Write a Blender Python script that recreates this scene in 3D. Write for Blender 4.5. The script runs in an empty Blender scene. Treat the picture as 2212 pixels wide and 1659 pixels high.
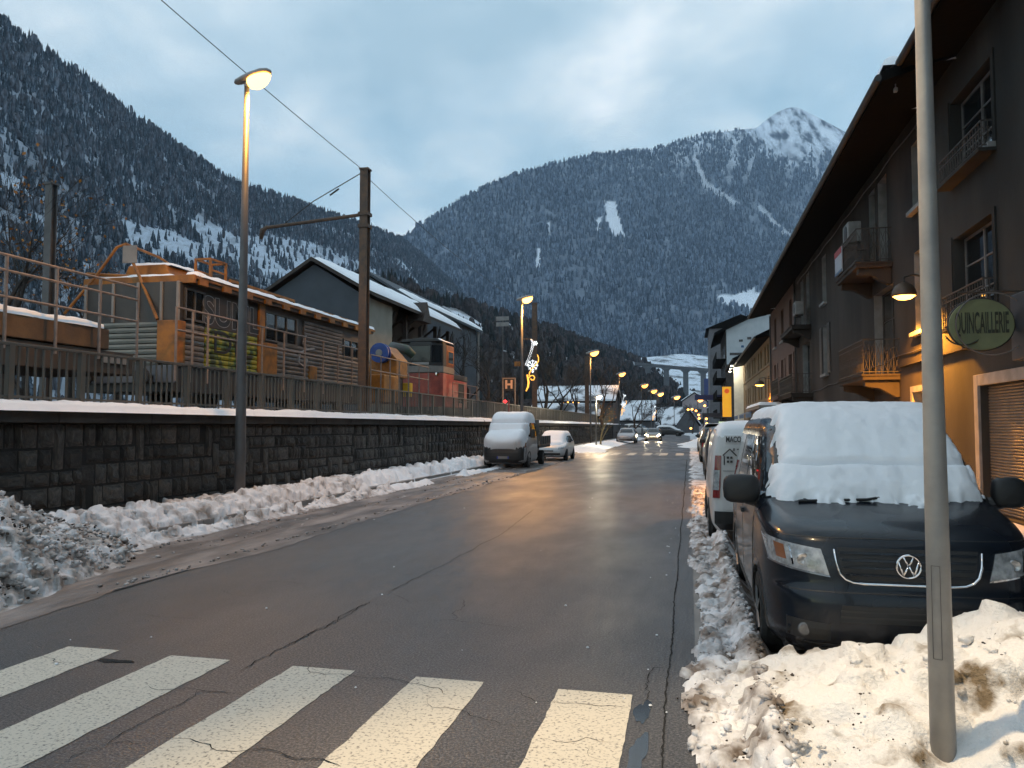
import bpy, math, random
import numpy as np
from mathutils import Vector, Matrix
random.seed(7); RNG = np.random.default_rng(7)
S = bpy.context.scene
COL = S.collection
R = math.radians

# ------------------------------------------------------------------ camera
F_PX, PW, PH = 1725.0, 2212.0, 1659.0
PITCH = math.atan(91.5 / F_PX)
YAW = math.atan(384 / F_PX * math.cos(PITCH))
cam_d = bpy.data.cameras.new('camera'); cam = bpy.data.objects.new('camera', cam_d); COL.objects.link(cam)
cam.location = (0, 0, 1.8); cam.rotation_euler = (R(90) + PITCH, 0, YAW)
cam_d.sensor_width = 36; cam_d.lens = 36 * F_PX / PW; cam_d.clip_end = 20000; cam_d.clip_start = 0.05
S.camera = cam

# ------------------------------------------------------------------ sky, sun, exposure
SUN_EL, SUN_AZ = R(7), R(205)
W = bpy.data.worlds.new('World'); S.world = W; W.use_nodes = True
nt = W.node_tree; nt.nodes.clear()
def WN(t, **k):
    n = nt.nodes.new(t)
    for a, b in k.items(): setattr(n, a, b)
    return n
out = WN('ShaderNodeOutputWorld'); bg = WN('ShaderNodeBackground'); bg.inputs['Strength'].default_value = 0.125
sky = WN('ShaderNodeTexSky', sky_type='NISHITA', sun_disc=False, sun_elevation=SUN_EL, sun_rotation=SUN_AZ)
sky.air_density = 1.3; sky.dust_density = 1.0; sky.ozone_density = 3.0; sky.altitude = 900
geo = WN('ShaderNodeTexCoord'); sep = WN('ShaderNodeSeparateXYZ')
nt.links.new(geo.outputs['Generated'], sep.inputs[0])
zz = WN('ShaderNodeMath', operation='MAXIMUM'); nt.links.new(sep.outputs['Z'], zz.inputs[0]); zz.inputs[1].default_value = 0.0
za = WN('ShaderNodeMath', operation='ADD'); nt.links.new(zz.outputs[0], za.inputs[0]); za.inputs[1].default_value = 0.28
dv = WN('ShaderNodeVectorMath', operation='DIVIDE'); nt.links.new(geo.outputs['Generated'], dv.inputs[0]); nt.links.new(za.outputs[0], dv.inputs[1])
def wnoise(scale, detail, rough, off=(0, 0, 0), dist=0.0):
    m = WN('ShaderNodeMapping'); m.inputs['Location'].default_value = off; nt.links.new(dv.outputs[0], m.inputs['Vector'])
    n = WN('ShaderNodeTexNoise'); n.inputs['Scale'].default_value = scale; n.inputs['Detail'].default_value = detail
    n.inputs['Roughness'].default_value = rough; n.inputs['Distortion'].default_value = dist
    nt.links.new(m.outputs[0], n.inputs['Vector']); return n
def wramp(src, stops):
    r = WN('ShaderNodeValToRGB'); e = r.color_ramp.elements
    while len(e) < len(stops): e.new(0.5)
    for q, (p, c) in zip(e, stops): q.position = p; q.color = tuple(c) + (1,)
    nt.links.new(src, r.inputs[0]); return r
def wmix(fac, a, b):
    m = WN('ShaderNodeMix', data_type='RGBA'); nt.links.new(fac, m.inputs[0]); nt.links.new(a, m.inputs[6]); nt.links.new(b, m.inputs[7]); return m.outputs[2]
n1 = wnoise(1.5, 5, 0.55, (0.6, 2.25, 0), 0.3); n2 = wnoise(3.0, 6, 0.52, (3.9, 0.4, 0), 0.15)
cover = wramp(n1.outputs[0], [(0.30, (0.62,) * 3), (0.58, (0.97,) * 3)])
shade = wramp(n2.outputs[0], [(0.32, (3.7, 5.2, 6.2)), (0.46, (4.9, 6.3, 7.2)), (0.55, (6.2, 7.3, 7.9)), (0.67, (9.0, 9.5, 9.8))])
tint = WN('ShaderNodeMix', data_type='RGBA', blend_type='MULTIPLY'); tint.inputs[0].default_value = 1
nt.links.new(sky.outputs[0], tint.inputs[6]); tint.inputs[7].default_value = (1.3, 2.0, 1.9, 1)
final = wmix(cover.outputs[0], tint.outputs[2], shade.outputs[0])
nt.links.new(final, bg.inputs['Color']); nt.links.new(bg.outputs[0], out.inputs['Surface'])
sun_d = bpy.data.lights.new('sun', 'SUN'); sun_d.energy = 0.12; sun_d.angle = R(40); sun_d.color = (0.95, 0.97, 1.0)
sun = bpy.data.objects.new('sun', sun_d); COL.objects.link(sun); sun.location = (0, 0, 60)
sdir = Vector((math.sin(SUN_AZ) * math.cos(R(40)), math.cos(SUN_AZ) * math.cos(R(40)), math.sin(R(40))))
sun.rotation_euler = sdir.to_track_quat('Z', 'Y').to_euler()
S.view_settings.view_transform = 'Standard'; S.view_settings.look = 'None'; S.view_settings.exposure = 0.0; S.view_settings.gamma = 1.0
S.view_settings.use_curve_mapping = False
S.render.engine = 'CYCLES'
cy = S.cycles
cy.use_denoising = True; cy.use_adaptive_sampling = True; cy.adaptive_threshold = 0.035; cy.adaptive_min_samples = 20; cy.max_bounces = 5; cy.diffuse_bounces = 3; cy.glossy_bounces = 3; cy.transmission_bounces = 4; cy.volume_bounces = 1
cy.caustics_reflective = False; cy.caustics_refractive = False; cy.sample_clamp_indirect = 4.0
try: cy.denoiser = 'OPENIMAGEDENOISE'
except Exception: pass

# ------------------------------------------------------------------ helpers
def hash2(ix, iy, seed):
    n = (ix.astype(np.int64) * 374761393 + iy.astype(np.int64) * 668265263 + seed * 974711) & 0x7fffffff
    n = ((n ^ (n >> 13)) * 1274126177) & 0x7fffffff
    n = ((n ^ (n >> 15)) * 668265263) & 0x7fffffff
    return ((n ^ (n >> 16)) & 0xffff) / 65535.0
def vnoise(x, y, seed=0):
    x = np.asarray(x, float); y = np.asarray(y, float)
    ix = np.floor(x); iy = np.floor(y); fx = x - ix; fy = y - iy
    fx = fx * fx * fx * (fx * (fx * 6 - 15) + 10); fy = fy * fy * fy * (fy * (fy * 6 - 15) + 10)
    a = hash2(ix, iy, seed); b = hash2(ix + 1, iy, seed); c = hash2(ix, iy + 1, seed); d = hash2(ix + 1, iy + 1, seed)
    return (a * (1 - fx) + b * fx) * (1 - fy) + (c * (1 - fx) + d * fx) * fy
def fbm(x, y, seed=0, oct=4, gain=0.5):
    t = 0; amp = 1; tot = 0
    for o in range(oct):
        t = t + amp * vnoise(np.asarray(x) * 2 ** o + 17.3 * o, np.asarray(y) * 2 ** o - 9.1 * o, seed + o); tot += amp; amp *= gain
    return t / tot
def sstep(a, b, x): t = np.clip((x - a) / (b - a), 0, 1); return t * t * (3 - 2 * t)
def pchip(xs, ys):
    xs = np.array(xs, float); ys = np.array(ys, float); h = np.diff(xs); d = np.diff(ys) / h
    m = np.zeros(len(xs)); m[0] = d[0]; m[-1] = d[-1]
    for i in range(1, len(xs) - 1):
        if d[i - 1] * d[i] > 0:
            w1 = 2 * h[i] + h[i - 1]; w2 = h[i] + 2 * h[i - 1]; m[i] = (w1 + w2) / (w1 / d[i - 1] + w2 / d[i])
    def f(x):
        x = np.clip(np.asarray(x, float), xs[0], xs[-1]); i = np.clip(np.searchsorted(xs, x) - 1, 0, len(h) - 1)
        t = (x - xs[i]) / h[i]
        return ((1 + 2 * t) * (1 - t) ** 2 * ys[i] + t * (1 - t) ** 2 * h[i] * m[i] + t * t * (3 - 2 * t) * ys[i + 1] + t * t * (t - 1) * h[i] * m[i + 1])
    return f

class MB:
    def __init__(s): s.v = []; s.f = []
    def add(s, vs, fs):
        o = len(s.v); s.v.extend(tuple(map(float, p)) for p in vs); s.f.extend(tuple(o + i for i in q) for q in fs); return s
    def box(s, x0, x1, y0, y1, z0, z1):
        return s.add([(x0, y0, z0), (x1, y0, z0), (x1, y1, z0), (x0, y1, z0), (x0, y0, z1), (x1, y0, z1), (x1, y1, z1), (x0, y1, z1)],
                     [(0, 3, 2, 1), (4, 5, 6, 7), (0, 1, 5, 4), (1, 2, 6, 5), (2, 3, 7, 6), (3, 0, 4, 7)])
    def prism(s, poly, axis, a, b):
        n = len(poly)
        def P(p, q): return {'x': (q, p[0], p[1]), 'y': (p[0], q, p[1]), 'z': (p[0], p[1], q)}[axis]
        vs = [P(p, a) for p in poly] + [P(p, b) for p in poly]
        return s.add(vs, [tuple(range(n))[::-1], tuple(range(n, 2 * n))] + [(i, (i + 1) % n, n + (i + 1) % n, n + i) for i in range(n)])
    def tube(s, pts, r, n=8, cap=True):
        pts = [Vector(p) for p in pts]; m = len(pts); rs = r if isinstance(r, (list, tuple)) else [r] * m
        t0 = (pts[1] - pts[0]).normalized(); u = t0.orthogonal().normalized(); vs = []
        for i, p in enumerate(pts):
            t = (pts[min(i + 1, m - 1)] - pts[max(i - 1, 0)])
            t = t.normalized() if t.length > 1e-9 else t0
            u = (u - t * u.dot(t)); u = u.normalized() if u.length > 1e-6 else t.orthogonal().normalized(); w = t.cross(u)
            for k in range(n):
                a = 2 * math.pi * k / n; vs.append(p + (u * math.cos(a) + w * math.sin(a)) * rs[i])
        fs = [(i * n + k, i * n + (k + 1) % n, (i + 1) * n + (k + 1) % n, (i + 1) * n + k) for i in range(m - 1) for k in range(n)]
        if cap: fs += [tuple(range(n))[::-1], tuple(range((m - 1) * n, m * n))]
        return s.add(vs, fs)
    def cyl(s, p0, p1, r0, r1=None, n=12): return s.tube([p0, p1], [r0, r0 if r1 is None else r1], n)
    def lathe(s, prof, n=16, c=(0, 0, 0), axis='z'):
        m = len(prof); vs = []
        for r, z in prof:
            for k in range(n):
                a = 2 * math.pi * k / n; p = (r * math.cos(a), r * math.sin(a), z)
                if axis == 'x': p = (p[2], p[0], p[1])
                if axis == 'y': p = (p[0], p[2], p[1])
                vs.append((p[0] + c[0], p[1] + c[1], p[2] + c[2]))
        fs = [(i * n + k, i * n + (k + 1) % n, (i + 1) * n + (k + 1) % n, (i + 1) * n + k) for i in range(m - 1) for k in range(n)]
        return s.add(vs, fs + [tuple(range(n))[::-1], tuple(range((m - 1) * n, m * n))])
    def grid(s, P, keep=None):
        P = np.asarray(P); m, n = P.shape[:2]; vs = P.reshape(-1, 3)
        fs = [(i * n + j, i * n + j + 1, (i + 1) * n + j + 1, (i + 1) * n + j) for i in range(m - 1) for j in range(n - 1) if keep is None or keep[i, j]]
        return s.add(vs, fs)
    def slab(s, P, Q):
        """closed shell between two equal grids"""
        P = np.asarray(P); Q = np.asarray(Q); m, n = P.shape[:2]; o = m * n
        vs = np.concatenate([P.reshape(-1, 3), Q.reshape(-1, 3)])
        fs = [(i * n + j, i * n + j + 1, (i + 1) * n + j + 1, (i + 1) * n + j) for i in range(m - 1) for j in range(n - 1)]
        fs += [(o + a, o + d, o + c, o + b) for a, b, c, d in fs]
        rim = [j for j in range(n)] + [i * n + n - 1 for i in range(1, m)] + [(m - 1) * n + j for j in range(n - 2, -1, -1)] + [i * n for i in range(m - 2, 0, -1)]
        fs += [(rim[k], o + rim[k], o + rim[(k + 1) % len(rim)], rim[(k + 1) % len(rim)]) for k in range(len(rim))]
        return s.add(vs, fs)
    def build(s, name, mat, parent=None, smooth=False, bevel=0.0, local=False, seg=2):
        me = bpy.data.meshes.new(name); vs = s.v
        if parent is not None and not local:
            r = parent
            while r.parent: r = r.parent
            M = Matrix.LocRotScale(r.location, r.rotation_euler, r.scale).inverted(); vs = [M @ Vector(p) for p in vs]
        me.from_pydata(vs, [], s.f); me.validate()
        o = bpy.data.objects.new(name, me); COL.objects.link(o); me.materials.append(mat)
        if smooth: me.polygons.foreach_set('use_smooth', [True] * len(me.polygons))
        if bevel:
            b = o.modifiers.new('bevel', 'BEVEL'); b.width = bevel; b.segments = seg; b.limit_method = 'ANGLE'; b.angle_limit = R(40)
        if parent: o.parent = parent
        return o
def mesh_np(name, V, Fq, mat, parent=None, smooth=False):
    me = bpy.data.meshes.new(name); V = np.asarray(V, np.float32); Fq = np.asarray(Fq, np.int32); k = Fq.shape[1]
    me.vertices.add(len(V)); me.vertices.foreach_set('co', V.ravel()); me.loops.add(Fq.size); me.loops.foreach_set('vertex_index', Fq.ravel())
    me.polygons.add(len(Fq)); me.polygons.foreach_set('loop_start', np.arange(0, Fq.size, k, dtype=np.int32))
    if smooth: me.polygons.foreach_set('use_smooth', np.ones(len(Fq), bool))
    me.update(); me.validate(); me.materials.append(mat)
    o = bpy.data.objects.new(name, me); COL.objects.link(o)
    if parent: o.parent = parent
    return o
def grid_faces(m, n): 
    i, j = np.meshgrid(np.arange(m - 1), np.arange(n - 1), indexing='ij'); a = (i * n + j).ravel()
    return np.stack([a, a + 1, a + n + 1, a + n], 1)
def tag(o, label=None, cat=None, group=None, kind=None):
    for k, v in (('label', label), ('category', cat), ('group', group), ('kind', kind)):
        if v: o[k] = v
    return o
def thing(name, label, cat, loc=(0, 0, 0), rotz=0.0, group=None, scale=1.0):
    o = bpy.data.objects.new(name, None); COL.objects.link(o); o.location = loc; o.rotation_euler = (0, 0, rotz); o.scale = (scale,) * 3
    o.empty_display_size = 0.2; return tag(o, label, cat, group)
def copy_tree(o, parent=None):
    c = o.copy(); COL.objects.link(c)
    if parent: c.parent = parent
    for ch in list(o.children): copy_tree(ch, c)
    return c
def text(name, body, size, mat, parent, M, extrude=0.003, sx=1.0, bold=0.0):
    cu = bpy.data.curves.new(name, 'FONT'); cu.body = body; cu.size = size; cu.extrude = extrude; cu.align_x = 'CENTER'; cu.align_y = 'CENTER'; cu.offset = bold
    tmp = bpy.data.objects.new(name, cu); me = bpy.data.meshes.new_from_object(tmp); bpy.data.objects.remove(tmp)
    me.materials.clear(); me.materials.append(mat); me.transform(M @ Matrix.Diagonal((sx, 1, 1, 1)))
    o = bpy.data.objects.new(name, me); COL.objects.link(o); o.parent = parent; return o

# ------------------------------------------------------------------ materials
def M_(name, c1, c2=None, scale=4.0, detail=5, rough=0.7, bump=0.0, bscale=None, metal=0.0, lo=0.35, hi=0.65, coat=0.0, emit=None, es=0.0,
       rough2=None, rnd=0.0, spec=0.5, stretch=None, third=None, bdist=0.02, transmission=0.0, coord='Object', alpha=1.0):
    m = bpy.data.materials.new(name); m.use_nodes = True; t = m.node_tree; b = t.nodes['Principled BSDF']; L = t.links.new
    b.inputs['Roughness'].default_value = rough; b.inputs['Metallic'].default_value = metal; b.inputs['Coat Weight'].default_value = coat
    b.inputs['Coat Roughness'].default_value = 0.06; b.inputs['Specular IOR Level'].default_value = spec
    b.inputs['Transmission Weight'].default_value = transmission; b.inputs['Alpha'].default_value = alpha
    tc = t.nodes.new('ShaderNodeTexCoord'); vec = tc.outputs[coord]
    if stretch:
        mp = t.nodes.new('ShaderNodeMapping'); mp.inputs['Scale'].default_value = stretch; L(vec, mp.inputs['Vector']); vec = mp.outputs[0]
    c2 = c2 or tuple(x * 0.8 for x in c1)
    def noise(sc, det, ro=0.55):
        n = t.nodes.new('ShaderNodeTexNoise'); n.inputs['Scale'].default_value = sc; n.inputs['Detail'].default_value = det; n.inputs['Roughness'].default_value = ro
        L(vec, n.inputs['Vector']); return n.outputs[0]
    nz = noise(scale, detail)
    rp = t.nodes.new('ShaderNodeValToRGB'); e = rp.color_ramp.elements
    e[0].position = lo; e[0].color = tuple(c1) + (1,); e[1].position = hi; e[1].color = tuple(c2) + (1,)
    if third: q = e.new(third[0]); q.color = tuple(third[1]) + (1,)
    L(nz, rp.inputs[0]); colr = rp.outputs[0]
    if rnd:
        oi = t.nodes.new('ShaderNodeObjectInfo'); mr = t.nodes.new('ShaderNodeMapRange'); mr.inputs['To Min'].default_value = 1 - rnd; mr.inputs['To Max'].default_value = 1 + rnd
        L(oi.outputs['Random'], mr.inputs['Value']); mx = t.nodes.new('ShaderNodeVectorMath'); mx.operation = 'SCALE'; L(colr, mx.inputs[0]); L(mr.outputs[0], mx.inputs['Scale']); colr = mx.outputs[0]
    L(colr, b.inputs['Base Color'])
    if rough2 is not None:
        mr = t.nodes.new('ShaderNodeMapRange'); mr.inputs['From Min'].default_value = 0.3; mr.inputs['From Max'].default_value = 0.7
        mr.inputs['To Min'].default_value = rough; mr.inputs['To Max'].default_value = rough2; L(noise(scale * 0.6, 3), mr.inputs['Value']); L(mr.outputs[0], b.inputs['Roughness'])
    if bump:
        bp = t.nodes.new('ShaderNodeBump'); bp.inputs['Strength'].default_value = bump; bp.inputs['Distance'].default_value = bdist
        L(noise(bscale or scale * 4, 6, 0.6), bp.inputs['Height']); L(bp.outputs[0], b.inputs['Normal'])
    if emit: b.inputs['Emission Color'].default_value = tuple(emit) + (1,); b.inputs['Emission Strength'].default_value = es
    return m
SNOW = M_('snow', (0.86, 0.88, 0.91), (0.80, 0.82, 0.86), 3, rough=0.6, bump=0.35, bscale=22, bdist=0.03)
SNOW_SOFT = M_('snow_soft', (0.87, 0.89, 0.92), (0.83, 0.85, 0.89), 2, rough=0.6, bump=0.18, bscale=14, bdist=0.03)
SNOW_DIRTY = M_('snow_dirty', (0.22, 0.19, 0.17), (0.76, 0.76, 0.78), 2.3, 9, rough=0.65, bump=0.6, bscale=26, lo=0.34, hi=0.52, bdist=0.04)
SNOW_GREY = M_('snow_grey', (0.20, 0.175, 0.16), (0.70, 0.70, 0.72), 4.0, 10, rough=0.65, bump=0.5, bscale=30, lo=0.36, hi=0.60, bdist=0.03, third=(0.47, (0.42, 0.40, 0.385)))
SNOW_PATCHY = M_('snow_patchy', (0.20, 0.145, 0.085), (0.80, 0.79, 0.78), 3.4, 10, rough=0.6, bump=0.8, bscale=38, lo=0.335, hi=0.46, bdist=0.03)
SLUSH = M_('slush', (0.085, 0.070, 0.064), (0.30, 0.255, 0.235), 1.6, 8, rough=0.32, rough2=0.6, bump=0.6, bscale=9, stretch=(1.6, 0.32, 1), lo=0.42, hi=0.68, bdist=0.03)
ASPH = None
STONE = M_('stone', (0.016, 0.016, 0.017), (0.060, 0.053, 0.044), 2.6, 9, rough=0.75, rough2=0.5, bump=0.9, bscale=9, rnd=0.8, bdist=0.04, third=(0.80, (0.13, 0.125, 0.12)))
MORTAR = M_('mortar', (0.008, 0.008, 0.008), (0.013, 0.013, 0.013), 6, rough=0.9, bump=0.5)
CONC = M_('concrete', (0.05, 0.047, 0.043), (0.022, 0.022, 0.022), 1.4, 7, rough=0.85, bump=0.4, bscale=20)
CONC_L = M_('concrete_light', (0.30, 0.28, 0.26), (0.22, 0.21, 0.20), 2, 7, rough=0.85, bump=0.3, bscale=25)
FENCE = M_('fence_paint', (0.085, 0.088, 0.080), (0.105, 0.090, 0.075), 3, rough=0.5, metal=0.2)
GALV = M_('galvanised', (0.30, 0.29, 0.275), (0.23, 0.225, 0.22), 6, 6, rough=0.45, metal=0.15, bump=0.08, bscale=40)
GREYPOLE = M_('painted_pole', (0.105, 0.105, 0.108), (0.08, 0.08, 0.082), 3, rough=0.5, metal=0.3)
RUST = M_('rust', (0.13, 0.075, 0.045), (0.07, 0.05, 0.04), 5, 7, rough=0.7, bump=0.3, bscale=30)
RAILG = M_('railing_grey', (0.27, 0.205, 0.17), (0.18, 0.14, 0.12), 6, 6, rough=0.6)
YEL = M_('yellow_paint', (0.38, 0.14, 0.012), (0.16, 0.065, 0.013), 2.8, 9, rough=0.5, bump=0.1)
RIB = M_('ribbed_cladding', (0.17, 0.15, 0.135), (0.075, 0.066, 0.06), 1.9, 9, rough=0.6, bump=0.1)
DARKMET = M_('dark_metal', (0.022, 0.022, 0.024), (0.035, 0.032, 0.03), 5, rough=0.55)
BLACK = M_('black_plastic', (0.012, 0.012, 0.013), (0.018, 0.018, 0.019), 8, rough=0.5)
TYRE = M_('tyre', (0.012, 0.012, 0.012), (0.02, 0.02, 0.02), 9, rough=0.85, bump=0.4)
GLASS = M_('dark_glass', (0.010, 0.012, 0.014), (0.014, 0.016, 0.018), 2, rough=0.04, spec=0.6)
CHROME = M_('chrome', (0.75, 0.75, 0.77), (0.70, 0.70, 0.72), 2, rough=0.08, metal=1.0)
RIM = M_('alloy', (0.22, 0.22, 0.22), (0.12, 0.12, 0.12), 6, rough=0.35, metal=0.7)
SOD = (1.0, 0.44, 0.08)
LENS = M_('sodium_lens', SOD, SOD, 1, emit=(1.0, 0.50, 0.10), es=8.0)
LENS_FAR = M_('sodium_lens_far', SOD, SOD, 1, emit=(1.0, 0.40, 0.08), es=7.0)
WHITE_LENS = M_('white_lens', (1, 0.9, 0.7), (1, 0.9, 0.7), 1, emit=(1, 0.88, 0.66), es=16)
LED_W = M_('led_white', (1, 1, 1), (1, 1, 1), 1, emit=(0.9, 0.95, 1.0), es=1.5)
LED_O = M_('led_amber', (1, 0.5, 0.1), (1, 0.5, 0.1), 1, emit=(1.0, 0.45, 0.06), es=1.8)
def point(name, loc, energy, color, r=0.12, parent=None, spot=None):
    d = bpy.data.lights.new(name, 'SPOT' if spot else 'POINT'); d.energy = energy; d.color = color; d.shadow_soft_size = r
    if spot: d.spot_size = R(spot); d.spot_blend = 0.6
    o = bpy.data.objects.new(name, d); COL.objects.link(o); o.location = loc
    if parent: o.parent = parent
    return o
# ------------------------------------------------------------------ ground, road, pavement
def asphalt():
    m = bpy.data.materials.new('asphalt'); m.use_nodes = True; t = m.node_tree; b = t.nodes['Principled BSDF']; L = t.links.new
    tc = t.nodes.new('ShaderNodeTexCoord').outputs['Object']
    def nz(sc, det=5, st=None, ro=0.55):
        v = tc
        if st: mp = t.nodes.new('ShaderNodeMapping'); mp.inputs['Scale'].default_value = st; L(v, mp.inputs[0]); v = mp.outputs[0]
        n = t.nodes.new('ShaderNodeTexNoise'); n.inputs['Scale'].default_value = sc; n.inputs['Detail'].default_value = det; n.inputs['Roughness'].default_value = ro; L(v, n.inputs['Vector']); return n.outputs[0]
    def ramp(s, st):
        r = t.nodes.new('ShaderNodeValToRGB'); e = r.color_ramp.elements
        for i, (p, c) in enumerate(st):
            q = e[i] if i < 2 else e.new(p); q.position = p; q.color = tuple(c) + (1,)
        L(s, r.inputs[0]); return r.outputs[0]
    def mix(f, a, c, bt='MIX'):
        x = t.nodes.new('ShaderNodeMix'); x.data_type = 'RGBA'; x.blend_type = bt
        if isinstance(f, float): x.inputs[0].default_value = f
        else: L(f, x.inputs[0])
        L(a, x.inputs[6]); L(c, x.inputs[7]); return x.outputs[2]
    grit = ramp(nz(60, 4, None, .7), [(0.39, (0.017, 0.017, 0.018)), (0.50, (0.052, 0.051, 0.054)), (0.63, (0.165, 0.162, 0.162))])
    big = ramp(nz(0.5, 6, (1, 0.3, 1)), [(0.35, (0.70, 0.70, 0.72)), (0.65, (1.15, 1.12, 1.10))])
    L(mix(1.0, grit, big, 'MULTIPLY'), b.inputs['Base Color'])
    mr = t.nodes.new('ShaderNodeMapRange'); mr.inputs['From Min'].default_value = 0.35; mr.inputs['From Max'].default_value = 0.65
    mr.inputs['To Min'].default_value = 0.32; mr.inputs['To Max'].default_value = 0.50; L(nz(0.8, 5, (1, 0.35, 1)), mr.inputs[0]); L(mr.outputs[0], b.inputs['Roughness'])
    bp = t.nodes.new('ShaderNodeBump'); bp.inputs['Strength'].default_value = 0.7; bp.inputs['Distance'].default_value = 0.008; L(nz(70, 4), bp.inputs['Height'])
    bp2 = t.nodes.new('ShaderNodeBump'); bp2.inputs['Strength'].default_value = 0.25; bp2.inputs['Distance'].default_value = 0.05; L(nz(1.2, 4), bp2.inputs['Height']); L(bp.outputs[0], bp2.inputs['Normal'])
    L(bp2.outputs[0], b.inputs['Normal']); b.inputs['Specular IOR Level'].default_value = 0.5
    return m
ASPH = asphalt()
def paint_mat():
    m = M_('road_paint', (0.13, 0.12, 0.11), (0.62, 0.57, 0.475), 46, 9, rough=0.6, bump=0.6, bscale=90, lo=0.31, hi=0.47, bdist=0.005); return m
PAINT = paint_mat()
TAR = M_('crack_dark', (0.006, 0.006, 0.006), (0.010, 0.010, 0.010), 10, rough=0.9)
GROUND = M_('snowy_ground', (0.30, 0.29, 0.29), (0.72, 0.74, 0.78), 0.08, 8, rough=0.7, lo=0.35, hi=0.55)
def sheet(name, x0, x1, y0, y1, z, mat, nx=1, ny=1, kind='structure'):
    X, Y = np.meshgrid(np.linspace(x0, x1, nx + 1), np.linspace(y0, y1, ny + 1), indexing='ij')
    o = mesh_np(name, np.stack([X, Y, np.full_like(X, z)], -1).reshape(-1, 3), grid_faces(nx + 1, ny + 1)[:, ::-1], mat); tag(o, kind=kind); return o
gx = [-9000, -900, -12, 7, 900, 9000]
sheet('ground', -5000, 5000, -1000, 6500, -0.06, GROUND, 4, 4)
road = sheet('road', -8.6, 0.02, -14, 150, 0.0, ASPH)
bend = MB()   # the road swings left beyond the shops
pts = []
for k in range(13):
    a = R(k * 3.2); pts.append((-4.3 - 150 * (1 - math.cos(a)), 150 + 150 * math.sin(a), a))
Vb = []
for x, y, a in pts: Vb += [(x - 4.3 * math.cos(a), y - 4.3 * math.sin(a), 0.0), (x + 4.3 * math.cos(a), y + 4.3 * math.sin(a), 0.0)]
bend.add(Vb, [(2 * k, 2 * k + 1, 2 * k + 3, 2 * k + 2) for k in range(12)]).build('road_surface', ASPH, road)
sheet('gutter', 0.02, 0.20, -14, 110, 0.002, CONC_L)
sheet('pavement', 2.65, 5.6, -14, 110, 0.12, CONC_L)
kb = MB(); 
for k in range(124): kb.box(2.50, 2.645, -14 + k, -13.012 + k, -0.05, 0.125)
tag(kb.build('kerb', CONC_L, bevel=0.01), kind='structure')
sheet('parking_strip', 0.20, 2.50, -14, 110, 0.001, ASPH)
sheet('pavement_left', -10.62, -8.75, -14, 150, 0.11, CONC_L)
kb = MB()
for k in range(164): kb.box(-8.75, -8.60, -14 + k, -13.012 + k, -0.05, 0.115)
tag(kb.build('kerb_left', CONC_L, bevel=0.01), kind='structure')
sl = sheet('slush_lane', -8.55, -6.05, -14, 60, 0.006, SLUSH, 28, 600)
me = sl.data; co = np.empty(len(me.vertices) * 3, np.float32); me.vertices.foreach_get('co', co); co = co.reshape(-1, 3)
nzv = fbm(co[:, 0] * 3.0, co[:, 1] * 0.5, 31, 5)
track = 0.045 * np.maximum(0, np.sin((co[:, 0] + 0.12 * np.sin(co[:, 1] * 0.4)) * 9.0)) * fbm(co[:, 0] * 1.2, co[:, 1] * 0.35, 5, 3)
edge = sstep(-6.05, -6.5, co[:, 0]) * sstep(-8.56, -8.35, co[:, 0])
co[:, 0] += np.where(co[:, 0] > -6.1, 0.7 * (fbm(co[:, 1] * 0.5, co[:, 1] * 0, 9, 4) - 0.5), 0)
co[:, 2] = 0.005 + edge * (0.055 * np.maximum(nzv - 0.42, 0) + track + 0.02 * np.maximum(fbm(co[:, 0] * 9, co[:, 1] * 6, 77, 3) - 0.5, 0))
me.vertices.foreach_set('co', co.ravel()); me.polygons.foreach_set('use_smooth', [True] * len(me.polygons)); me.update()
sl['kind'] = 'stuff'; tag(sl, 'brown slush with tyre tracks along the left edge of the road', 'slush')

# zebra crossing
def stripe(x0, x1, y0, y1, seed, z=0.004):
    mb = MB(); n = 36; rr = random.Random(seed)
    ys = np.linspace(y0, y1, n); L_ = [(x0 + rr.uniform(-.008, .008), y, z) for y in ys]; R_ = [(x1 + rr.uniform(-.008, .008), y, z) for y in ys]
    R_[0] = (x1, y0 + .02, z); L_[-1] = (x0, y1 + .01, z)
    vs = []; 
    for a, b in zip(L_, R_): vs += [a, b]
    mb.add(vs, [(2 * i, 2 * i + 1, 2 * i + 3, 2 * i + 2) for i in range(n - 1)])
    return mb.build('crossing_stripe', PAINT, road)
for i, (x0, x1) in enumerate([(-0.90, -0.39), (-1.94, -1.43), (-2.93, -2.43), (-4.00, -3.47), (-4.98, -4.49)]):
    stripe(x0, x1, 2.4, 5.50 + 0.045 * i, i)
for i in range(6): stripe(-0.9 - 1.02 * i, -0.4 - 1.02 * i, 50.5, 54.8, 40 + i)
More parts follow.
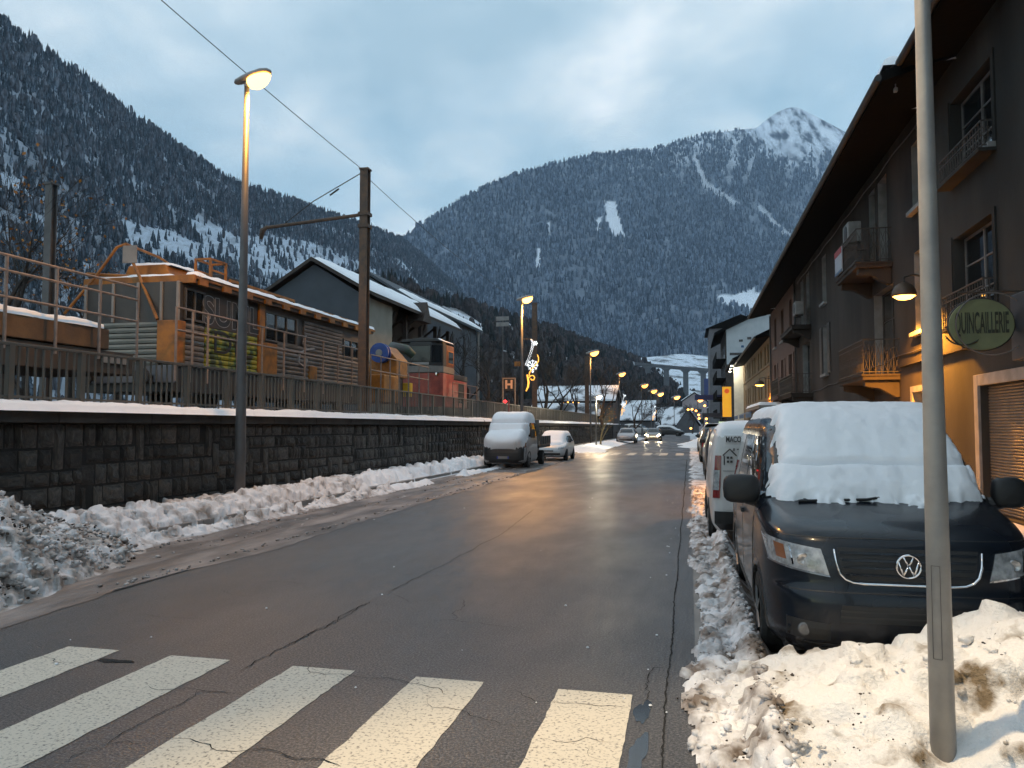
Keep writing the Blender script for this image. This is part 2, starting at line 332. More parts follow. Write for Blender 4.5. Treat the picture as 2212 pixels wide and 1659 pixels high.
CRACKS = [
  (1, [(-3.24, 5.99), (-3.26, 6.17), (-3.22, 6.41), (-3.26, 6.59), (-3.19, 6.73), (-3.26, 7.16), (-3.23, 7.43), (-3.22, 7.84)]),
  (1, [(-3.21, 8.25), (-3.2, 8.75), (-3.17, 9.44), (-3.17, 9.63), (-3.12, 10.24), (-3.15, 10.67), (-3.1, 11.33), (-3.14, 11.95), (-3.1, 12.35), (-3.08, 13.03)]),
  (0.5, [(-3.21, 8.25), (-3.08, 8.16), (-2.93, 7.98), (-2.78, 7.81)]),
  (0.8, [(-3.08, 13.03), (-3.18, 14.72), (-3.31, 16.96)]),
  (0.5, [(-2.39, 8.16), (-2.29, 8.01), (-2.23, 7.85), (-2.22, 7.58), (-2.25, 7.46), (-2.14, 7.3), (-2.18, 7.22), (-2.38, 7.14)]),
  (0.6, [(-2.18, 7.22), (-1.95, 7.17), (-1.78, 7.12), (-1.52, 7.07)]),
  (0.7, [(-2.86, 5.63), (-2.73, 5.48), (-2.61, 5.47), (-2.46, 5.48), (-2.28, 5.45), (-2.13, 5.47), (-1.97, 5.44), (-1.83, 5.37), (-1.71, 5.34), (-1.61, 5.22)]),
  (0.7, [(-1.71, 5.11), (-1.62, 4.99), (-1.53, 4.98), (-1.43, 4.97), (-1.3, 4.87), (-1.18, 4.82), (-1.08, 4.78), (-1.01, 4.78)]),
  (0.7, [(-1.18, 5.46), (-1.1, 5.33), (-1.0, 5.23), (-0.9, 5.25), (-0.7, 5.26), (-0.6, 5.23), (-0.53, 5.27), (-0.4, 5.24)]),
  (0.9, [(-2.21, 4.1), (-2.11, 4.09), (-1.99, 4.08), (-1.91, 4.04), (-1.82, 4.03)]),
  (0.5, [(-0.89, 4.63), (-0.71, 4.6), (-0.6, 4.69), (-0.52, 4.65), (-0.41, 4.68)]),
  (0.5, [(-0.59, 4.59), (-0.56, 4.44), (-0.46, 4.4)]),
  (0.9, [(-0.2, 6.18), (-0.28, 6.14), (-0.31, 5.96), (-0.3, 5.64), (-0.31, 5.38)]),
  (1, [(-3.24, 7.7), (-3.2, 7.15), (-3.2, 6.82), (-3.26, 6.58), (-3.25, 6.42), (-3.25, 6.15), (-3.25, 5.85), (-3.26, 5.6), (-3.25, 5.37)]),
  (0.9, [(-3.69, 4.95), (-3.56, 4.89), (-3.46, 4.95), (-3.33, 4.97), (-3.19, 4.95), (-3.05, 4.96), (-2.91, 4.94)]),
  (0.8, [(-3.29, 4.97), (-3.24, 4.84), (-3.25, 4.66), (-3.26, 4.52), (-3.27, 4.36), (-3.28, 4.24), (-3.26, 4.1), (-3.23, 4.01), (-3.15, 4.07), (-3.06, 4.05), (-2.97, 4.06)]),
  (0.7, [(-3.23, 4.01), (-3.27, 3.91), (-3.31, 3.83), (-3.29, 3.71)]),
  (1, [(-2.98, 4.17), (-2.83, 4.17), (-2.72, 4.14), (-2.58, 4.08), (-2.47, 4.09), (-2.36, 4.14), (-2.23, 4.12), (-2.1, 4.08), (-1.97, 4.09), (-1.82, 4.04)]),
  (0.7, [(-4.98, 5.42), (-4.82, 5.35), (-4.73, 5.3), (-4.52, 5.3)]),
  (0.5, [(-5.14, 6.79), (-4.88, 6.74), (-4.48, 6.75)]),
  (0.5, [(-5.09, 6.4), (-4.99, 6.57)]),
  (0.5, [(-4.93, 8.45), (-4.67, 8.56), (-4.26, 8.49)]),
  (0.4, [(-5.07, 8.0), (-4.79, 7.76), (-4.53, 7.77)]),
]
rr = random.Random(3)
def crack(w, pts, jit=1.0):
    P = []
    for (a, b) in zip(pts[:-1], pts[1:]):
        d = math.hypot(b[0] - a[0], b[1] - a[1]); n = max(2, int(d / 0.05))
        for k in range(n):
            t = k / n; P.append((a[0] + (b[0] - a[0]) * t, a[1] + (b[1] - a[1]) * t))
    P.append(pts[-1]); vs = []; ph = rr.uniform(0, 9)
    for i, (x, y) in enumerate(P):
        a = P[max(i - 1, 0)]; b = P[min(i + 1, len(P) - 1)]; dx, dy = b[0] - a[0], b[1] - a[1]; l = math.hypot(dx, dy) or 1
        nx, ny = -dy / l, dx / l; j = jit * (0.007 * math.sin(i * 0.9 + ph) + rr.uniform(-.016, .016)); dep = 0.6 + y * 0.05
        ww = 0.0042 * w * dep * (0.5 + rr.random()) * (min(1, i / 3 + .2, (len(P) - 1 - i) / 3 + .2))
        vs += [(x + nx * (j - ww), y + ny * (j - ww), 0.0058), (x + nx * (j + ww), y + ny * (j + ww), 0.0058)]
    return MB().add(vs, [(2 * i, 2 * i + 2, 2 * i + 3, 2 * i + 1) for i in range(len(P) - 1)]).build('crack', TAR, road)
for w, p in CRACKS: crack(w, p)
# long seam along the right gutter
crack(1.5, [(-0.17 + 0.010 * math.sin(k * 1.7), 3.4 + k * 0.8) for k in range(52)], .35)
# puddle patches beside the last stripe
WET = M_('puddle', (0.018, 0.019, 0.021), (0.022, 0.022, 0.024), 3, rough=0.10, spec=0.6)
def blob(name, c, rx, ry, mat, parent, z, seed, n=40):
    r_ = random.Random(seed); ph = [r_.uniform(0, 6) for _ in range(4)]; vs = [(c[0], c[1], z)]
    for k in range(n):
        a = 2 * math.pi * k / n; q = 1 + 0.22 * math.sin(2 * a + ph[0]) + 0.16 * math.sin(3 * a + ph[1]) + 0.09 * math.sin(7 * a + ph[2])
        vs.append((c[0] + rx * q * math.cos(a), c[1] + ry * q * math.sin(a), z))
    return MB().add(vs, [(0, 1 + k, 1 + (k + 1) % n) for k in range(n)]).build(name, mat, parent)
blob('puddle', (-0.31, 5.2, 0), 0.045, 0.22, WET, road, 0.003, 1); blob('puddle', (-0.30, 4.5, 0), 0.05, 0.30, WET, road, 0.003, 2)
blob('puddle', (-4.33, 5.42, 0), 0.13, 0.05, WET, road, 0.0032, 4)
# crumbs of snow on the road
cr = MB()
for k in range(34):
    y = 5.2 + rr.random() ** 2 * 16; x = rr.choice([rr.uniform(-2.4, -.3), rr.uniform(-6.2, -.3), rr.uniform(-.5, -.1)]); r_ = rr.uniform(.004, .016)
    cr.lathe([(r_ * .6, 0), (r_, r_ * .4), (r_ * .5, r_ * .9)], 6, (x, y, 0.004))
tag(cr.build('snow_crumbs', SNOW), 'tiny crumbs of snow scattered on the asphalt', 'snow', kind='stuff')

# ------------------------------------------------------------------ snow banks
def hfield(name, x0, x1, y0, y1, res, fn, mat, label, zmin=0.012, ymap=None, smooth=True):
    xs = np.arange(x0, x1 + res / 2, res); ys = np.arange(y0, y1 + res / 2, res if not ymap else ymap)
    X, Y = np.meshgrid(xs, ys, indexing='ij'); Z = fn(X, Y); 
    Fq = grid_faces(len(xs), len(ys))[:, ::-1]; zf = Z.ravel(); keep = (zf[Fq].max(1) > zmin)
    V = np.stack([X, Y, np.maximum(Z, -0.03)], -1).reshape(-1, 3)
    Fq = Fq[keep]; used = np.unique(Fq); re = np.full(len(V), -1); re[used] = np.arange(len(used))
    o = mesh_np(name, V[used], re[Fq], mat, smooth=smooth); return tag(o, label, 'snow', kind='stuff')
def clods(X, Y, Z, n, rlo, rhi, seed, where=None, lift=0.35, power=2.0):
    rg = np.random.default_rng(seed); res = X[1, 0] - X[0, 0]; ry = Y[0, 1] - Y[0, 0]; Z0 = Z.copy()
    x0, y0 = X[0, 0], Y[0, 0]; nx, ny = X.shape
    cx_ = rg.uniform(X.min(), X.max(), n); cy_ = rg.uniform(Y.min(), Y.max(), n); rad = rlo + (rhi - rlo) * rg.random(n) ** power
    rot = rg.uniform(0, 3.14, n); asp = rg.uniform(.6, 1.0, n); tl = rg.normal(0, .35, (n, 2))
    for x, y, r, ro, a, (tx, ty) in zip(cx_, cy_, rad, rot, asp, tl):
        i = int((x - x0) / res); j = int((y - y0) / ry)
        if not (0 <= i < nx and 0 <= j < ny): continue
        if where is not None and rg.random() > where[i, j]: continue
        k = int(r / res) + 2; kk = int(r / ry) + 2; sl_ = (slice(max(i - k, 0), i + k + 1), slice(max(j - kk, 0), j + kk + 1))
        dx = X[sl_] - x; dy = Y[sl_] - y; u = (dx * math.cos(ro) + dy * math.sin(ro)) / r; v = (-dx * math.sin(ro) + dy * math.cos(ro)) / (r * a)
        d = np.abs(u) ** 3 + np.abs(v) ** 3; h = Z0[i, j] + r * lift + (dx * tx + dy * ty) + r * .55 * np.clip(1 - d, 0, 1) ** .5 - r * .3
        Z[sl_] = np.where(d < 1, np.maximum(Z[sl_], h), Z[sl_])
    return Z
def lumps(name, label, fn, x0, x1, y0, y1, n, rlo, rhi, seed, mat, sel, power=2.0):
    """angular broken clods lying on a snow surface"""
    rg = np.random.default_rng(seed); x = rg.uniform(x0, x1, n); y = rg.uniform(y0, y1, n)
    res = .03; gx_ = np.arange(x0, x1 + res, res); gy_ = np.arange(y0, y1 + res, res); GX, GY = np.meshgrid(gx_, gy_, indexing='ij'); GZ = fn(GX, GY)
    z = GZ[np.clip(((x - x0) / res).astype(int), 0, len(gx_) - 1), np.clip(((y - y0) / res).astype(int), 0, len(gy_) - 1)]; k = (rg.random(n) < sel(x, y, z)); x, y, z = x[k], y[k], z[k]; n = len(x)
    g = (1 + 5 ** .5) / 2; B = np.array([(-1, g, 0), (1, g, 0), (-1, -g, 0), (1, -g, 0), (0, -1, g), (0, 1, g), (0, -1, -g), (0, 1, -g), (g, 0, -1), (g, 0, 1), (-g, 0, -1), (-g, 0, 1)]) / 1.9
    Fi = np.array([(0, 11, 5), (0, 5, 1), (0, 1, 7), (0, 7, 10), (0, 10, 11), (1, 5, 9), (5, 11, 4), (11, 10, 2), (10, 7, 6), (7, 1, 8), (3, 9, 4), (3, 4, 2), (3, 2, 6), (3, 6, 8), (3, 8, 9), (4, 9, 5), (2, 4, 11), (6, 2, 10), (8, 6, 7), (9, 8, 1)])
    r = rlo + (rhi - rlo) * rg.random(n) ** power; V = B[None] * (1 + rg.normal(0, .30, (n, 12, 3))) * (r[:, None, None] * rg.uniform(.7, 1.25, (n, 1, 3))); V[:, :, 2] *= .72
    V = V + np.stack([x, y, z + r * rg.uniform(-.15, .45, n)], -1)[:, None]
    return tag(mesh_np(name, V.reshape(-1, 3), (Fi[None] + 12 * np.arange(n)[:, None, None]).reshape(-1, 3), mat), label, 'snow', kind='stuff')
def left_bank(X, Y):
    n1 = fbm(X * 1.1, Y * 0.7, 11, 4); n2 = fbm(X * 4, Y * 3, 12, 3); n3 = fbm(X * 11, Y * 9, 13, 3)
    cen = -9.15 + 0.28 * (fbm(Y * 0.35, Y * 0, 3, 3) - .5) * 2
    ridge = (0.10 + 0.22 * n1) * np.exp(-((X - cen) / 0.42) ** 2) * (0.70 + 0.6 * n2)
    pave = sstep(-8.40 - .35 * n2, -8.95 - .35 * n2, X) * (0.12 + 0.06 + 0.05 * n1)
    small = 0.19 * np.exp(-((X + 8.12 + 0.16 * (n1 - .5)) / 0.20) ** 2) * (n2 + .25) * sstep(.25, .6, fbm(Y * .55, X * 0 + 3, 21, 3))
    Z = np.maximum(pave + ridge * 0.85, small) + 0.06 * (n3 - .5) * sstep(0.02, .1, pave + small)
    Z = np.where((X > -8.62) & (small < 0.03), -0.02, Z)
    return Z
def left_near(X, Y):
    Z = left_bank(X, Y); act = sstep(.05, .2, Z)
    Z = clods(X, Y, Z, 9000, .02, .13, 5, act * (0.25 + 0.75 * np.exp(-((X + 8.8) / .6) ** 2)), .40, 2.4)
    return Z + 0.02 * (fbm(X * 22, Y * 22, 8, 2) - .5) * act
hfield('roadside_snow', -10.56, -7.5, 9.2, 21, 0.028, left_near, SNOW_DIRTY, 'lumpy ploughed snow bank running along the foot of the stone wall', smooth=False)
hfield('roadside_snow', -10.56, -7.5, 21, 60, 0.08, lambda X, Y: clods(X, Y, left_bank(X, Y), 1500, .08, .22, 6, sstep(.1, .25, left_bank(X, Y))), SNOW,
       'farther ploughed snow bank beside the wall around the parked truck')
def pile_fn(X, Y):
    base = 0.80 * np.exp(-(((X + 8.9) / 1.45) ** 2 + ((Y - 7.8) / 2.0) ** 2)) + 0.34 * np.exp(-(((X + 7.4) / .75) ** 2 + ((Y - 7.2) / 1.0) ** 2))
    base += 0.16 * np.exp(-(((X + 6.9) / .7) ** 2 + ((Y - 5.2) / 1.6) ** 2)) + 0.25 * sstep(-8.6, -9.4, X)
    lim = sstep(-6.1 - 0.27 * (Y - 6), -7.0 - 0.27 * (Y - 6), X) * sstep(10.9, 9.6, Y)
    n1 = fbm(X * 1.5, Y * 1.5, 41, 4); Z = (base * (0.65 + 0.7 * n1)) * lim - 0.015
    act = sstep(.03, .12, Z)
    Z = clods(X, Y, Z, 16000, .02, .12, 42, act, .36, 2.6)
    return Z + act * 0.03 * (fbm(X * 18, Y * 18, 8, 3) - .5)
hfield('snow_pile', -10.56, -5.8, 3.6, 10.9, 0.022, pile_fn, SNOW_GREY, 'big heap of dirty broken snow lumps at the left road edge', smooth=False)
SNOW_GUTTER = M_('snow_gutter', (0.16, 0.125, 0.10), (0.76, 0.76, 0.78), 3.4, 10, rough=0.55, bump=0.4, bscale=30, lo=0.40, hi=0.60, bdist=0.03, stretch=(1.0, .8, 1))
lumps('snow_lumps', 'loose broken clods lying on the big dirty snow heap', pile_fn, -10.5, -6.0, 4.2, 10.4, 8000, .010, .052, 71, SNOW_GREY, lambda x, y, z: (z > .03) * np.clip(1.1 - .45 * fbm(x * 1.2, y * 1.2, 5, 3) * 2, .1, 1), 2.4)
lumps('snow_lumps', 'loose clods scattered along the ploughed bank by the wall', left_bank, -9.9, -7.5, 9.5, 21, 6000, .010, .05, 72, SNOW_DIRTY, lambda x, y, z: (z > .04) * np.exp(-((x + 8.7) / .55) ** 2), 2.4)
def right_edge(X, Y):
    n1 = fbm(X * 2, Y * 1.2, 51, 4); n2 = fbm(X * 7, Y * 6, 52, 3)
    slush = 0.075 * sstep(-0.06, 0.14, X + .34 * (n1 - .5)) * (n2 + .15) * sstep(.66, .45, X)
    ridge = 0.22 * np.exp(-((X - 0.43 - .10 * (fbm(Y * 1.4, X * 0, 57, 3) - .5)) / 0.13) ** 2) * (0.45 + 0.9 * n1) * sstep(22, 13, Y)
    Z = np.maximum(slush, ridge) * sstep(.74, .56, X) - 0.012
    return Z + .035 * (fbm(X * 14, Y * 14, 54, 3) - .5) * (Z > .01)
hfield('gutter_snow', -0.12, 0.75, 2.6, 24, 0.022, lambda X, Y: clods(X, Y, right_edge(X, Y), 5200, .012, .06, 55, (X < .42) * (right_edge(X, Y) > .012) * .95, .4), SNOW_GUTTER,
       'dirty strip of slush and snow along the right gutter beside the dark van', smooth=False)
hfield('gutter_snow', -0.08, 0.75, 24, 100, 0.09, right_edge, SNOW_DIRTY, 'farther strip of slush along the right gutter by the parked cars', ymap=0.2)
def right_heap(X, Y):
    n1 = fbm(X * 1.2, Y * 1.2, 61, 4); n2 = fbm(X * 3.6, Y * 3.6, 62, 4)
    rise = 0.11 + 0.23 * sstep(.3, 1.1, X) * sstep(3.4, 5.2, Y) + 0.36 * sstep(1.1, 2.2, X) * sstep(3.6, 5.3, Y) + 0.10 * sstep(2.4, 3.2, X)
    rise = rise - 0.25 * np.exp(-(((X - 2.75) / .18) ** 2 + ((Y - 5.6) / .3) ** 2))
    n4 = fbm(X * 9, Y * 9, 67, 3); e = sstep(0.12, 0.55, X + .50 * (n1 - .5) + .22 * (n4 - .5))
    Z = rise * e * (0.70 + 0.6 * n1) + 0.15 * (n2 - .5) * e + .055 * (n4 - .5) * e
    wall = sstep(6.02 + .20 * (n2 - .5) + .9 * sstep(0.75, 0.35, X), 5.72 + .20 * (n2 - .5) + .5 * sstep(0.75, 0.35, X), Y)
    Z = Z * wall
    hol = np.exp(-(((X - 1.25) / .17) ** 2 + ((Y - 4.36) / .22) ** 2)); Z = Z * (1 - .45 * hol)
    Z = np.where(e < .03, -0.02, Z)
    act = sstep(.06, .14, Z)
    rg = np.random.default_rng(63)
    for k in range(260):   # melt pits and footmarks
        px, py, pr_ = rg.uniform(.25, 4.2), rg.uniform(3.0, 5.1), rg.uniform(.03, .11)
        Z = Z - act * pr_ * .75 * np.exp(-(((X - px) / pr_) ** 2 + ((Y - py) / (pr_ * .8)) ** 2))
    Z = clods(X, Y, Z, 1500, .02, .11, 64, act * .7, .24, 2.2)
    return Z + act * .03 * (fbm(X * 17, Y * 17, 65, 3) - .5)
hfield('snow_heap', -0.05, 5.4, 2.4, 6.9, 0.022, right_heap, SNOW_PATCHY, 'soft trampled snow heap in the right foreground in front of the dark van')
lumps('snow_lumps', 'small dirty clods of slush in the right gutter', right_edge, -.1, .55, 3.0, 16, 6500, .006, .032, 73, SNOW_GUTTER, lambda x, y, z: (z > .006) * (x < .5) * .9, 2.0)
lumps('snow_lumps', 'small clods lying on the trampled foreground snow heap', right_heap, .2, 4.6, 3.0, 5.2, 1500, .008, .05, 74, SNOW_PATCHY, lambda x, y, z: (z > .06) * sstep(.35, .65, fbm(x * 2, y * 2, 9, 3)), 3.0)
GRIT = M_('road_grit', (.05, .035, .025), (.025, .02, .016), 9, rough=.9)
lumps('road_grit', 'dark specks of grit on the trampled foreground snow heap', right_heap, .1, 4.4, 3.0, 5.6, 4200, .003, .011, 75, GRIT, lambda x, y, z: (z > .05) * sstep(.45, .7, fbm(x * 2.4, y * 2.4, 19, 4)), 2.0)
lumps('road_grit', 'dark specks of grit in the right gutter slush', right_edge, -.1, .5, 3.0, 14, 2600, .003, .010, 76, GRIT, lambda x, y, z: (z > .004) * .8, 2.0)
lumps('road_grit', 'dark grit stuck in the big dirty snow heap', pile_fn, -10, -6.2, 4.2, 10.4, 3200, .006, .024, 77, GRIT, lambda x, y, z: (z > .02) * sstep(.4, .65, fbm(x * 1.6, y * 1.6, 23, 3)), 2.0)
SLUSHL = M_('slush_lump', (.17, .145, .13), (.46, .43, .42), 4, 7, rough=.5, lo=.40, hi=.62)
def slush_z(X, Y): return 0.012 + 0 * X
lumps('slush_lumps', 'wet brown lumps of slush edging the tyre tracks on the left lane', slush_z, -8.3, -6.2, 7.5, 40, 5200, .008, .042, 78, SLUSHL, lambda x, y, z: np.exp(-((x + 6.25 - .25 * (fbm(y * .5, y * 0, 9, 4) - .5)) / .12) ** 2) + .7 * np.exp(-((x + 7.15) / .12) ** 2) * (fbm(y * .8, x, 8, 2) > .45) + .5 * np.exp(-((x + 7.8) / .15) ** 2), 2.2)
def side_snow(X, Y): return (0.10 + .12 * fbm(X * 1.3, Y * 1.1, 71, 4)) * sstep(2.45, 2.75, X) * sstep(5.5, 5.0, X) + .12 * sstep(2.45, 2.7, X) - .01
hfield('pavement_snow', 2.4, 5.5, 6.9, 40, 0.15, side_snow, SNOW_DIRTY, 'snow lying on the pavement under the right hand house fronts')
# ------------------------------------------------------------------ stone retaining wall with fence
def az_of(px): return math.atan((px - 1106) / F_PX) - YAW
def Yat(px, X): return X / math.tan(az_of(px))
wall = thing('stone_wall', 'long dark stone retaining wall with concrete coping on the left of the road', 'wall', (-10.8, 10, 0))
MB().box(-11.2, -10.66, -10, 124, -0.2, 1.86).build('wall_core', MORTAR, wall)
def stone_mesh(k):
    r_ = random.Random(900 + k); mb = MB(); n = 5; q = np.linspace(-.5, .5, n); P = np.zeros((n, n, 3))
    for i in range(n):
        for j in range(n):
            e = max(abs(q[i]), abs(q[j])) * 2
            jj = 0.035 if e > .9 else 0.06
            P[i, j] = (1.0 * (1 - .75 * max(0, e - .55) ** 2 / .2) * (.8 + .4 * r_.random()) if e < .95 else 0.15, q[i] * .985 + r_.uniform(-jj, jj) * (.6 if e > .9 else 1), q[j] * .97 + r_.uniform(-jj, jj) * .6)
    Q = P.copy(); Q[..., 0] = -1.0; mb.slab(P[:, ::-1], Q[:, ::-1])
    me = mb.build('stone', STONE).data; return me
SM = [stone_mesh(k) for k in range(10)]
for o in [o for o in COL.objects if o.data in SM]: bpy.data.objects.remove(o)
rs = random.Random(5); stones = []; yb_ = 5.0
while yb_ < 118:      # bays of irregular coursing
    lb = rs.uniform(2.6, 5.0); nc = rs.choice([5, 5, 6]); hh = np.array([rs.uniform(.75, 1.25) for _ in range(nc)]); hh = hh / hh.sum() * 1.85; z = 0.0; busy = []
    for ci, h in enumerate(hh):
        y = yb_ + rs.uniform(-.12, .12)
        while y < yb_ + lb - .16:
            w = rs.choice([rs.uniform(.24, .36), rs.uniform(.36, .60), rs.uniform(.36, .60), rs.uniform(.15, .2)]); w = min(w, yb_ + lb - y + .05); hit = [q for q in busy if q[0] - .05 < y + w / 2 < q[1] + .05 and q[2] == ci]
            if hit: y = hit[0][1]; continue
            tall = ci < nc - 1 and w < .36 and rs.random() < .18
            stones.append((y, w, z, h + (hh[ci + 1] if tall else 0)))
            if tall: busy.append((y, y + w, ci + 1))
            y += w
        z += h
    yb_ += lb
vis = sorted([s_ for s_ in stones if s_[0] > 10.2], key=lambda s_: s_[0])
near = set(vis[:300]); rest_v = []; rest_f = []; off = 0
import itertools
for (y, w, z, h) in stones:
    me = SM[rs.randrange(10)]; sx = rs.uniform(.025, .075)
    if (y, w, z, h) in near:
        o = bpy.data.objects.new('stone', me); COL.objects.link(o); o.parent = wall
        o.location = (-10.66 + 10.8, y + w / 2 - 10, z + h / 2); o.scale = (sx, w - .034, h - .034); o.rotation_euler = (rs.uniform(-.03, .03), 0, 0)
    else:
        co = np.array([v.co for v in me.vertices]); co = co * (sx, w - .034, h - .034) + (-10.66, y + w / 2, z + h / 2); rest_v.append(co)
        rest_f.append(np.array([list(p.vertices) for p in me.polygons if len(p.vertices) == 4]) + off); off += len(co)
o = mesh_np('stonework', np.concatenate(rest_v) - np.array([-10.8, 10, 0]), np.concatenate(rest_f), STONE, wall); o['kind'] = 'stuff'
y = -10
while y < 124:
    l = 2.4; MB().box(-11.25, -10.46, y, y + l - .012, 1.862, 2.10).build('coping_block', CONC, wall, bevel=.02); y += l
def cap_fn(X, Y):
    n1 = fbm(Y * .9, X * 2, 81, 4); n2 = fbm(Y * 5, X * 5, 82, 3)
    prof = np.sqrt(np.clip(1 - np.abs((X + 10.82) / (.46 + .05 * (n2 - .5))) ** 4, 0, 1))
    return 2.07 + prof * (.12 + .09 * n1 + .05 * (n2 - .5)) - .04 * (prof <= 0)
def cap(y0, y1, res, ym, lab):
    xs = np.arange(-11.3, -10.3, res); ys = np.arange(y0, y1 + .01, ym); X, Y = np.meshgrid(xs, ys, indexing='ij'); Z = cap_fn(X, Y)
    Z = np.where(Z < 2.06, 2.05, Z); dr = (X > -10.46) & (Z > 2.075)
    o = mesh_np('wall_snow', np.stack([X, Y, Z], -1).reshape(-1, 3), grid_faces(len(xs), len(ys))[:, ::-1], SNOW_SOFT, smooth=True); tag(o, lab, 'snow', kind='stuff')
cap(-8, 40, .045, .06, 'rounded white snow lying along the wall coping under the fence'); cap(40, 123, .09, .3, 'farther snow along the coping beyond the parked truck')

fence = thing('metal_fence', 'grey green metal railing fence with vertical bars on top of the stone wall', 'fence', (-10.85, 10, 2.1))
def unit_box(name, mat, bev=0):
    mb = MB().box(-.5, .5, -.5, .5, 0, 1); o = mb.build(name, mat); me = o.data; bpy.data.objects.remove(o); return me
FB = unit_box('baluster', FENCE); FP = unit_box('post', FENCE)
def bar(name, me, parent, loc, sc):
    o = bpy.data.objects.new(name, me); COL.objects.link(o); o.parent = parent; o.location = Vector(loc) - parent.location; o.scale = sc; return o
sp = 1.575; y0 = 10.94 - 3 * sp; bal = []; k = 0
while y0 + k * sp < 122:
    y = y0 + k * sp; bar('post', FP, fence, (-10.85, y, 2.08), (.09, .11, 1.07))
    for j in range(1, 9): bal.append(y + sp * j / 9)
    k += 1
bal_s = [b for b in bal if b > 9.5]
for y in bal_s[:300]: bar('baluster', FB, fence, (-10.85, y, 2.15), (.022, .042, .98))
mb = MB()
for y in [b for b in bal if b <= 9.5] + bal_s[300:]: mb.box(-10.861, -10.839, y - .021, y + .021, 2.15, 3.13)
o = mb.build('balusters', FENCE, fence); o['kind'] = 'stuff'
MB().box(-10.885, -10.815, y0, 121.5, 3.13, 3.18).build('top_rail', FENCE, fence, bevel=.008)
MB().box(-10.875, -10.825, y0, 121.5, 2.27, 2.31).build('bottom_rail', FENCE, fence)

# ------------------------------------------------------------------ rail yard
YARD = M_('yard_ballast', (0.035, 0.032, 0.031), (0.30, 0.30, 0.32), 1.1, 8, rough=0.8, bump=0.5, bscale=8, lo=.52, hi=.72)
yd = MB().box(-75, -11.21, -14, 150, -0.5, 2.02).build('rail_yard_ground', YARD); tag(yd, kind='structure')
for X, q_ in ((-14.4, 'nearer'), (-15.85, 'farther')):
    tag(MB().box(X - .04, X + .04, -10, 140, 2.021, 2.17).build('rail', RUST), q_ + ' rusty rail of the track under the rail car', 'rail', 'rails of the yard track')

def ibeam_mast(name, label, x, y, h, w, arm=None, mat=RUST):
    t = thing(name, label, 'mast', (x, y, 2.0)); mb = MB(); f = .03
    mb.box(x - w / 2, x + w / 2, y - w / 2, y - w / 2 + f, 2, 2 + h).box(x - w / 2, x + w / 2, y + w / 2 - f, y + w / 2, 2, 2 + h).box(x - .02, x + .02, y - w / 2 + f, y + w / 2 - f, 2, 2 + h)
    mb.build('upright', mat, t); MB().box(x - w / 2 - .03, x + w / 2 + .03, y - w / 2 - .03, y + w / 2 + .03, 2 + h, 2 + h + .06).build('cap_plate', mat, t)
    if arm:
        za, xa, sag = arm
        MB().tube([(x - w / 2, y, za), (xa + .5, y, za - sag), (xa + .15, y, za - sag - .02)], .065, 8).build('cantilever_arm', mat, t)
        MB().tube([(xa + .22, y, za - sag + .02), (xa, y, za - sag - .12), (xa - .06, y, za - sag - .45)], [.06, .11, .07], 8).build('insulator', RUST, t, smooth=True)
        MB().tube([(x - w / 2, y, 2 + h - .08), ((x + xa) / 2, y, za + .62), (xa + .9, y, za - sag + .08)], .018, 6).build('stay_wire', DARKMET, t)
        MB().tube([(x - w / 2 - .9, y, 2 + h - .62), (x - w / 2 - 1.25, y, 2 + h - .84)], .035, 8).build('stay_insulator', DARKMET, t)
        for zc in (za, za - .45): MB().box(x - w / 2 - .05, x + w / 2 + .05, y - w / 2 - .05, y + w / 2 + .05, zc - .06, zc + .06).build('clamp', mat, t)
    return t
ibeam_mast('catenary_mast', 'tall rusty steel catenary mast with a long side arm behind the fence', -11.6, 27.2, 9.25, .30, (9.6, -15.75, .25))
ibeam_mast('catenary_mast', 'pale grey mast standing among yellow leaved branches at the far left', -17.5, Yat(97, -17.5), 6.6, .22, None, GREYPOLE)
ibeam_mast('catenary_mast', 'distant catenary mast just right of the lamp with the snowflake decoration', -12, 62.3, 9.6, .36, None)
ibeam_mast('catenary_mast', 'distant brown mast beside the third street lamp', -12, Yat(1268, -12), 8.2, .45, None)
def wire(lab, a, b, sag, r=.014):
    P = []
    for k in range(25):
        t = k / 24; p = Vector(a).lerp(Vector(b), t); p.z -= sag * 4 * t * (1 - t); P.append(p)
    tag(MB().tube(P, r, 5).build('overhead_wire', DARKMET), lab, 'wire')
wire('thin overhead wire rising from the near catenary mast to the top left', (-11.6, 27.2, 11.2), (-11.9, -8, 13.6), .5, .012)
wire('thin overhead wire descending from the near mast towards the far masts', (-11.6, 27.2, 11.05), (-12, 62.3, 11.2), .5, .012)

# railings in the yard
def railing(label, X, ys, zb, zt, rails, mat, r=.028, cat='railing'):
    t = thing('yard_railing', label, cat, (X, ys[0], zb))
    for y in ys: MB().tube([(X, y, zb), (X, y, zt)], r, 8).build('post', mat, t)
    for z in rails: MB().tube([(X, ys[0] - .02, z), (X, ys[-1] + .02, z)], r * .85, 8).build('rail', mat, t)
    return t
X = -12.8
t = railing('rusty three rail handrail on the flat wagon at the far left', X, [7.9, 9.6] + [Yat(p, X) for p in (4, 115, 210, 292)], 3.3, 5.1, (5.1, 4.8, 4.29), RAILG, .033)
MB().tube([(X, Yat(292, X), 5.1), (X - .05, Yat(292, X) + .06, 4.8), (X, Yat(292, X), 4.5)], .028, 8).build('end_loop', RAILG, t)
X = -13.2
railing('long two rail handrail along the side of the grey and yellow rail car', X, [Yat(p, X) for p in (377, 413, 446, 511, 564, 612, 657, 697, 729, 760, 778)], 3.0, 4.95, (4.95, 4.35), RAILG, .034)
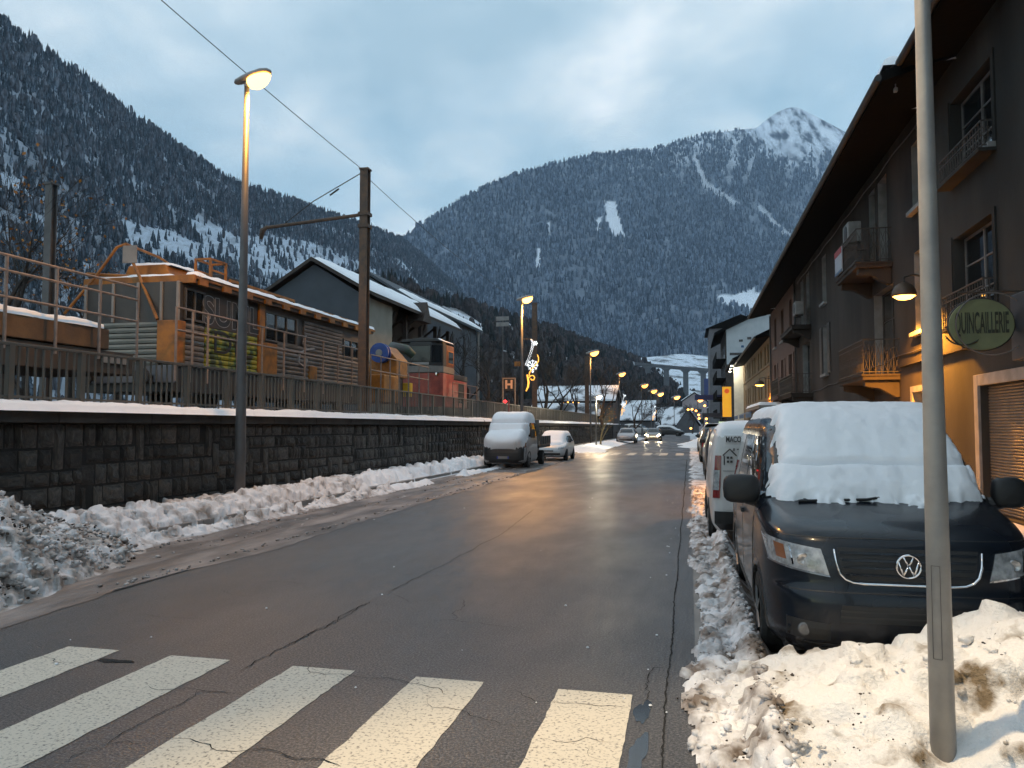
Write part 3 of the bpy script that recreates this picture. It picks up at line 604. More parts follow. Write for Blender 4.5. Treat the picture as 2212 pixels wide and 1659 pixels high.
railing('two rail handrail in front of the orange shunter right of the mast', X, [Yat(p, X) for p in (800, 822, 842, 862, 882, 905, 925)], 2.6, 4.85, (4.85, 4.2), RAILG, .034)
railing('short handrail at the right end of the orange shunter', X, [Yat(p, X) for p in (978, 990, 1002, 1015, 1030)], 2.6, 4.3, (4.3, 3.8, 3.3), RAILG, .024)

# flat wagon, far left
t = thing('flat_wagon', 'rusty ochre flat wagon with snow on its deck at the far left', 'rail wagon', (-14, 11, 2.0)); ye = Yat(290, -12.95)
OCH = M_('ochre_rust', (0.15, 0.085, 0.038), (0.08, 0.05, 0.03), 1.6, 7, rough=.7, bump=.3, bscale=12)
MB().box(-15.6, -12.95, 4, ye - .9, 3.55, 4.02).build('deck_side', OCH, t, bevel=.02); MB().box(-15.5, -13.0, 4, ye, 3.0, 3.53).build('underframe', M_('wagon_frame', (.075, .05, .034), (.04, .032, .026), 2, rough=.7), t, bevel=.02)
MB().box(-12.99, -12.94, ye - 1.1, ye - .3, 3.25, 3.42).build('number_plate', CONC_L, t)
def wheelset(t, y):
    for x in (-15.85, -14.45): MB().lathe([(.2, -.06), (.46, -.06), (.46, .02), (.50, .04), (.50, .08), (.2, .08)], 20, (x, y, 2.67), 'x').build('wheel', DARKMET, t)
for y in (7, 13.5): wheelset(t, y)
def soft_slab(name, lab, x0, x1, y0, y1, z, th, seed, res=.07, par=None, cat='snow'):
    nx = max(4, int((x1 - x0) / res)); ny = max(4, int((y1 - y0) / res)); X, Y = np.meshgrid(np.linspace(x0, x1, nx), np.linspace(y0, y1, ny), indexing='ij')
    n = fbm(X * 2.2, Y * 2.2, seed, 3); w = min(.18, (x1 - x0) / 3, (y1 - y0) / 3)
    e = np.minimum(np.minimum(X - x0, x1 - X), np.minimum(Y - y0, y1 - Y)); p = np.sqrt(np.clip(1 - (1 - np.clip(e / w, 0, 1)) ** 2, 0, 1))
    jx = (fbm(X * 3, Y * 3, seed + 4, 3) - .5) * .10; P = np.stack([X + jx * (e < .02), Y + jx * (e < .02), z - .012 + p * th * (.6 + .8 * n)], -1)
    mb = MB().grid(P[:, ::-1]); o = mb.build(name, SNOW_SOFT, par, smooth=True)
    if par is None: tag(o, lab, cat, kind='stuff')
    return o
soft_slab('wagon_snow', 'snow lying on the deck of the rusty flat wagon', -15.5, -12.93, 4.2, ye - .95, 4.02, .16, 3)

# rail maintenance car
t = thing('rail_car', 'grey ribbed rail maintenance car with yellow roof frame and graffiti', 'rail car', (-15.2, 26, 2.0))
Xs = -13.8; yf, yr = 19.4, 32.6; xl = -16.9
MB().box(xl + .1, Xs - .06, yf + .1, yr - .1, 3.46, 5.84).build('body_core', M_('car_body_dark', (.035, .033, .033), (.06, .055, .05), 1.2, rough=.5), t)
MB().box(xl + .2, Xs - .1, yf, yr, 2.75, 3.45).build('underframe', DARKMET, t, bevel=.02)
MB().box(xl + .1, Xs + .02, yf - .12, yf, 3.0, 3.48).build('buffer_beam', M_('buffer_grey', (.12, .13, .15), (.09, .09, .1), 2, rough=.5), t, bevel=.02)
for x in (-16.3, -14.5): MB().lathe([(.09, 0), (.09, -.3), (.24, -.32), (.24, -.40), (.1, -.42)], 18, (x, yf - .12, 3.15), 'y').build('buffer', DARKMET, t)
for y in (21.5, 24, 29, 31.2): wheelset(t, y)
ribs_z = np.linspace(3.50, 4.72, 9)
GREENG = M_('pale_cladding', (.22, .235, .215), (.15, .165, .155), 1.4, 6, rough=.6)
GRAF = M_('graffiti_green', (.035, .05, .02), (.30, .27, .02), 3.0, 4, rough=.6, lo=.40, hi=.55, third=(.48, (.13, .17, .03)))
def rib_seg(y0_, y1_, z0, z1, mat): MB().prism([(Xs - .06, z0), (Xs - .005, z0 + .012), (Xs + .012, (z0 + z1) / 2), (Xs - .005, z1 - .012), (Xs - .06, z1)], 'y', y0_, y1_).build('cladding_rib', mat, t)
segs = [(Yat(397, Xs), Yat(438, Xs), RIB), (Yat(440, Xs), Yat(553, Xs), GRAF), (Yat(597, Xs), yr, RIB)]
for z0, z1 in zip(ribs_z[:-1], ribs_z[1:]):
    for a, b, m in segs: rib_seg(a, b, z0, z1 - .006, m)
    MB().prism([(yf + .1, z0), (yf + .02, z0 + .012), (yf, (z0 + z1) / 2), (yf + .02, z1 - .018), (yf + .1, z1 - .006)], 'x', xl + .1, -14.42).build('cladding_rib', GREENG, t)
for z0, z1 in zip(*(lambda q: (q[:-1], q[1:]))(np.linspace(4.72, 5.7, 8))): rib_seg(Yat(655, Xs), Yat(738, Xs), z0, z1 - .006, RIB)
MB().box(-14.40, Xs + .03, yf - .03, Yat(396, Xs), 3.55, 4.74).build('corner_panel', YEL, t, bevel=.02)
MB().box(Xs - .05, Xs + .03, Yat(555, Xs), Yat(596, Xs), 3.50, 4.60).build('yellow_panel', YEL, t, bevel=.02)
MB().box(Xs - .05, Xs + .035, Yat(556, Xs), Yat(568, Xs), 4.62, 5.84).build('yellow_pillar', YEL, t, bevel=.01)
MB().box(Xs - .05, Xs + .05, Yat(665, Xs), Yat(682, Xs), 3.55, 4.05).build('tool_box', YEL, t, bevel=.02)
def win(y0_, y1_, z0, z1, nm=2):
    w = MB(); w.box(Xs - .05, Xs + .015, y0_ - .05, y0_, z0, z1).box(Xs - .05, Xs + .015, y1_, y1_ + .05, z0, z1).box(Xs - .05, Xs + .016, y0_ - .05, y1_ + .05, z1, z1 + .05).box(Xs - .05, Xs + .016, y0_ - .05, y1_ + .05, z0 - .05, z0)
    for k in range(1, nm): q = y0_ + (y1_ - y0_) * k / nm; w.box(Xs - .05, Xs + .01, q - .02, q + .02, z0, z1)
    f_ = w.build('window', M_('win_frame', (.09, .085, .08), (.07, .07, .07), 3, rough=.5), t); MB().box(Xs - .055, Xs - .035, y0_, y1_, z0, z1).build('pane', GLASS, f_)
win(Yat(742, Xs), Yat(772, Xs), 4.45, 5.35); win(Yat(572, Xs), Yat(638, Xs), 4.72, 5.62, 3); win(Yat(398, Xs), Yat(436, Xs), 4.85, 5.65, 2)
fw = MB()
for x in (xl + .1, -15.9, -15.1, -14.35, Xs - .03): fw.box(x - .035, x + .035, yf + .05, yf + .12, 4.74, 5.84)
fw.build('front_window_frame', CONC_L, t); MB().box(xl + .12, Xs - .05, yf + .101, yf + .108, 4.78, 5.8).build('front_pane', GLASS, t)
dk = M_('graffiti_black', (.012, .012, .012), (.02, .02, .02), 4, rough=.5); wt = M_('graffiti_white', (.30, .30, .31), (.2, .2, .2), 4, rough=.6)
MB().box(Xs - .045, Xs - .012, Yat(440, Xs), Yat(553, Xs), 4.72, 5.7).build('graffiti_board', M_('board_brown', (.05, .038, .032), (.035, .03, .028), 2, rough=.6), t)
def side_text(body, size, y, z, mat, off, sx=1.0, bold=0.0): 
    M = Matrix.Translation((Xs + off - t.location.x, y - t.location.y, z - t.location.z)) @ Matrix(((0, 0, 1, 0), (1, 0, 0, 0), (0, 1, 0, 0), (0, 0, 0, 1)))
    return text('graffiti', body, size, mat, t, M, .003, sx, bold)
yg = (Yat(440, Xs) + Yat(553, Xs)) / 2
side_text('SUML', 1.12, yg, 5.18, wt, -.010, 1.15, .045); side_text('SUML', 1.12, yg, 5.18, dk, -.004, 1.15, .02); side_text('DIL', 1.0, yg, 4.28, dk, .016, 1.5, -.005)
sw = MB()   # white painted swirl
for a, b in (((5.15, .1), (4.85, -.1)), ((4.85, -.1), (4.62, .15)), ((4.62, .15), (4.72, .75)), ((4.62, .15), (4.45, -.35)), ((4.45, -.35), (4.1, -.45)), ((4.1, -.45), (3.95, .05)), ((3.95, .05), (4.3, .2))):
    yq = Yat(655, Xs); sw.tube([(Xs + .014, yq + a[1], a[0]), (Xs + .014, yq + b[1], b[0])], .045, 5)
sw.build('graffiti_swirl', wt, t)
# roof with yellow fascia
fr, rr_ = 19.75, 32.9
MB().prism([(xl - .15, 5.88), (Xs + .25, 5.88), (Xs + .25, 6.0), (-15.3, 6.14), (xl - .15, 6.0)], 'y', fr + .06, rr_ - .05).build('roof', M_('roof_felt', (.07, .06, .055), (.05, .045, .04), 3, rough=.8), t)
MB().box(xl - .2, Xs + .30, fr - .04, fr + .055, 5.82, 6.06).build('fascia', YEL, t, bevel=.01); 
fa = MB().box(Xs + .255, Xs + .31, fr + .06, rr_, 5.95, 6.05)
for k in range(11):
    y = fr + .2 + k * 1.2; fa.box(Xs + .255, Xs + .325, y, y + .42, 5.80, 5.948)
fa.build('side_fascia', YEL, t); MB().box(Xs - .04, Xs + .24, fr + .1, rr_ - .1, 5.84, 5.879).build('soffit', RUST, t)
hr = MB()
for a, b in ((22.4, 26.6), (26.9, 32.4)):
    hr.box(-14.12, -14.04, a, b, 6.34 if a < 25 else 6.26, 6.42 if a < 25 else 6.33)
    y = a
    while y <= b: hr.box(-14.11, -14.05, y - .04, y + .04, 6.0, 6.36 if a < 25 else 6.28); y += (b - a) / 4
hr.build('roof_rail', YEL, t)
yb = MB()
for y_ in (20.9, 21.7):
    yb.box(-14.3, -14.24, y_ - .03, y_ + .03, 6.0, 6.72).box(-13.81, -13.75, y_ - .03, y_ + .03, 6.0, 6.72).box(-14.3, -13.75, y_ - .03, y_ + .03, 6.72, 6.78)
for x_ in (-14.3, -13.81):
    yb.box(x_, x_ + .06, 20.93, 21.67, 6.72, 6.78).box(x_ + .01, x_ + .05, 20.93, 21.67, 6.40, 6.45)
yb.build('roof_frame', YEL, t); MB().prism([(-16.2, 6.1), (-14.6, 6.1), (-14.8, 6.5), (-16, 6.5)], 'y', 20.2, 22.3).build('roof_locker', YEL, t, bevel=.03)
MB().box(-15.4, -14.5, 22.6, 23.6, 6.1, 6.65).build('roof_unit', DARKMET, t, bevel=.03)
af = MB().tube([(-17.35, 19.3, 5.0), (-16.6, 19.6, 6.1), (-16.05, 19.75, 6.95), (-15.8, 19.8, 7.05), (-15.75, 21.2, 6.95), (-15.72, 21.6, 6.85), (-15.7, 21.65, 6.5)], .04, 8).tube([(-15.82, 19.8, 7.0), (-15.2, 19.6, 6.1), (-14.35, 19.32, 4.76)], .045, 8)
af.tube([(-17.0, 19.7, 6.2), (-15.4, 19.9, 6.1)], .05, 8); af.build('entry_frame', YEL, t); MB().box(-15.75, -15.3, 19.62, 19.65, 6.45, 6.95).build('notice_plate', CONC_L, t)
soft_slab('roof_snow', 'thin line of snow along the edge of the rail car roof', Xs - .10, Xs + .34, fr + .05, rr_, 6.045, .13, 5); soft_slab('roof_snow', 'snow on the front roof locker of the rail car', -16.1, -14.7, 20.3, 22.2, 6.5, .13, 6)
soft_slab('roof_snow', 'snow along the front roof edge of the rail car', -16.9, -14.2, 19.72, 20.15, 6.06, .08, 8)

# orange shunter
t = thing('shunter', 'orange and black rail shunter with cab windows behind the fence', 'locomotive', (-14.7, 44, 2.0))
ORG = M_('orange_paint', (.36, .072, .045), (.18, .036, .027), 2.2, 6, rough=.5, bump=.1); SIDE_O = ORG
MB().prism([(-15.9, 42.9), (-15.3, 42.5), (-14.1, 42.5), (-13.5, 42.9), (-13.5, 45), (-15.9, 45)], 'z', 2.9, 4.80).build('lower_body', ORG, t, bevel=.03)
MB().prism([(-15.92, 42.88), (-15.3, 42.46), (-14.1, 42.46), (-13.48, 42.88), (-13.48, 45.02), (-15.92, 45.02)], 'z', 4.82, 5.2).build('grey_band', M_('band_grey', (.20, .18, .16), (.15, .14, .13), 2, rough=.6), t, bevel=.02)
MB().prism([(-15.9, 42.9), (-15.3, 42.5), (-14.1, 42.5), (-13.5, 42.9), (-13.5, 43.5), (-15.9, 43.5)], 'z', 5.21, 6.55).build('cab_front', BLACK, t, bevel=.05)
MB().box(-15.9, -13.5, 43.51, 45, 5.21, 6.45).build('cab_rear', M_('cab_brown', (.20, .08, .05), (.14, .06, .045), 2, rough=.6), t, bevel=.04)
MB().prism([(-16.0, 6.55), (-13.45, 6.55), (-13.7, 6.7), (-14.7, 6.78), (-15.7, 6.7)], 'y', 42.5, 45.1).build('cab_roof', DARKMET, t, bevel=.03)
MB().prism([(-15.28, 42.49), (-14.12, 42.49), (-14.12, 42.47), (-15.28, 42.47)], 'z', 5.45, 6.3).build('windscreen', GLASS, t)
for a, b in (((-14.05, 42.525), (-13.56, 42.85)),):
    MB().add([(a[0], a[1] - .02, 5.4), (b[0], b[1] - .02, 5.4), (b[0], b[1] - .02, 6.35), (a[0], a[1] - .02, 6.35)], [(0, 1, 2, 3)]).build('corner_window', GLASS, t)
f_ = MB().box(-13.49, -13.465, 43.7, 44.8, 5.35, 6.15).build('side_window', YEL, t); MB().box(-13.464, -13.455, 43.8, 44.7, 5.43, 6.07).build('pane', GLASS, f_)
MB().box(-15.6, -13.6, 45.02, 48.2, 2.9, 4.55).build('engine_hood', ORG, t, bevel=.05); MB().box(-15.65, -13.58, 45.03, 48.25, 4.56, 4.9).build('hood_top', DARKMET, t, bevel=.05)
gr_ = MB()
for k in range(9): gr_.box(-13.6, -13.575, 46.2 + k * .14, 46.28 + k * .14, 3.2, 4.4)
gr_.build('hood_grille', DARKMET, t); MB().box(-15.9, -13.5, 41.9, 48.6, 2.5, 2.88).build('frame', DARKMET, t)
MB().box(-15.2, -14.2, 42.44, 42.46, 5.25, 5.4).build('number_board', CONC_L, t)
for x in (-15.6, -13.8): MB().lathe([(.03, 0), (.11, -.03), (.11, -.09), (.02, -.1)], 14, (x, 42.75, 4.72), 'y').build('headlamp', CHROME, t)
for y in (43.3, 47): wheelset(t, y)
soft_slab('shunter_snow', 'small strip of snow on the orange shunter roof', -14.6, -13.5, 42.6, 45, 6.62, .10, 9)
# yellow crane unit
t = thing('yellow_compressor', 'yellow machine with a blue hose reel between mast and shunter', 'machine', (-14.6, 36.5, 2.0))
MB().box(-15.9, -13.7, 34.5, 36.5, 2.9, 4.2).build('cabinet', YEL, t, bevel=.05); MB().prism([(-15.4, 4.2), (-13.9, 4.2), (-13.9, 5.1), (-14.5, 5.75), (-15.2, 5.6)], 'y', 36.6, 38.2).build('hopper', YEL, t, bevel=.04)
MB().box(-14.9, -14.4, 37.2, 37.6, 2.9, 4.2).build('column', YEL, t, bevel=.03); MB().box(-14.2, -13.8, 38.3, 38.7, 3.3, 4.0).build('lamp_box', M_('lamp_yellow', (.7, .45, .03), (.6, .4, .03), 2), t, bevel=.03)
MB().lathe([(.1, -.2), (.48, -.2), (.48, -.12), (.3, -.1), (.3, .1), (.48, .12), (.48, .2), (.1, .2)], 22, (-14.6, 36.3, 5.35), 'y').build('hose_reel', M_('reel_blue', (.03, .08, .30), (.02, .05, .2), 2, rough=.4), t)
MB().lathe([(.02, -.23), (.17, -.23), (.17, .23), (.02, .23)], 14, (-14.6, 36.3, 5.35), 'y').build('reel_hub', CONC_L, t)
MB().tube([(-15.1, 38.2, 5.4), (-14.9, 38.8, 5.85), (-14.4, 39.4, 5.8), (-14.1, 39.6, 5.5)], [.28, .32, .26, .2], 10).build('green_tarp', M_('tarp', (.03, .10, .06), (.08, .08, .08), 1.5, rough=.7), t, smooth=True)

# ------------------------------------------------------------------ station houses
SLATE = M_('slate_cladding', (.060, .072, .088), (.048, .058, .072), 1.2, 6, rough=.75, bump=.15, bscale=14)
CREAM = M_('cream_render', (.27, .27, .23), (.21, .21, .18), 1, 6, rough=.85, bump=.2)
TIMB = M_('dark_timber', (.030, .022, .018), (.05, .035, .028), 3, 6, rough=.7, stretch=(3, 3, .5))
h = thing('station_house', 'slate grey gabled station house with snowy roof and half timbered side', 'building', (-21.5, 50, 2.0))
gab = [(-25.1, 2), (-18.4, 2), (-18.4, 9.4), (-21.5, 11.35), (-25.1, 9.15)]
MB().prism(gab, 'y', 43.0, 47.2).build('gable_block', SLATE, h)
MB().box(-18.39, -18.3, 43.05, 47.4, 2, 9.35).build('white_side_wall', CREAM, h)
MB().prism([(-25.1, 2), (-20.4, 2), (-20.4, 9.9), (-21.5, 11.3), (-25.1, 9.1)], 'y', 47.21, 60.5).build('rear_block', M_('brown_render', (.10, .085, .075), (.07, .06, .055), 1.5, rough=.85), h)
rf = MB().prism([(-17.75, 9.35), (-17.75, 9.53), (-21.5, 11.72), (-21.5, 11.5)], 'y', 42.6, 61.2).prism([(-21.5, 11.5), (-21.5, 11.72), (-25.6, 9.2), (-25.6, 9.0)], 'y', 42.6, 61.2).build('roof', TIMB, h)
ti = MB()
for y in (47.4, 50.5, 53.6, 57, 60.2):
    ti.box(-18.75, -18.5, y, y + .25, 2, 9.3); ti.tube([(-18.6, y + .1, 7.6), (-18.6, y + 1.2, 9.2)], .09, 6); ti.tube([(-20.3, y + .1, 7.9), (-18.6, y + .1, 9.2)], .09, 6)
ti.box(-18.72, -18.54, 47.4, 60.4, 6.0, 6.2); ti.build('timber_frame', TIMB, h)
for y in (48.5, 51.6, 55, 58):
    f_ = MB().box(-20.4, -20.33, y, y + 1.3, 6.4, 8.2).build('window', TIMB, h); MB().box(-20.325, -20.31, y + .1, y + 1.2, 6.5, 8.1).build('pane', GLASS, f_)
f_ = MB().box(-22.0, -20.85, 42.93, 42.995, 6.55, 7.75).build('window', CONC_L, h); MB().box(-21.92, -20.93, 42.915, 42.925, 6.62, 7.68).build('pane', GLASS, f_)
MB().prism([(-18.5, 8.6), (-17.5, 9.3), (-17.5, 9.45), (-18.5, 9.3)], 'y', 51.0, 52.6).build('porch_brace', TIMB, h)
MB().prism([(50.9, 8.9), (52.7, 8.9), (51.8, 10.3)], 'x', -19.4, -17.45).build('dormer', TIMB, h)
def roof_snow(lab, a, b, y0_, y1_, th, seed):
    n = 12; ny = int((y1_ - y0_) / .4); P = np.zeros((n, ny, 3)); Q = P.copy()
    for i in range(n):
        for j in range(ny):
            u = i / (n - 1); y = y0_ + (y1_ - y0_) * j / (ny - 1); e = min(u, 1 - u, (y - y0_) / 3, (y1_ - y) / 3) * 6; q = th * min(1, e) ** .5 * (.8 + .4 * float(fbm(u * 4, y * .8, seed, 3)))
            p = (a[0] + (b[0] - a[0]) * u, y, a[1] + (b[1] - a[1]) * u); Q[i, j] = p; P[i, j] = (p[0], p[1], p[2] + .005 + q)
    return tag(MB().slab(P, Q).build('roof_snow', SNOW_SOFT, smooth=True), lab, 'snow', kind='stuff')
roof_snow('thick snow on the roof slope of the station house', (-17.7, 9.54), (-21.5, 11.73), 42.55, 61.2, .28, 1)
h = thing('rear_station_house', 'taller blue grey building with snow edged roof behind the station house', 'building', (-26, 72, 2.0))
MB().prism([(-31, 2), (-22.4, 2), (-22.4, 12.1), (-26.5, 14.6), (-31, 12)], 'y', 61.5, 83).build('body', SLATE, h)
MB().prism([(-21.9, 11.95), (-21.9, 12.15), (-26.5, 15.0), (-26.5, 14.75)], 'y', 61.3, 84).prism([(-26.5, 14.75), (-26.5, 15.0), (-31.5, 12.1), (-31.5, 11.9)], 'y', 61.3, 84).build('roof', SLATE, h)
for y in (66, 70, 74, 78):
    MB().box(-22.4, -22.33, y, y + .5, 3, 11).build('wall_slot', BLACK, h)
MB().tube([(-22.2, 83.1, 2), (-22.2, 83.1, 12)], .12, 8).build('downpipe', CONC_L, h)
roof_snow('snow line along the roof of the rear blue grey building', (-21.85, 12.16), (-23.3, 13.05), 61.3, 84, .25, 2)
# ------------------------------------------------------------------ vehicles (local frame: nose at y=0 looking towards -y)
class Car:
    def __init__(s, levels, nf=6.0, nr=12.0):
        a = np.array(levels, float); s.z = a[:, 0]; s.yf = pchip(s.z, a[:, 1]); s.yr = pchip(s.z, a[:, 2]); s.w = pchip(s.z, a[:, 3]); s.nf, s.nr = nf, nr; s.zmax = s.z[-1]
    def c(s, z): return (s.yf(z) + s.yr(z)) / 2, (s.yr(z) - s.yf(z)) / 2
    def F(s, x, z):
        yc, L = s.c(z); q = np.clip(np.abs(x) / s.w(z), 0, .9999); return yc - L * (1 - q ** s.nf) ** (1 / s.nf)
    def B(s, x, z):
        yc, L = s.c(z); q = np.clip(np.abs(x) / s.w(z), 0, .9999); return yc + L * (1 - q ** s.nr) ** (1 / s.nr)
    def G(s, y, z):
        yc, L = s.c(z); n = np.where(np.asarray(y) < yc, s.nf, s.nr); q = np.clip(np.abs(y - yc) / L, 0, .9999); return s.w(z) * (1 - q ** n) ** (1 / n)
    def ring(s, z, N):
        t = np.linspace(0, 2 * math.pi, N, endpoint=False); yc, L = s.c(z); n = np.where(np.sin(t) < 0, s.nf, s.nr); c_, s_ = np.cos(t), np.sin(t)
        return np.stack([s.w(z) * np.sign(c_) * np.abs(c_) ** (2 / n), yc + L * np.sign(s_) * np.abs(s_) ** (2 / n), np.full(N, z)], -1)
    def body(s, name, mat, parent, z0=None, z1=None, N=112, nz=64, cut=None):
        zs = np.linspace(z0 or s.z[0], z1 or s.zmax, nz); P = np.stack([s.ring(z, N) for z in zs]); mb = MB(); V = P.reshape(-1, 3)
        fs = []
        for i in range(nz - 1):
            for k in range(N):
                q = (i * N + k, i * N + (k + 1) % N, (i + 1) * N + (k + 1) % N, (i + 1) * N + k)
                if cut is not None:
                    m = V[list(q)].mean(0)
                    if cut(m): continue
                fs.append(q)
        fs += [tuple(range((nz - 1) * N, nz * N)), tuple(range(N))[::-1]]
        return mb.add(V, fs).build(name, mat, parent, smooth=True, local=True)
    def _quad(s, cs, nu, nv):
        (a, b, c, d) = [np.array(q, float) for q in cs]; U, V = np.meshgrid(np.linspace(0, 1, nu), np.linspace(0, 1, nv), indexing='ij'); U = U[..., None]; V = V[..., None]
        return (a * (1 - U) + b * U) * (1 - V) + (d * (1 - U) + c * U) * V
    def front(s, name, cs, mat, parent, off=.008, th=.02, nu=12, nv=8, back=False):
        q = s._quad(cs, nu, nv); x, z = q[..., 0], q[..., 1]
        if back: y = s.B(x, z); P = np.stack([x, y + off, z], -1); Q = np.stack([x, y - th, z], -1)
        else: y = s.F(x, z); P = np.stack([x, y - off, z], -1); Q = np.stack([x, y + th, z], -1)
        return MB().slab(P, Q).build(name, mat, parent, smooth=False, local=True)
    def side(s, name, cs, mat, parent, sgn, off=.006, th=.02, nu=12, nv=8):
        q = s._quad(cs, nu, nv); y, z = q[..., 0], q[..., 1]; x = s.G(y, z)
        return MB().slab(np.stack([sgn * (x + off), y, z], -1), np.stack([sgn * (x - th), y, z], -1)).build(name, mat, parent, local=True)
    def top(s, x, y):
        """height of the body shell above (x, y)"""
        lo = np.full(np.shape(x), .7); hi = np.full(np.shape(x), s.zmax)
        for _ in range(22):
            m = (lo + hi) / 2; yc, L = s.c(m); n = np.where(y < yc, s.nf, s.nr); ins = (np.abs(x) / s.w(m)) ** n + (np.abs(y - yc) / L) ** n <= 1
            lo = np.where(ins, m, lo); hi = np.where(ins, hi, m)
        return lo
def wheel(parent, x, y, r, sgn, w=.2, rim=RIM):
    o = MB().lathe([(r * .62, -w / 2), (r * .93, -w / 2), (r, -w * .32), (r, w * .32), (r * .93, w / 2), (r * .62, w / 2)], 28, (x, y, r), 'x').build('wheel', TYRE, parent, smooth=False, local=True)
    d = MB().lathe([(r * .1, sgn * w * .42), (r * .60, sgn * w * .36), (r * .63, sgn * w * .50)] if sgn > 0 else [(r * .63, -w * .50), (r * .60, -w * .36), (r * .1, -w * .42)], 24, (x, y, r), 'x').build('rim', rim, o, local=True)
    sp_ = MB()
    for k in range(5):
        a = 2 * math.pi * k / 5; sp_.tube([(x + sgn * w * .46, y, r), (x + sgn * w * .46, y + math.cos(a) * r * .58, r + math.sin(a) * r * .58)], r * .07, 5)
    sp_.build('spokes', rim, o, local=True); return o
def arch(car, parent, y, r, sgn, mat=BLACK):
    mb = MB(); n = 18; P = np.zeros((2, n, 3)); Q = P.copy()
    for k in range(n):
        a = -.25 + (math.pi + .5) * k / (n - 1)
        for i, q in enumerate((r * 1.02, r * 1.16)):
            yy = y + math.cos(a) * q; zz = max(.18, r * .98 + math.sin(a) * q); xx = float(car.G(yy, zz)); P[i, k] = (sgn * (xx + .012), yy, zz); Q[i, k] = (sgn * (xx - .05), yy, zz)
    mb.slab(P, Q).build('wheel_arch', mat, parent, local=True)
    MB().prism([(y + math.cos(2 * math.pi * k / 20) * r * 1.05, r * .98 + math.sin(2 * math.pi * k / 20) * r * 1.05) for k in range(20)], 'x', sgn * (float(car.G(y, r)) - .02), sgn * (float(car.G(y, r)) + .004)).build('wheel_well_shade', BLACK, parent, local=True)  # flat black disc stands in for the shaded hollow behind the wheel

def snow_on(car, name, label, root, x0, x1, y0, y1, thick, res=.03, mat=SNOW_SOFT):
    X, Y = np.meshgrid(np.arange(x0, x1 + .001, res), np.arange(y0, y1 + .001, res), indexing='ij'); T = thick(X, Y); Z = car.top(X, Y)
    sl = np.gradient(Z, res, axis=1); nrm = np.sqrt(1 + sl ** 2)
    P = np.stack([X, Y - T * sl / nrm, Z + T / nrm], -1); keep = np.zeros((X.shape[0] - 1, X.shape[1] - 1), bool)
    TT = np.maximum(np.maximum(T[:-1, :-1], T[1:, :-1]), np.maximum(T[:-1, 1:], T[1:, 1:])); keep = TT > 0
    P[..., 2] = np.where(T <= 0, Z - .03, P[..., 2])
    mb = MB().grid(P[:, ::-1], keep[:, ::-1]); M = Matrix.LocRotScale(root.location, root.rotation_euler, root.scale); mb.v = [tuple(M @ Vector(v)) for v in mb.v]
    o = mb.build(name, mat, smooth=True); return tag(o, label, 'snow', kind='stuff')

# ---- dark blue van in the right foreground
NAVY = M_('navy_paint', (.005, .008, .014), (.008, .011, .017), 1.5, rough=.20, coat=.25, spec=.32, bump=.02, bscale=3, rough2=.34)
SALT = M_('salty_paint', (.010, .011, .013), (.085, .075, .066), 2.0, 9, rough=.30, coat=.4, lo=.42, hi=.72, stretch=(1, 1, .6))
LAMPG = M_('lamp_glass', (.40, .42, .44), (.16, .17, .18), 16, 4, rough=.12, coat=1.0, spec=.7)
FOGG = M_('fog_glass', (.10, .105, .11), (.06, .06, .065), 20, 3, rough=.12, coat=1.0)
LAMPR = M_('lamp_reflector', (.5, .5, .5), (.25, .25, .25), 30, 3, rough=.15, metal=.6, coat=1.0)
AMB = M_('amber_lens', (.24, .095, .045), (.17, .07, .035), 6, rough=.2, coat=.5)
van = thing('parked_van', 'dark navy minivan with snow covered windscreen parked in the right foreground', 'van', (1.44, 5.9, 0), 0, None, .98)
V = Car([(.19, .17, 4.80, .84), (.26, .07, 4.85, .92), (.42, .0, 4.89, .945), (.58, .005, 4.89, .952), (.655, .018, 4.87, .953), (.70, .045, 4.87, .953), (.86, .06, 4.87, .955), (1.00, .10, 4.87, .952), (1.07, .18, 4.87, .948),
         (1.13, .36, 4.87, .944), (1.19, .62, 4.87, .937), (1.245, .86, 4.86, .925), (1.45, 1.10, 4.85, .885), (1.70, 1.40, 4.82, .83), (1.84, 1.60, 4.79, .79), (1.91, 1.80, 4.75, .74), (1.95, 2.1, 4.6, .62), (1.97, 2.5, 4.35, .45)], 6.2, 14)
def cutw(m): return any(math.hypot(m[1] - yw, m[2] - .34) < .375 and abs(m[0]) > .7 for yw in (.93, 3.93))
b_ = V.body('body', NAVY, van, nz=84, N=160, cut=cutw)
MB().box(-.80, .80, .25, 4.7, .20, .75).build('floor_pan', BLACK, van, local=True)
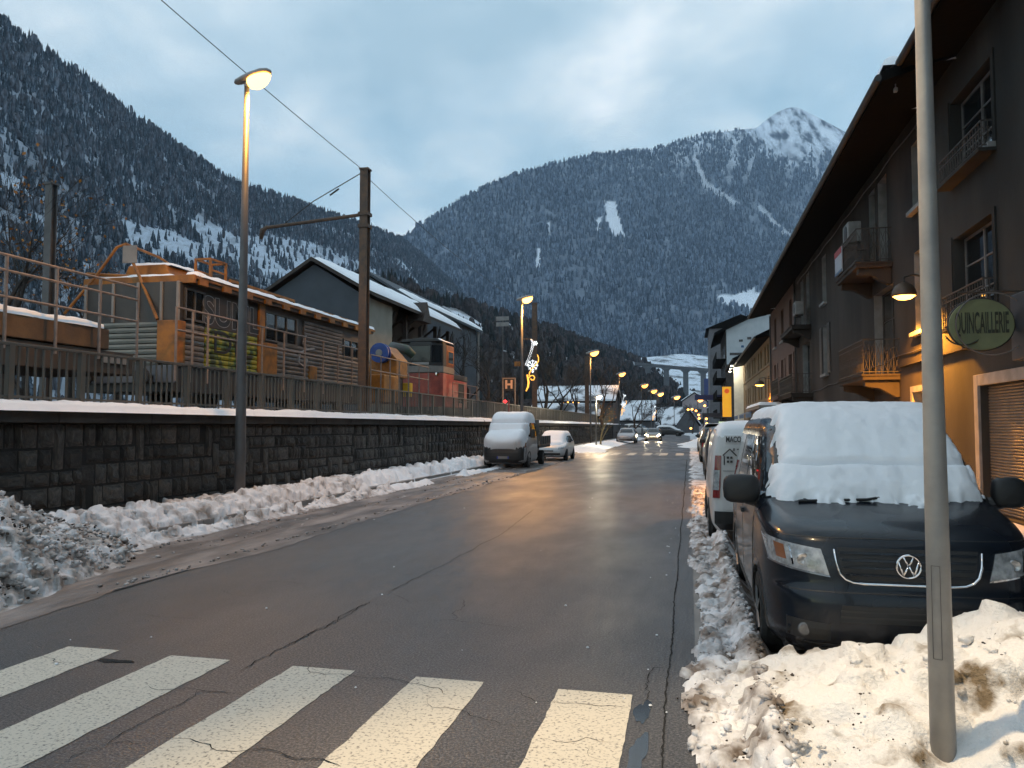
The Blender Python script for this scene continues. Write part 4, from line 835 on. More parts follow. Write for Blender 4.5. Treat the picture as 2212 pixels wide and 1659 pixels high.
for sg in (-1, 1):
    for yw in (.93, 3.93):
        wheel(van, sg * .83, yw, .33, sg, .215)
        mb = MB(); n = 22; P = np.zeros((3, n, 3)); Q = P.copy()
        for k in range(n):
            a = -.30 + (math.pi + .6) * k / (n - 1)
            for i, q in enumerate((.36, .385, .41)):
                yy = yw + math.cos(a) * q; zz = max(.2, .34 + math.sin(a) * q); xx = float(V.G(yy, zz)); P[i, k] = (sg * (xx + (.006, .012, .004)[i]), yy, zz); Q[i, k] = (sg * (xx - .08), yy, zz)
        mb.slab(P, Q).build('wheel_arch', SALT, van, local=True)
    # lower side dirt panel, doors, windows
    V.side('sill', [(1.36, .22), (3.5, .22), (3.5, .36), (1.36, .36)], BLACK, van, sg, .006)
    d = V.side('front_door', [(1.28, .40), (2.42, .40), (2.42, 1.16), (1.16, 1.16)], SALT, van, sg, .005)
    MB().box(*sorted((sg * .95, sg * .985)), 2.18, 2.36, 1.0, 1.04).build('handle', BLACK, d, local=True)
    V.side('sliding_door', [(2.46, .40), (3.5, .40), (3.5, 1.16), (2.46, 1.16)], SALT, van, sg, .005)
    V.side('window', [(1.28, 1.22), (2.40, 1.22), (2.40, 1.74), (1.74, 1.74)], GLASS, van, sg, .006); V.side('window', [(2.46, 1.22), (3.56, 1.22), (3.52, 1.75), (2.46, 1.75)], GLASS, van, sg, .006)
    V.side('window', [(3.62, 1.22), (4.62, 1.22), (4.5, 1.75), (3.60, 1.75)], GLASS, van, sg, .006)
    V.side('quarter_window', [(1.02, 1.24), (1.22, 1.22), (1.55, 1.62), (1.42, 1.58)], GLASS, van, sg, .006)
    # headlamp
    hl = V.front('headlamp', [(sg * .515, .782), (sg * .895, .838), (sg * .925, 1.008), (sg * .565, .962)], LAMPG, van, .012, .03, 18, 8)
    V.front('indicator', [(sg * .79, .868), (sg * .85, .874), (sg * .865, .978), (sg * .805, .968)], AMB, hl, .015, .0, 6, 4)
    for cx_, cr_ in ((.685, .042),): MB().lathe([(cr_, 0), (cr_ * 1.03, -.006), (cr_ * .85, -.010), (cr_ * .3, -.006)], 20, (sg * cx_, float(V.F(cx_, .885)) - .010, .885), 'y').build('reflector', LAMPR, hl, local=True)
    V.front('lamp_divider', [(sg * .745, .838), (sg * .755, .838), (sg * .775, .975), (sg * .765, .975)], CHROME, hl, .0145, .0, 3, 4)
    V.front('lamp_rim', [(sg * .51, .770), (sg * .90, .827), (sg * .90, .838), (sg * .513, .781)], CHROME, hl, .014, .0, 16, 2)
    MB().lathe([(.042, .02), (.046, -.008), (.036, -.014), (.01, -.016)], 20, (sg * .69, float(V.F(.69, .40)), .40), 'y').build('fog_lamp', FOGG, van, local=True)
    V.front('fog_recess', [(sg * .52, .33), (sg * .80, .33), (sg * .80, .47), (sg * .52, .45)], BLACK, van, .003, .01, 8, 4)
    # mirror
    mb = MB(); c0 = Vector((sg * 1.04, 1.20, 1.30)); prof = []
    for i in range(9):
        for k in range(16):
            th, ph = math.pi * i / 8, 2 * math.pi * k / 16; ex = .55; f = lambda q: math.copysign(abs(q) ** ex, q)
            prof.append((c0.x + (.155 if sg < 0 else .125) * f(math.sin(th)) * f(math.cos(ph)), c0.y + .07 * f(math.cos(th)), c0.z + .125 * f(math.sin(th)) * f(math.sin(ph))))
    mi = mb.add(prof, [(i * 16 + k, i * 16 + (k + 1) % 16, (i + 1) * 16 + (k + 1) % 16, (i + 1) * 16 + k) for i in range(8) for k in range(16)]).build('mirror', BLACK, van, smooth=True, local=True)
    MB().tube([(sg * .90, 1.22, 1.20), (sg * 1.0, 1.21, 1.22)], [.06, .05], 8).build('mirror_arm', BLACK, mi, local=True)
# windscreen, grille, bumper details
V.front('windscreen', [(-.80, 1.26), (.80, 1.26), (.70, 1.82), (-.70, 1.82)], GLASS, van, .006, .02, 24, 10)
V.front('grille', [(-.42, .755), (.42, .755), (.455, .975), (-.455, .975)], BLACK, van, .004, .03, 20, 6)
for k in range(4):
    z_ = .785 + k * .05; V.front('grille_bar', [(-.41 - .01 * k, z_), (.41 + .01 * k, z_), (.415 + .01 * k, z_ + .016), (-.415 - .01 * k, z_ + .016)], NAVY, van, .014, .0, 20, 2)
path = [(-.478, .965), (-.466, .87), (-.445, .80), (-.41, .762), (-.36, .742)] + [(x, .734) for x in np.linspace(-.29, .29, 13)] + [(.36, .742), (.41, .762), (.445, .80), (.466, .87), (.478, .965)]
MB().tube([(x, float(V.F(x, z)) - .014, z) for x, z in path], .0105, 8).build('chrome_trim', CHROME, van, smooth=True, local=True)
V.front('lower_intake', [(-.46, .47), (.46, .47), (.44, .585), (-.44, .585)], BLACK, van, .004, .02, 20, 5)
for k in range(2): V.front('intake_bar', [(-.45, .50 + .04 * k), (.45, .50 + .04 * k), (.45, .512 + .04 * k), (-.45, .512 + .04 * k)], DARKMET, van, .010, .0, 20, 2)
V.front('bumper_seam', [(-.90, .668), (.90, .668), (.90, .674), (-.90, .674)], BLACK, van, .002, .005, 40, 2)
V.front('bonnet_seam', [(-.88, 1.035), (.88, 1.035), (.88, 1.041), (-.88, 1.041)], BLACK, van, .002, .005, 40, 2)
V.front('bumper_lip', [(-.62, .255), (.62, .255), (.62, .275), (-.62, .275)], CHROME if False else DARKMET, van, .006, .005, 20, 2)
MB().tube([(-.62, float(V.F(.4, 1.235)) - .02, 1.235), (-.1, float(V.F(.1, 1.245)) - .03, 1.255), (.3, float(V.F(.3, 1.30)) - .03, 1.32)], .012, 6).build('wiper', BLACK, van, local=True)
V.side('roof_gutter', [(1.75, 1.80), (4.6, 1.80), (4.6, 1.815), (1.75, 1.815)], BLACK, van, -1, .004)
for dz in ((.27, .005),): V.front('spoiler_line', [(-.7, .30), (.7, .30), (.7, .308), (-.7, .308)], DARKMET, van, .004, .0, 24, 2)
# round emblem with V over W
yc_ = float(V.F(0, .87)) - .03; em = MB(); Nn = 32
em.tube([(.078 * math.cos(2 * math.pi * k / Nn), yc_, .865 + .078 * math.sin(2 * math.pi * k / Nn)) for k in range(Nn + 1)], .0085, 8)
def seg(a, b): em.tube([(a[0], yc_, .865 + a[1]), (b[0], yc_, .865 + b[1])], .0085, 6)
for a, b in (((-.034, .068), (-.004, .008)), ((.034, .068), (.004, .008)), ((-.066, .036), (-.034, -.064)), ((-.034, -.064), (-.003, .002)), ((.066, .036), (.034, -.064)), ((.034, -.064), (.003, .002))): seg(a, b)
e_ = em.build('emblem', CHROME, van, smooth=True, local=True); MB().lathe([(.001, .012), (.079, .012), (.079, .0), (.001, -.002)][::-1], 28, (0, yc_ + .008, .865), 'y').build('emblem_disc', BLACK, e_, local=True)
def th_up(X, Y):
    n = fbm(X * 3, Y * 3, 101, 4); n2 = fbm(X * 9, Y * 9, 102, 3); Zt = V.top(X, Y); n3 = fbm(X * 17, Y * 17, 104, 3); edge = .70 + .06 * (n - .5) + .10 * np.maximum(0, 1.75 - Zt) + (.10 * (n2 - .5) + .09 * (n3 - .5)) * (Zt < 1.86)
    zcut = 1.475 + .05 * (fbm(X * 1.5, X * 0, 103, 3) - .5)
    lat = np.clip((edge - np.abs(X + .0)) / .10, 0, 1); lat = np.sqrt(1 - (1 - lat) ** 2); low = np.clip((Zt - zcut) / .03, 0, 1); low = np.sqrt(1 - (1 - low) ** 2)
    rear = np.clip((4.65 - Y) / .15, 0, 1)
    return np.minimum(np.minimum(lat, low), rear) * (.075 + .022 * n + .016 * n2 + .010 * n3 + .03 * np.exp(-((Y - 1.9) / .5) ** 2)) - .004
def th_lo(X, Y):
    n = fbm(X * 3 + 9, Y * 3, 111, 4); n2 = fbm(X * 9, Y * 9, 112, 3); Zt = V.top(X, Y); n3 = fbm(X * 17, Y * 17, 114, 3); edge = .82 + .12 * (n - .5) + .14 * (n2 - .5) + .10 * (n3 - .5)
    zlo = 1.222 + .04 * (fbm(X * 3, X * 0, 113, 4) - .5) * 2 + .03 * (n3 - .5); zhi = 1.468 + .05 * (fbm(X * 1.5, X * 0, 103, 3) - .5)
    lat = np.clip((edge - np.abs(X)) / .10, 0, 1); a = np.clip((Zt - zlo) / .10, 0, 1); b = np.clip((zhi - Zt) / .03, 0, 1); q = np.minimum(np.minimum(lat, a), b); q = np.sqrt(1 - (1 - q) ** 2)
    return q * (.075 + .03 * n + .022 * n2 + .014 * n3) - .004
snow_on(V, 'van_snow', 'thick snow on the roof and upper windscreen of the navy van', van, -.86, .86, .9, 4.7, th_up, .022)
snow_on(V, 'van_snow', 'slid slab of snow on the lower windscreen of the navy van', van, -.96, .96, .62, 1.35, th_lo, .018)

# ---- generic bodies
def hatch(label, loc, rot, paint, snow=None, scale=1.0, lights=None, suv=False, group=None, name='parked_car', tall=1.0):
    t = thing(name, label, 'car', loc, rot, group, scale)
    C_ = Car([(.20, .14, 3.9, .76), (.32, .02, 4.0, .84), (.5, .0, 4.02, .865), (.66, .06, 4.02, .87), (.76, .22, 4.0, .868), (.86, .62, 3.98, .86), (.94, 1.0, 3.95, .84), (1.14, 1.34, 3.82, .76), (1.34, 1.72, 3.6, .66), (1.42, 2.0, 3.4, .56), (1.45, 2.4, 3.1, .40)] if not suv else
            [(.25, .12, 4.2, .78), (.38, .02, 4.3, .88), (.6, .0, 4.3, .90), (.85, .06, 4.3, .905), (.98, .28, 4.28, .90), (1.06, .8, 4.26, .89), (1.12, 1.1, 4.24, .87), (1.35, 1.42, 4.15, .80), (1.58, 1.8, 4.0, .72), (1.66, 2.2, 3.8, .60), (1.69, 2.6, 3.4, .4)], 5.0, 7.0)
    C_.body('body', paint, t, N=72, nz=34); b0 = 1.12 if suv else .95; b1 = 1.56 if suv else 1.31; r = .34 if suv else .30; yr = 3.35 if suv else 3.2
    C_.front('windscreen', [(-.70, b0 + .02), (.70, b0 + .02), (.58, b1), (-.58, b1)], GLASS, t, .008, .02, 12, 6); C_.front('rear_window', [(-.66, b0 + .04), (.66, b0 + .04), (.56, b1), (-.56, b1)], GLASS, t, .008, .02, 12, 6, back=True)
    C_.front('bumper', [(-.6, .26), (.6, .26), (.6, .42), (-.6, .42)], BLACK, t, .008, .02, 12, 3); C_.front('rear_bumper', [(-.7, .28), (.7, .28), (.7, .46), (-.7, .46)], BLACK, t, .008, .02, 12, 3, back=True)
    C_.front('number_plate', [(-.26, .48), (.26, .48), (.26, .58), (-.26, .58)], CONC_L, t, .012, .0, 4, 2)
    for sg in (-1, 1):
        for y in (.78, yr): arch(C_, t, y, r, sg); wheel(t, sg * .79, y, r, sg, .18)
        C_.side('window', [(1.35, b0 + .02), (2.2, b0 + .02), (2.2, b1 - .02), (1.75, b1 - .02)], GLASS, t, sg, .006, .02, 6, 4); C_.side('window', [(2.27, b0 + .02), (3.3, b0 + .05), (3.05, b1 - .02), (2.27, b1 - .02)], GLASS, t, sg, .006, .02, 6, 4)
        C_.front('headlamp', [(sg * .48, .60), (sg * .80, .64), (sg * .82, .76), (sg * .52, .72)] if not suv else [(sg * .5, .78), (sg * .84, .80), (sg * .85, .95), (sg * .52, .93)], lights or LAMPG, t, .012, .02, 6, 4)
        C_.front('tail_lamp', [(sg * .56, .72), (sg * .80, .72), (sg * .78, .94), (sg * .60, .94)], M_('tail_red', (.30, .012, .012), (.2, .01, .01), 3, rough=.25, coat=.5), t, .012, .02, 6, 4, back=True)
        MB().box(*sorted((sg * .84, sg * 1.0)), 1.32, 1.42, b0, b0 + .13).build('mirror', BLACK, t, local=True, bevel=.03)
    if snow:
        snow_on(C_, 'car_snow', snow, t, -.72, .72, .3, 3.8, lambda X, Y: np.minimum(np.clip((.66 - np.abs(X)) / .12, 0, 1), np.clip((C_.top(X, Y) - .84) / .05, 0, 1)) ** .5 * (.10 + .06 * fbm(X * 3, Y * 3, 7, 3)) - .01, .08)
    return t
WHITEP = M_('white_paint', (.62, .62, .62), (.52, .50, .49), 1.5, 6, rough=.3, coat=.5); SILV = M_('silver_paint', (.28, .29, .31), (.22, .23, .25), 2, rough=.3, metal=.5, coat=.4)
DKG = M_('dark_green_paint', (.012, .02, .018), (.02, .025, .024), 2, rough=.3, coat=.6); DKB = M_('dark_grey_paint', (.02, .022, .026), (.03, .032, .036), 2, rough=.3, coat=.6)

# ---- white builder's van (rear towards us)
t = thing('parked_van', 'white builder van with its rear doors towards us behind the navy van', 'van', (1.17, 12.5 + 4.1, 0), math.pi, None, 1.0)
K = Car([(.22, .2, 4.0, .80), (.34, .04, 4.08, .86), (.6, .0, 4.10, .885), (.8, .10, 4.10, .89), (.95, .7, 4.10, .89), (1.05, 1.1, 4.10, .885), (1.4, 1.5, 4.08, .86), (1.65, 1.8, 4.04, .82), (1.76, 2.1, 3.96, .76), (1.80, 2.5, 3.8, .62), (1.82, 2.8, 3.5, .4)], 5, 16)
K.body('body', WHITEP, t, N=96, nz=50)
K.front('rear_bumper', [(-.82, .24), (.82, .24), (.82, .52), (-.82, .52)], BLACK, t, .03, .02, 20, 4, back=True)
d1 = K.front('rear_door', [(-.70, .55), (-.01, .55), (-.01, 1.66), (-.66, 1.66)], WHITEP, t, .010, .01, 10, 8, back=True); d2 = K.front('rear_door', [(.01, .55), (.70, .55), (.66, 1.66), (.01, 1.66)], WHITEP, t, .010, .01, 10, 8, back=True)
REDL = M_('tail_lens', (.26, .012, .012), (.16, .01, .012), 3, rough=.2, coat=.6)
for sg in (-1, 1):
    tl = K.front('tail_lamp', [(sg * .74, .72), (sg * .845, .72), (sg * .80, 1.36), (sg * .71, 1.36)], REDL, t, .018, .03, 6, 8, back=True)
    K.front('reverse_lens', [(sg * .75, .84), (sg * .845, .84), (sg * .825, 1.14), (sg * .735, 1.14)], LAMPG, tl, .022, .0, 5, 4, back=True)
    for y in (.8, 3.3): arch(K, t, y, .31, sg); wheel(t, sg * .80, y, .31, sg, .19)
    K.side('window', [(1.35, 1.1), (2.1, 1.1), (2.1, 1.6), (1.75, 1.6)], GLASS, t, sg)
LETT = M_('van_lettering', (.035, .03, .03), (.05, .045, .04), 5, rough=.6)
def rear_M(x, z): return Matrix.Translation((x, 4.10 + .022, z)) @ Matrix(((-1, 0, 0, 0), (0, 0, 1, 0), (0, 1, 0, 0), (0, 0, 0, 1)))
text('lettering', 'MAÇONNERIE', .115, LETT, t, rear_M(.40, 1.60), .002, .66, .003)
lg = MB(); y_ = 4.128
def lbar(a, b, w=.011): lg.tube([(a[0], y_, a[1]), (b[0], y_, b[1])], w, 5)
# the small house emblem sits on the left door (seen from behind)
for a, b in (((.67, 1.22), (.67, 1.36)), ((.69, 1.36), (.585, 1.46)), ((.585, 1.46), (.49, 1.36)), ((.525, 1.43), (.525, 1.47)), ((.40, 1.13), (.69, 1.13)), ((.34, 1.455), (.48, 1.455))): lbar(a, b, .010 if a[1] != 1.13 else .004)
for x in (.565, .615):
    for z in (1.27, 1.33): lg.box(x - .017, x + .017, y_ - .004, y_ + .004, z - .017, z + .017)
lg.build('house_emblem', LETT, t, local=True)
snow_on(K, 'van_snow', 'thin snow on the roof of the white builder van', t, -.80, .80, 1.9, 4.08, lambda X, Y: np.minimum(np.clip((.76 - np.abs(X)) / .1, 0, 1), np.clip((4.04 - Y) / .1, 0, 1)) ** .5 * (.05 + .04 * fbm(X * 4, Y * 4, 3, 3)) - .006, .05)

# ---- snowed-in flatbed truck on the left
t = thing('flatbed_truck', 'white crew cab flatbed truck buried in snow parked by the stone wall', 'truck', (-7.78, 33.2, 0), 0, None, 1.0)
Tk = Car([(.22, .1, 2.9, .88), (.35, .02, 2.95, .96), (.6, .0, 2.95, .98), (.75, .03, 2.95, .985), (.95, .08, 2.95, .985), (1.1, .2, 2.95, .98), (1.22, .45, 2.95, .97), (1.32, .72, 2.95, .955), (1.7, 1.0, 2.93, .90), (2.05, 1.28, 2.9, .84), (2.16, 1.5, 2.85, .76), (2.2, 1.8, 2.7, .6)], 5.5, 14)
Tk.body('cab', M_('grubby_white', (.34, .34, .35), (.24, .235, .23), 1.5, 7, rough=.35, coat=.3), t, N=96, nz=46)
Tk.front('bumper', [(-.93, .24), (.93, .24), (.95, .96), (-.95, .96)], BLACK, t, .02, .03, 24, 6); Tk.front('windscreen', [(-.8, 1.34), (.8, 1.34), (.72, 2.02), (-.72, 2.02)], GLASS, t, .006, .02, 16, 6)
Tk.front('number_plate', [(-.26, .42), (.26, .42), (.26, .53), (-.26, .53)], CONC_L, t, .03, .0, 8, 2)
for sx_ in (-.235, .235): Tk.front('plate_band', [(sx_ - .022, .422), (sx_ + .022, .422), (sx_ + .022, .528), (sx_ - .022, .528)], M_('plate_blue', (.01, .04, .35), (.01, .03, .3), 3), t, .034, .0, 3, 2)
for sg in (-1, 1):
    Tk.front('headlamp', [(sg * .62, .84), (sg * .90, .86), (sg * .92, 1.06), (sg * .66, 1.02)], LAMPG, t, .012, .02, 8, 5); Tk.front('indicator', [(sg * .86, .9), (sg * .93, .9), (sg * .93, 1.1), (sg * .88, 1.08)], AMB, t, .016, .0, 4, 3)
    for y in (.85, 4.3): wheel(t, sg * .86, y, .34, sg, .22)
    arch(Tk, t, .85, .34, sg)
    for a, b, c in ((1.05, 1.9, 1.42), (1.98, 2.75, 1.98)): Tk.side('window', [(a, 1.35), (b, 1.35), (b, 1.95), (c, 1.95)], GLASS, t, sg)
    MB().box(*sorted((sg * 1.0, sg * 1.2)), .95, 1.08, 1.3, 1.68).build('mirror', BLACK, t, local=True, bevel=.03)
    d = MB().box(*sorted((sg * 1.0, sg * 1.03)), 3.1, 6.0, .95, 1.35).build('side_board', M_('board_grey', (.12, .11, .10), (.09, .085, .08), 2, rough=.6), t, local=True)
    for k in range(5): MB().box(*sorted((sg * 1.031, sg * 1.05)), 3.3 + k * .6, 3.36 + k * .6, .96, 1.34).build('rib', DARKMET, d, local=True)
MB().box(-1.0, 1.0, 3.05, 6.05, .80, .94).build('flatbed', DARKMET, t, local=True); MB().box(-.45, .45, 2.6, 6, .5, .79).build('chassis', BLACK, t, local=True); MB().box(-1.0, 1.0, 3.0, 3.06, .95, 2.1).build('head_board', M_('board2', (.16, .15, .13), (.1, .1, .09), 2), t, local=True)
def tr_lo(X, Y):
    n = fbm(X * 1.6, Y * 1.6, 121, 3); Z = Tk.top(X, Y); q = np.minimum(np.clip((.90 + .10 * (n - .5) - .25 * np.clip(1.0 - Z, 0, .5) - np.abs(X)) / .22, 0, 1), np.clip((Z - (.86 + .14 * (X / .9) ** 2)) / .12, 0, 1)); q = np.minimum(q, np.clip((1.83 - Z) / .15, 0, 1)); return np.sqrt(1 - (1 - q) ** 2) * (.36 + .10 * n) - .01
def tr_hi(X, Y):
    n = fbm(X * 1.6, Y * 1.6, 131, 3); Z = Tk.top(X, Y); q = np.minimum(np.clip((.86 - np.abs(X)) / .2, 0, 1), np.clip((Z - 1.86) / .12, 0, 1)); q = np.minimum(q, np.clip((2.9 - Y) / .3, 0, 1)); return np.sqrt(1 - (1 - q) ** 2) * (.22 + .08 * n) - .01
snow_on(Tk, 'truck_snow', 'bulging blanket of snow over the bonnet and windscreen of the flatbed truck', t, -1.02, 1.02, .02, 1.4, tr_lo, .03); snow_on(Tk, 'truck_snow', 'cap of snow on the flatbed truck cab roof', t, -.95, .95, 1.0, 2.95, tr_hi, .04)
soft_slab('truck_snow', 'snow lying on the load bed of the flatbed truck', -8.7, -6.85, 36.3, 39.1, .95, .12, 12)
hatch('white hatchback parked just behind the flatbed truck', (-7.15, 40.8, 0), 0, WHITEP, 'snow on the white hatchback behind the truck')
hatch('silver car parked facing us beyond the second crossing on the left', (-6.6, 84.5, 0), 0, SILV, None, 1.15)
HEAD = M_('lit_headlamp', (1, .85, .6), (1, .85, .6), 1, emit=(1, .80, .50), es=60)
on = hatch('oncoming car with both headlights shining on the wet road', (-4.35, 97, 0), 0, DKB, None, 1.12, HEAD, name='oncoming_car')
for sg in (-1, 1): point('headlight', (-4.35 + sg * .75, 96.7, .75), 220, (1, .80, .52), .15)
hatch('dark grey sport utility car parked directly ahead of the white builder van', (1.42, 31, 0), math.pi, DKB, None, 1.08, None, True)
hatch('dark green car with snow on its roof parked along the right kerb', (1.42, 45, 0), math.pi, DKG, 'patchy snow on the dark green parked car', 1.08, None, True)
hatch('dark car covered in snow farthest along the right kerb', (1.5, 62, 0), math.pi, DKB, 'snow covering the farthest dark car on the right kerb', 1.1)
hatch('snow covered car beside the heap beyond the right hand crossing', (1.7, 74, 0), math.pi, DKB, 'snow over the car by the far right heap', 1.1)
hatch('pale orange lit van at the far bend of the road', (-6.5, 150, 0), R(75), WHITEP, None, 1.35, None, True, name='distant_car')
hatch('dark car with snow at the far bend right of the pale van', (-1.0, 150, 0), R(80), DKB, 'snow on the dark car at the far bend', 1.3, name='distant_car')
def snow_far(X, Y): return (.75 * np.exp(-(((X - 1.3) / 1.6) ** 2 + ((Y - 82) / 5) ** 2)) + .35 * np.exp(-(((X - .6) / 1.2) ** 2 + ((Y - 72) / 3) ** 2))) * (.6 + .8 * fbm(X * 2, Y * 1, 5, 4)) - .06
hfield('snow_heap', -1.6, 3.6, 62, 98, .12, snow_far, SNOW, 'pointed ploughed heap of snow at the right kerb beyond the far crossing', ymap=.2)
def snow_l2(X, Y): return (.34 * np.exp(-(((X + 8.2) / 1.2) ** 2)) * sstep(52, 58, Y) * (.6 + .8 * fbm(X * 2, Y * .8, 15, 4)) + .3 * np.exp(-(((X + 6.8) / .9) ** 2 + ((Y - 57) / 1.6) ** 2))) - .03
hfield('roadside_snow', -10.4, -5.8, 52, 122, .15, snow_l2, SNOW, 'low snow bank around the white street lamp and silver car', ymap=.3)
# ------------------------------------------------------------------ right hand house fronts (walls face -x)
XW = 5.5
REND = M_('grey_brown_render', (.064, .052, .046), (.027, .023, .021), .6, 10, stretch=(1, 1, .35), spec=.2, rough=.9, bump=.55, bscale=30, bdist=.012)
REND0 = M_('grey_render', (.048, .046, .043), (.022, .022, .021), .6, 10, stretch=(1, 1, .35), spec=.2, rough=.9, bump=.55, bscale=30, bdist=.012)
REND_B = M_('pink_brown_render', (.12, .068, .052), (.09, .052, .042), .7, 7, rough=.9, bump=.4, bscale=30)
REND_C = M_('ochre_render', (.22, .15, .08), (.17, .115, .065), .7, 7, rough=.9, bump=.4, bscale=30)
TRIM = M_('pale_trim', (.27, .265, .26), (.19, .185, .18), 3, 6, rough=.8, bump=.2)
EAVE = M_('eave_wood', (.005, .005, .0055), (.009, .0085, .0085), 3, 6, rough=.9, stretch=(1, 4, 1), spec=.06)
SHUT = M_('shutter_paint', (.05, .045, .045), (.035, .033, .033), 3, rough=.6)
WOODW = M_('window_wood', (.16, .15, .14), (.11, .10, .10), 4, rough=.6)
IRON = M_('wrought_iron', (.045, .035, .03), (.06, .045, .035), 6, rough=.6)
def facade(bld, xw, y0, y1, z0, z1, holes, mat, depth=.28, reveal=None):
    ys = sorted({y0, y1, *[h[0] for h in holes], *[h[1] for h in holes]}); zs = sorted({z0, z1, *[h[2] for h in holes], *[h[3] for h in holes]}); mb = MB(); rv = MB()
    for a, b in zip(ys[:-1], ys[1:]):
        for c, d in zip(zs[:-1], zs[1:]):
            ym, zm = (a + b) / 2, (c + d) / 2
            if any(h[0] < ym < h[1] and h[2] < zm < h[3] for h in holes): continue
            mb.add([(xw, a, c), (xw, b, c), (xw, b, d), (xw, a, d)], [(0, 3, 2, 1)])
    for h in holes:
        a, b, c, d = h[:4]; e = xw + depth
        (rv := MB()).add([(xw, a, c), (e, a, c), (e, b, c), (xw, b, c), (xw, a, d), (e, a, d), (e, b, d), (xw, b, d)], [(0, 1, 2, 3), (4, 7, 6, 5), (0, 4, 5, 1), (3, 2, 6, 7)]); rv.build('window_reveal', reveal or mat, bld)
    mb.build('wall', mat, bld)
def window(bld, xw, h, nm=2, mat=WOODW, depth=.2, sill=True, tr=1, sill_mat=TRIM):
    a, b, c, d = h[:4]; x = xw + depth; f = .05; mb = MB()
    mb.box(x, x + .06, a, a + f, c, d).box(x, x + .06, b - f, b, c, d).box(x, x + .06, a + f, b - f, d - f, d).box(x, x + .06, a + f, b - f, c, c + f)
    for k in range(1, nm): q = a + (b - a) * k / nm; mb.box(x - .005, x + .055, q - .03, q + .03, c + f, d - f)
    for k in range(1, tr + 1): q = c + (d - c) * k / (tr + 1); mb.box(x + .004, x + .05, a + f, b - f, q - .015, q + .015)
    w = mb.build('window', mat, bld); MB().box(x + .025, x + .035, a + f, b - f, c + f, d - f).build('pane', GLASS, w)
    if sill: MB().box(xw - .14, xw + depth - .005, a - .10, b + .10, c - .11, c - .004).build('sill', sill_mat, w, bevel=.01)
    return w
def iron_guard(parent, x, y0, y1, z0, z1, name='railing', curl=True, side=None):
    mb = MB(); mb.box(x - .015, x + .015, y0, y1, z1 - .03, z1).box(x - .01, x + .01, y0, y1, z0 + .05, z0 + .075).box(x - .01, x + .01, y0, y1, z1 - .16, z1 - .14)
    n = max(2, int((y1 - y0) / .14))
    for k in range(n + 1): q = y0 + (y1 - y0) * k / n; mb.box(x - .008, x + .008, q - .008, q + .008, z0, z1)
    if curl:
        for k in range(n):
            q = y0 + (y1 - y0) * (k + .5) / n; m = (z0 + z1) / 2 - .04; r_ = min(.06, (y1 - y0) / n * .45)
            mb.tube([(x, q + r_ * math.cos(a), m + 1.9 * r_ * math.sin(a)) for a in np.linspace(0, 2 * math.pi, 11)], .006, 4)
    if side:
        for ye in (y0, y1):
            mb.box(x, side, ye - .012, ye + .012, z1 - .03, z1 - .001).box(x, side, ye - .01, ye + .01, z0 + .05, z0 + .074)
            m = max(2, int((side - x) / .14))
            for k in range(1, m): q = x + (side - x) * k / m; mb.box(q - .008, q + .008, ye - .007, ye + .007, z0, z1 - .01)
            for k in range(m):
                q = x + (side - x) * (k + .5) / m
                for s_ in (1, -1): mb.tube([(q - s_ * .05, ye, z0 + .1), (q + s_ * .05, ye, (z0 + z1) / 2), (q - s_ * .05, ye, z1 - .12)], .007, 4)
    return mb.build(name, IRON, parent)
def balcony(bld, y0, y1, z, depth=.95, th=.16, rail=.95, mat=None, bracket=True):
    b = MB().box(XW - depth, XW - .003, y0, y1, z - th, z).build('balcony', mat or REND, bld, bevel=.02)
    MB().box(XW - depth - .03, XW - .004, y0 - .03, y1 + .03, z - .05, z + .004).build('slab_edge', mat or REND, b)
    if bracket:
        for y in (y0 + .12, y1 - .37):
            MB().prism([(XW - .004, z - th - .002), (XW - depth + .08, z - th - .002), (XW - depth + .08, z - th - .16), (XW - depth + .28, z - th - .20), (XW - .5, z - th - .22), (XW - .3, z - th - .34), (XW - .1, z - th - .46), (XW - .004, z - th - .46)], 'y', y, y + .25).build('bracket', mat or REND, b, bevel=.015)
    if rail: iron_guard(b, XW - depth + .03, y0 + .02, y1 - .02, z + .002, z + rail, 'railing', True, XW - .01)
    return b
def eave(bld, xo, y0, y1, zo, zw, over=6.5):
    MB().add([(xo, y0, zo), (XW + .02, y0, zw), (XW + .02, y1, zw), (xo, y1, zo), (xo, y0, zo + .20), (XW + over, y0, zo + .20 + (XW + over - xo) * .48), (XW + over, y1, zo + .20 + (XW + over - xo) * .48), (xo, y1, zo + .20)],
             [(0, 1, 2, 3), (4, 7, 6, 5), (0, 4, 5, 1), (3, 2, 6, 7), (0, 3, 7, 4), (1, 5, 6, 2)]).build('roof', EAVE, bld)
    MB().tube([(xo - .06, y0 + .05, zo + .10), (xo - .06, y1 - .05, zo + .10)], .075, 10).build('gutter', DARKMET, bld)
def downpipe(bld, y, z1, x=XW - .08): MB().tube([(x, y, .1), (x, y, z1)], .05, 8).build('downpipe', DARKMET, bld)

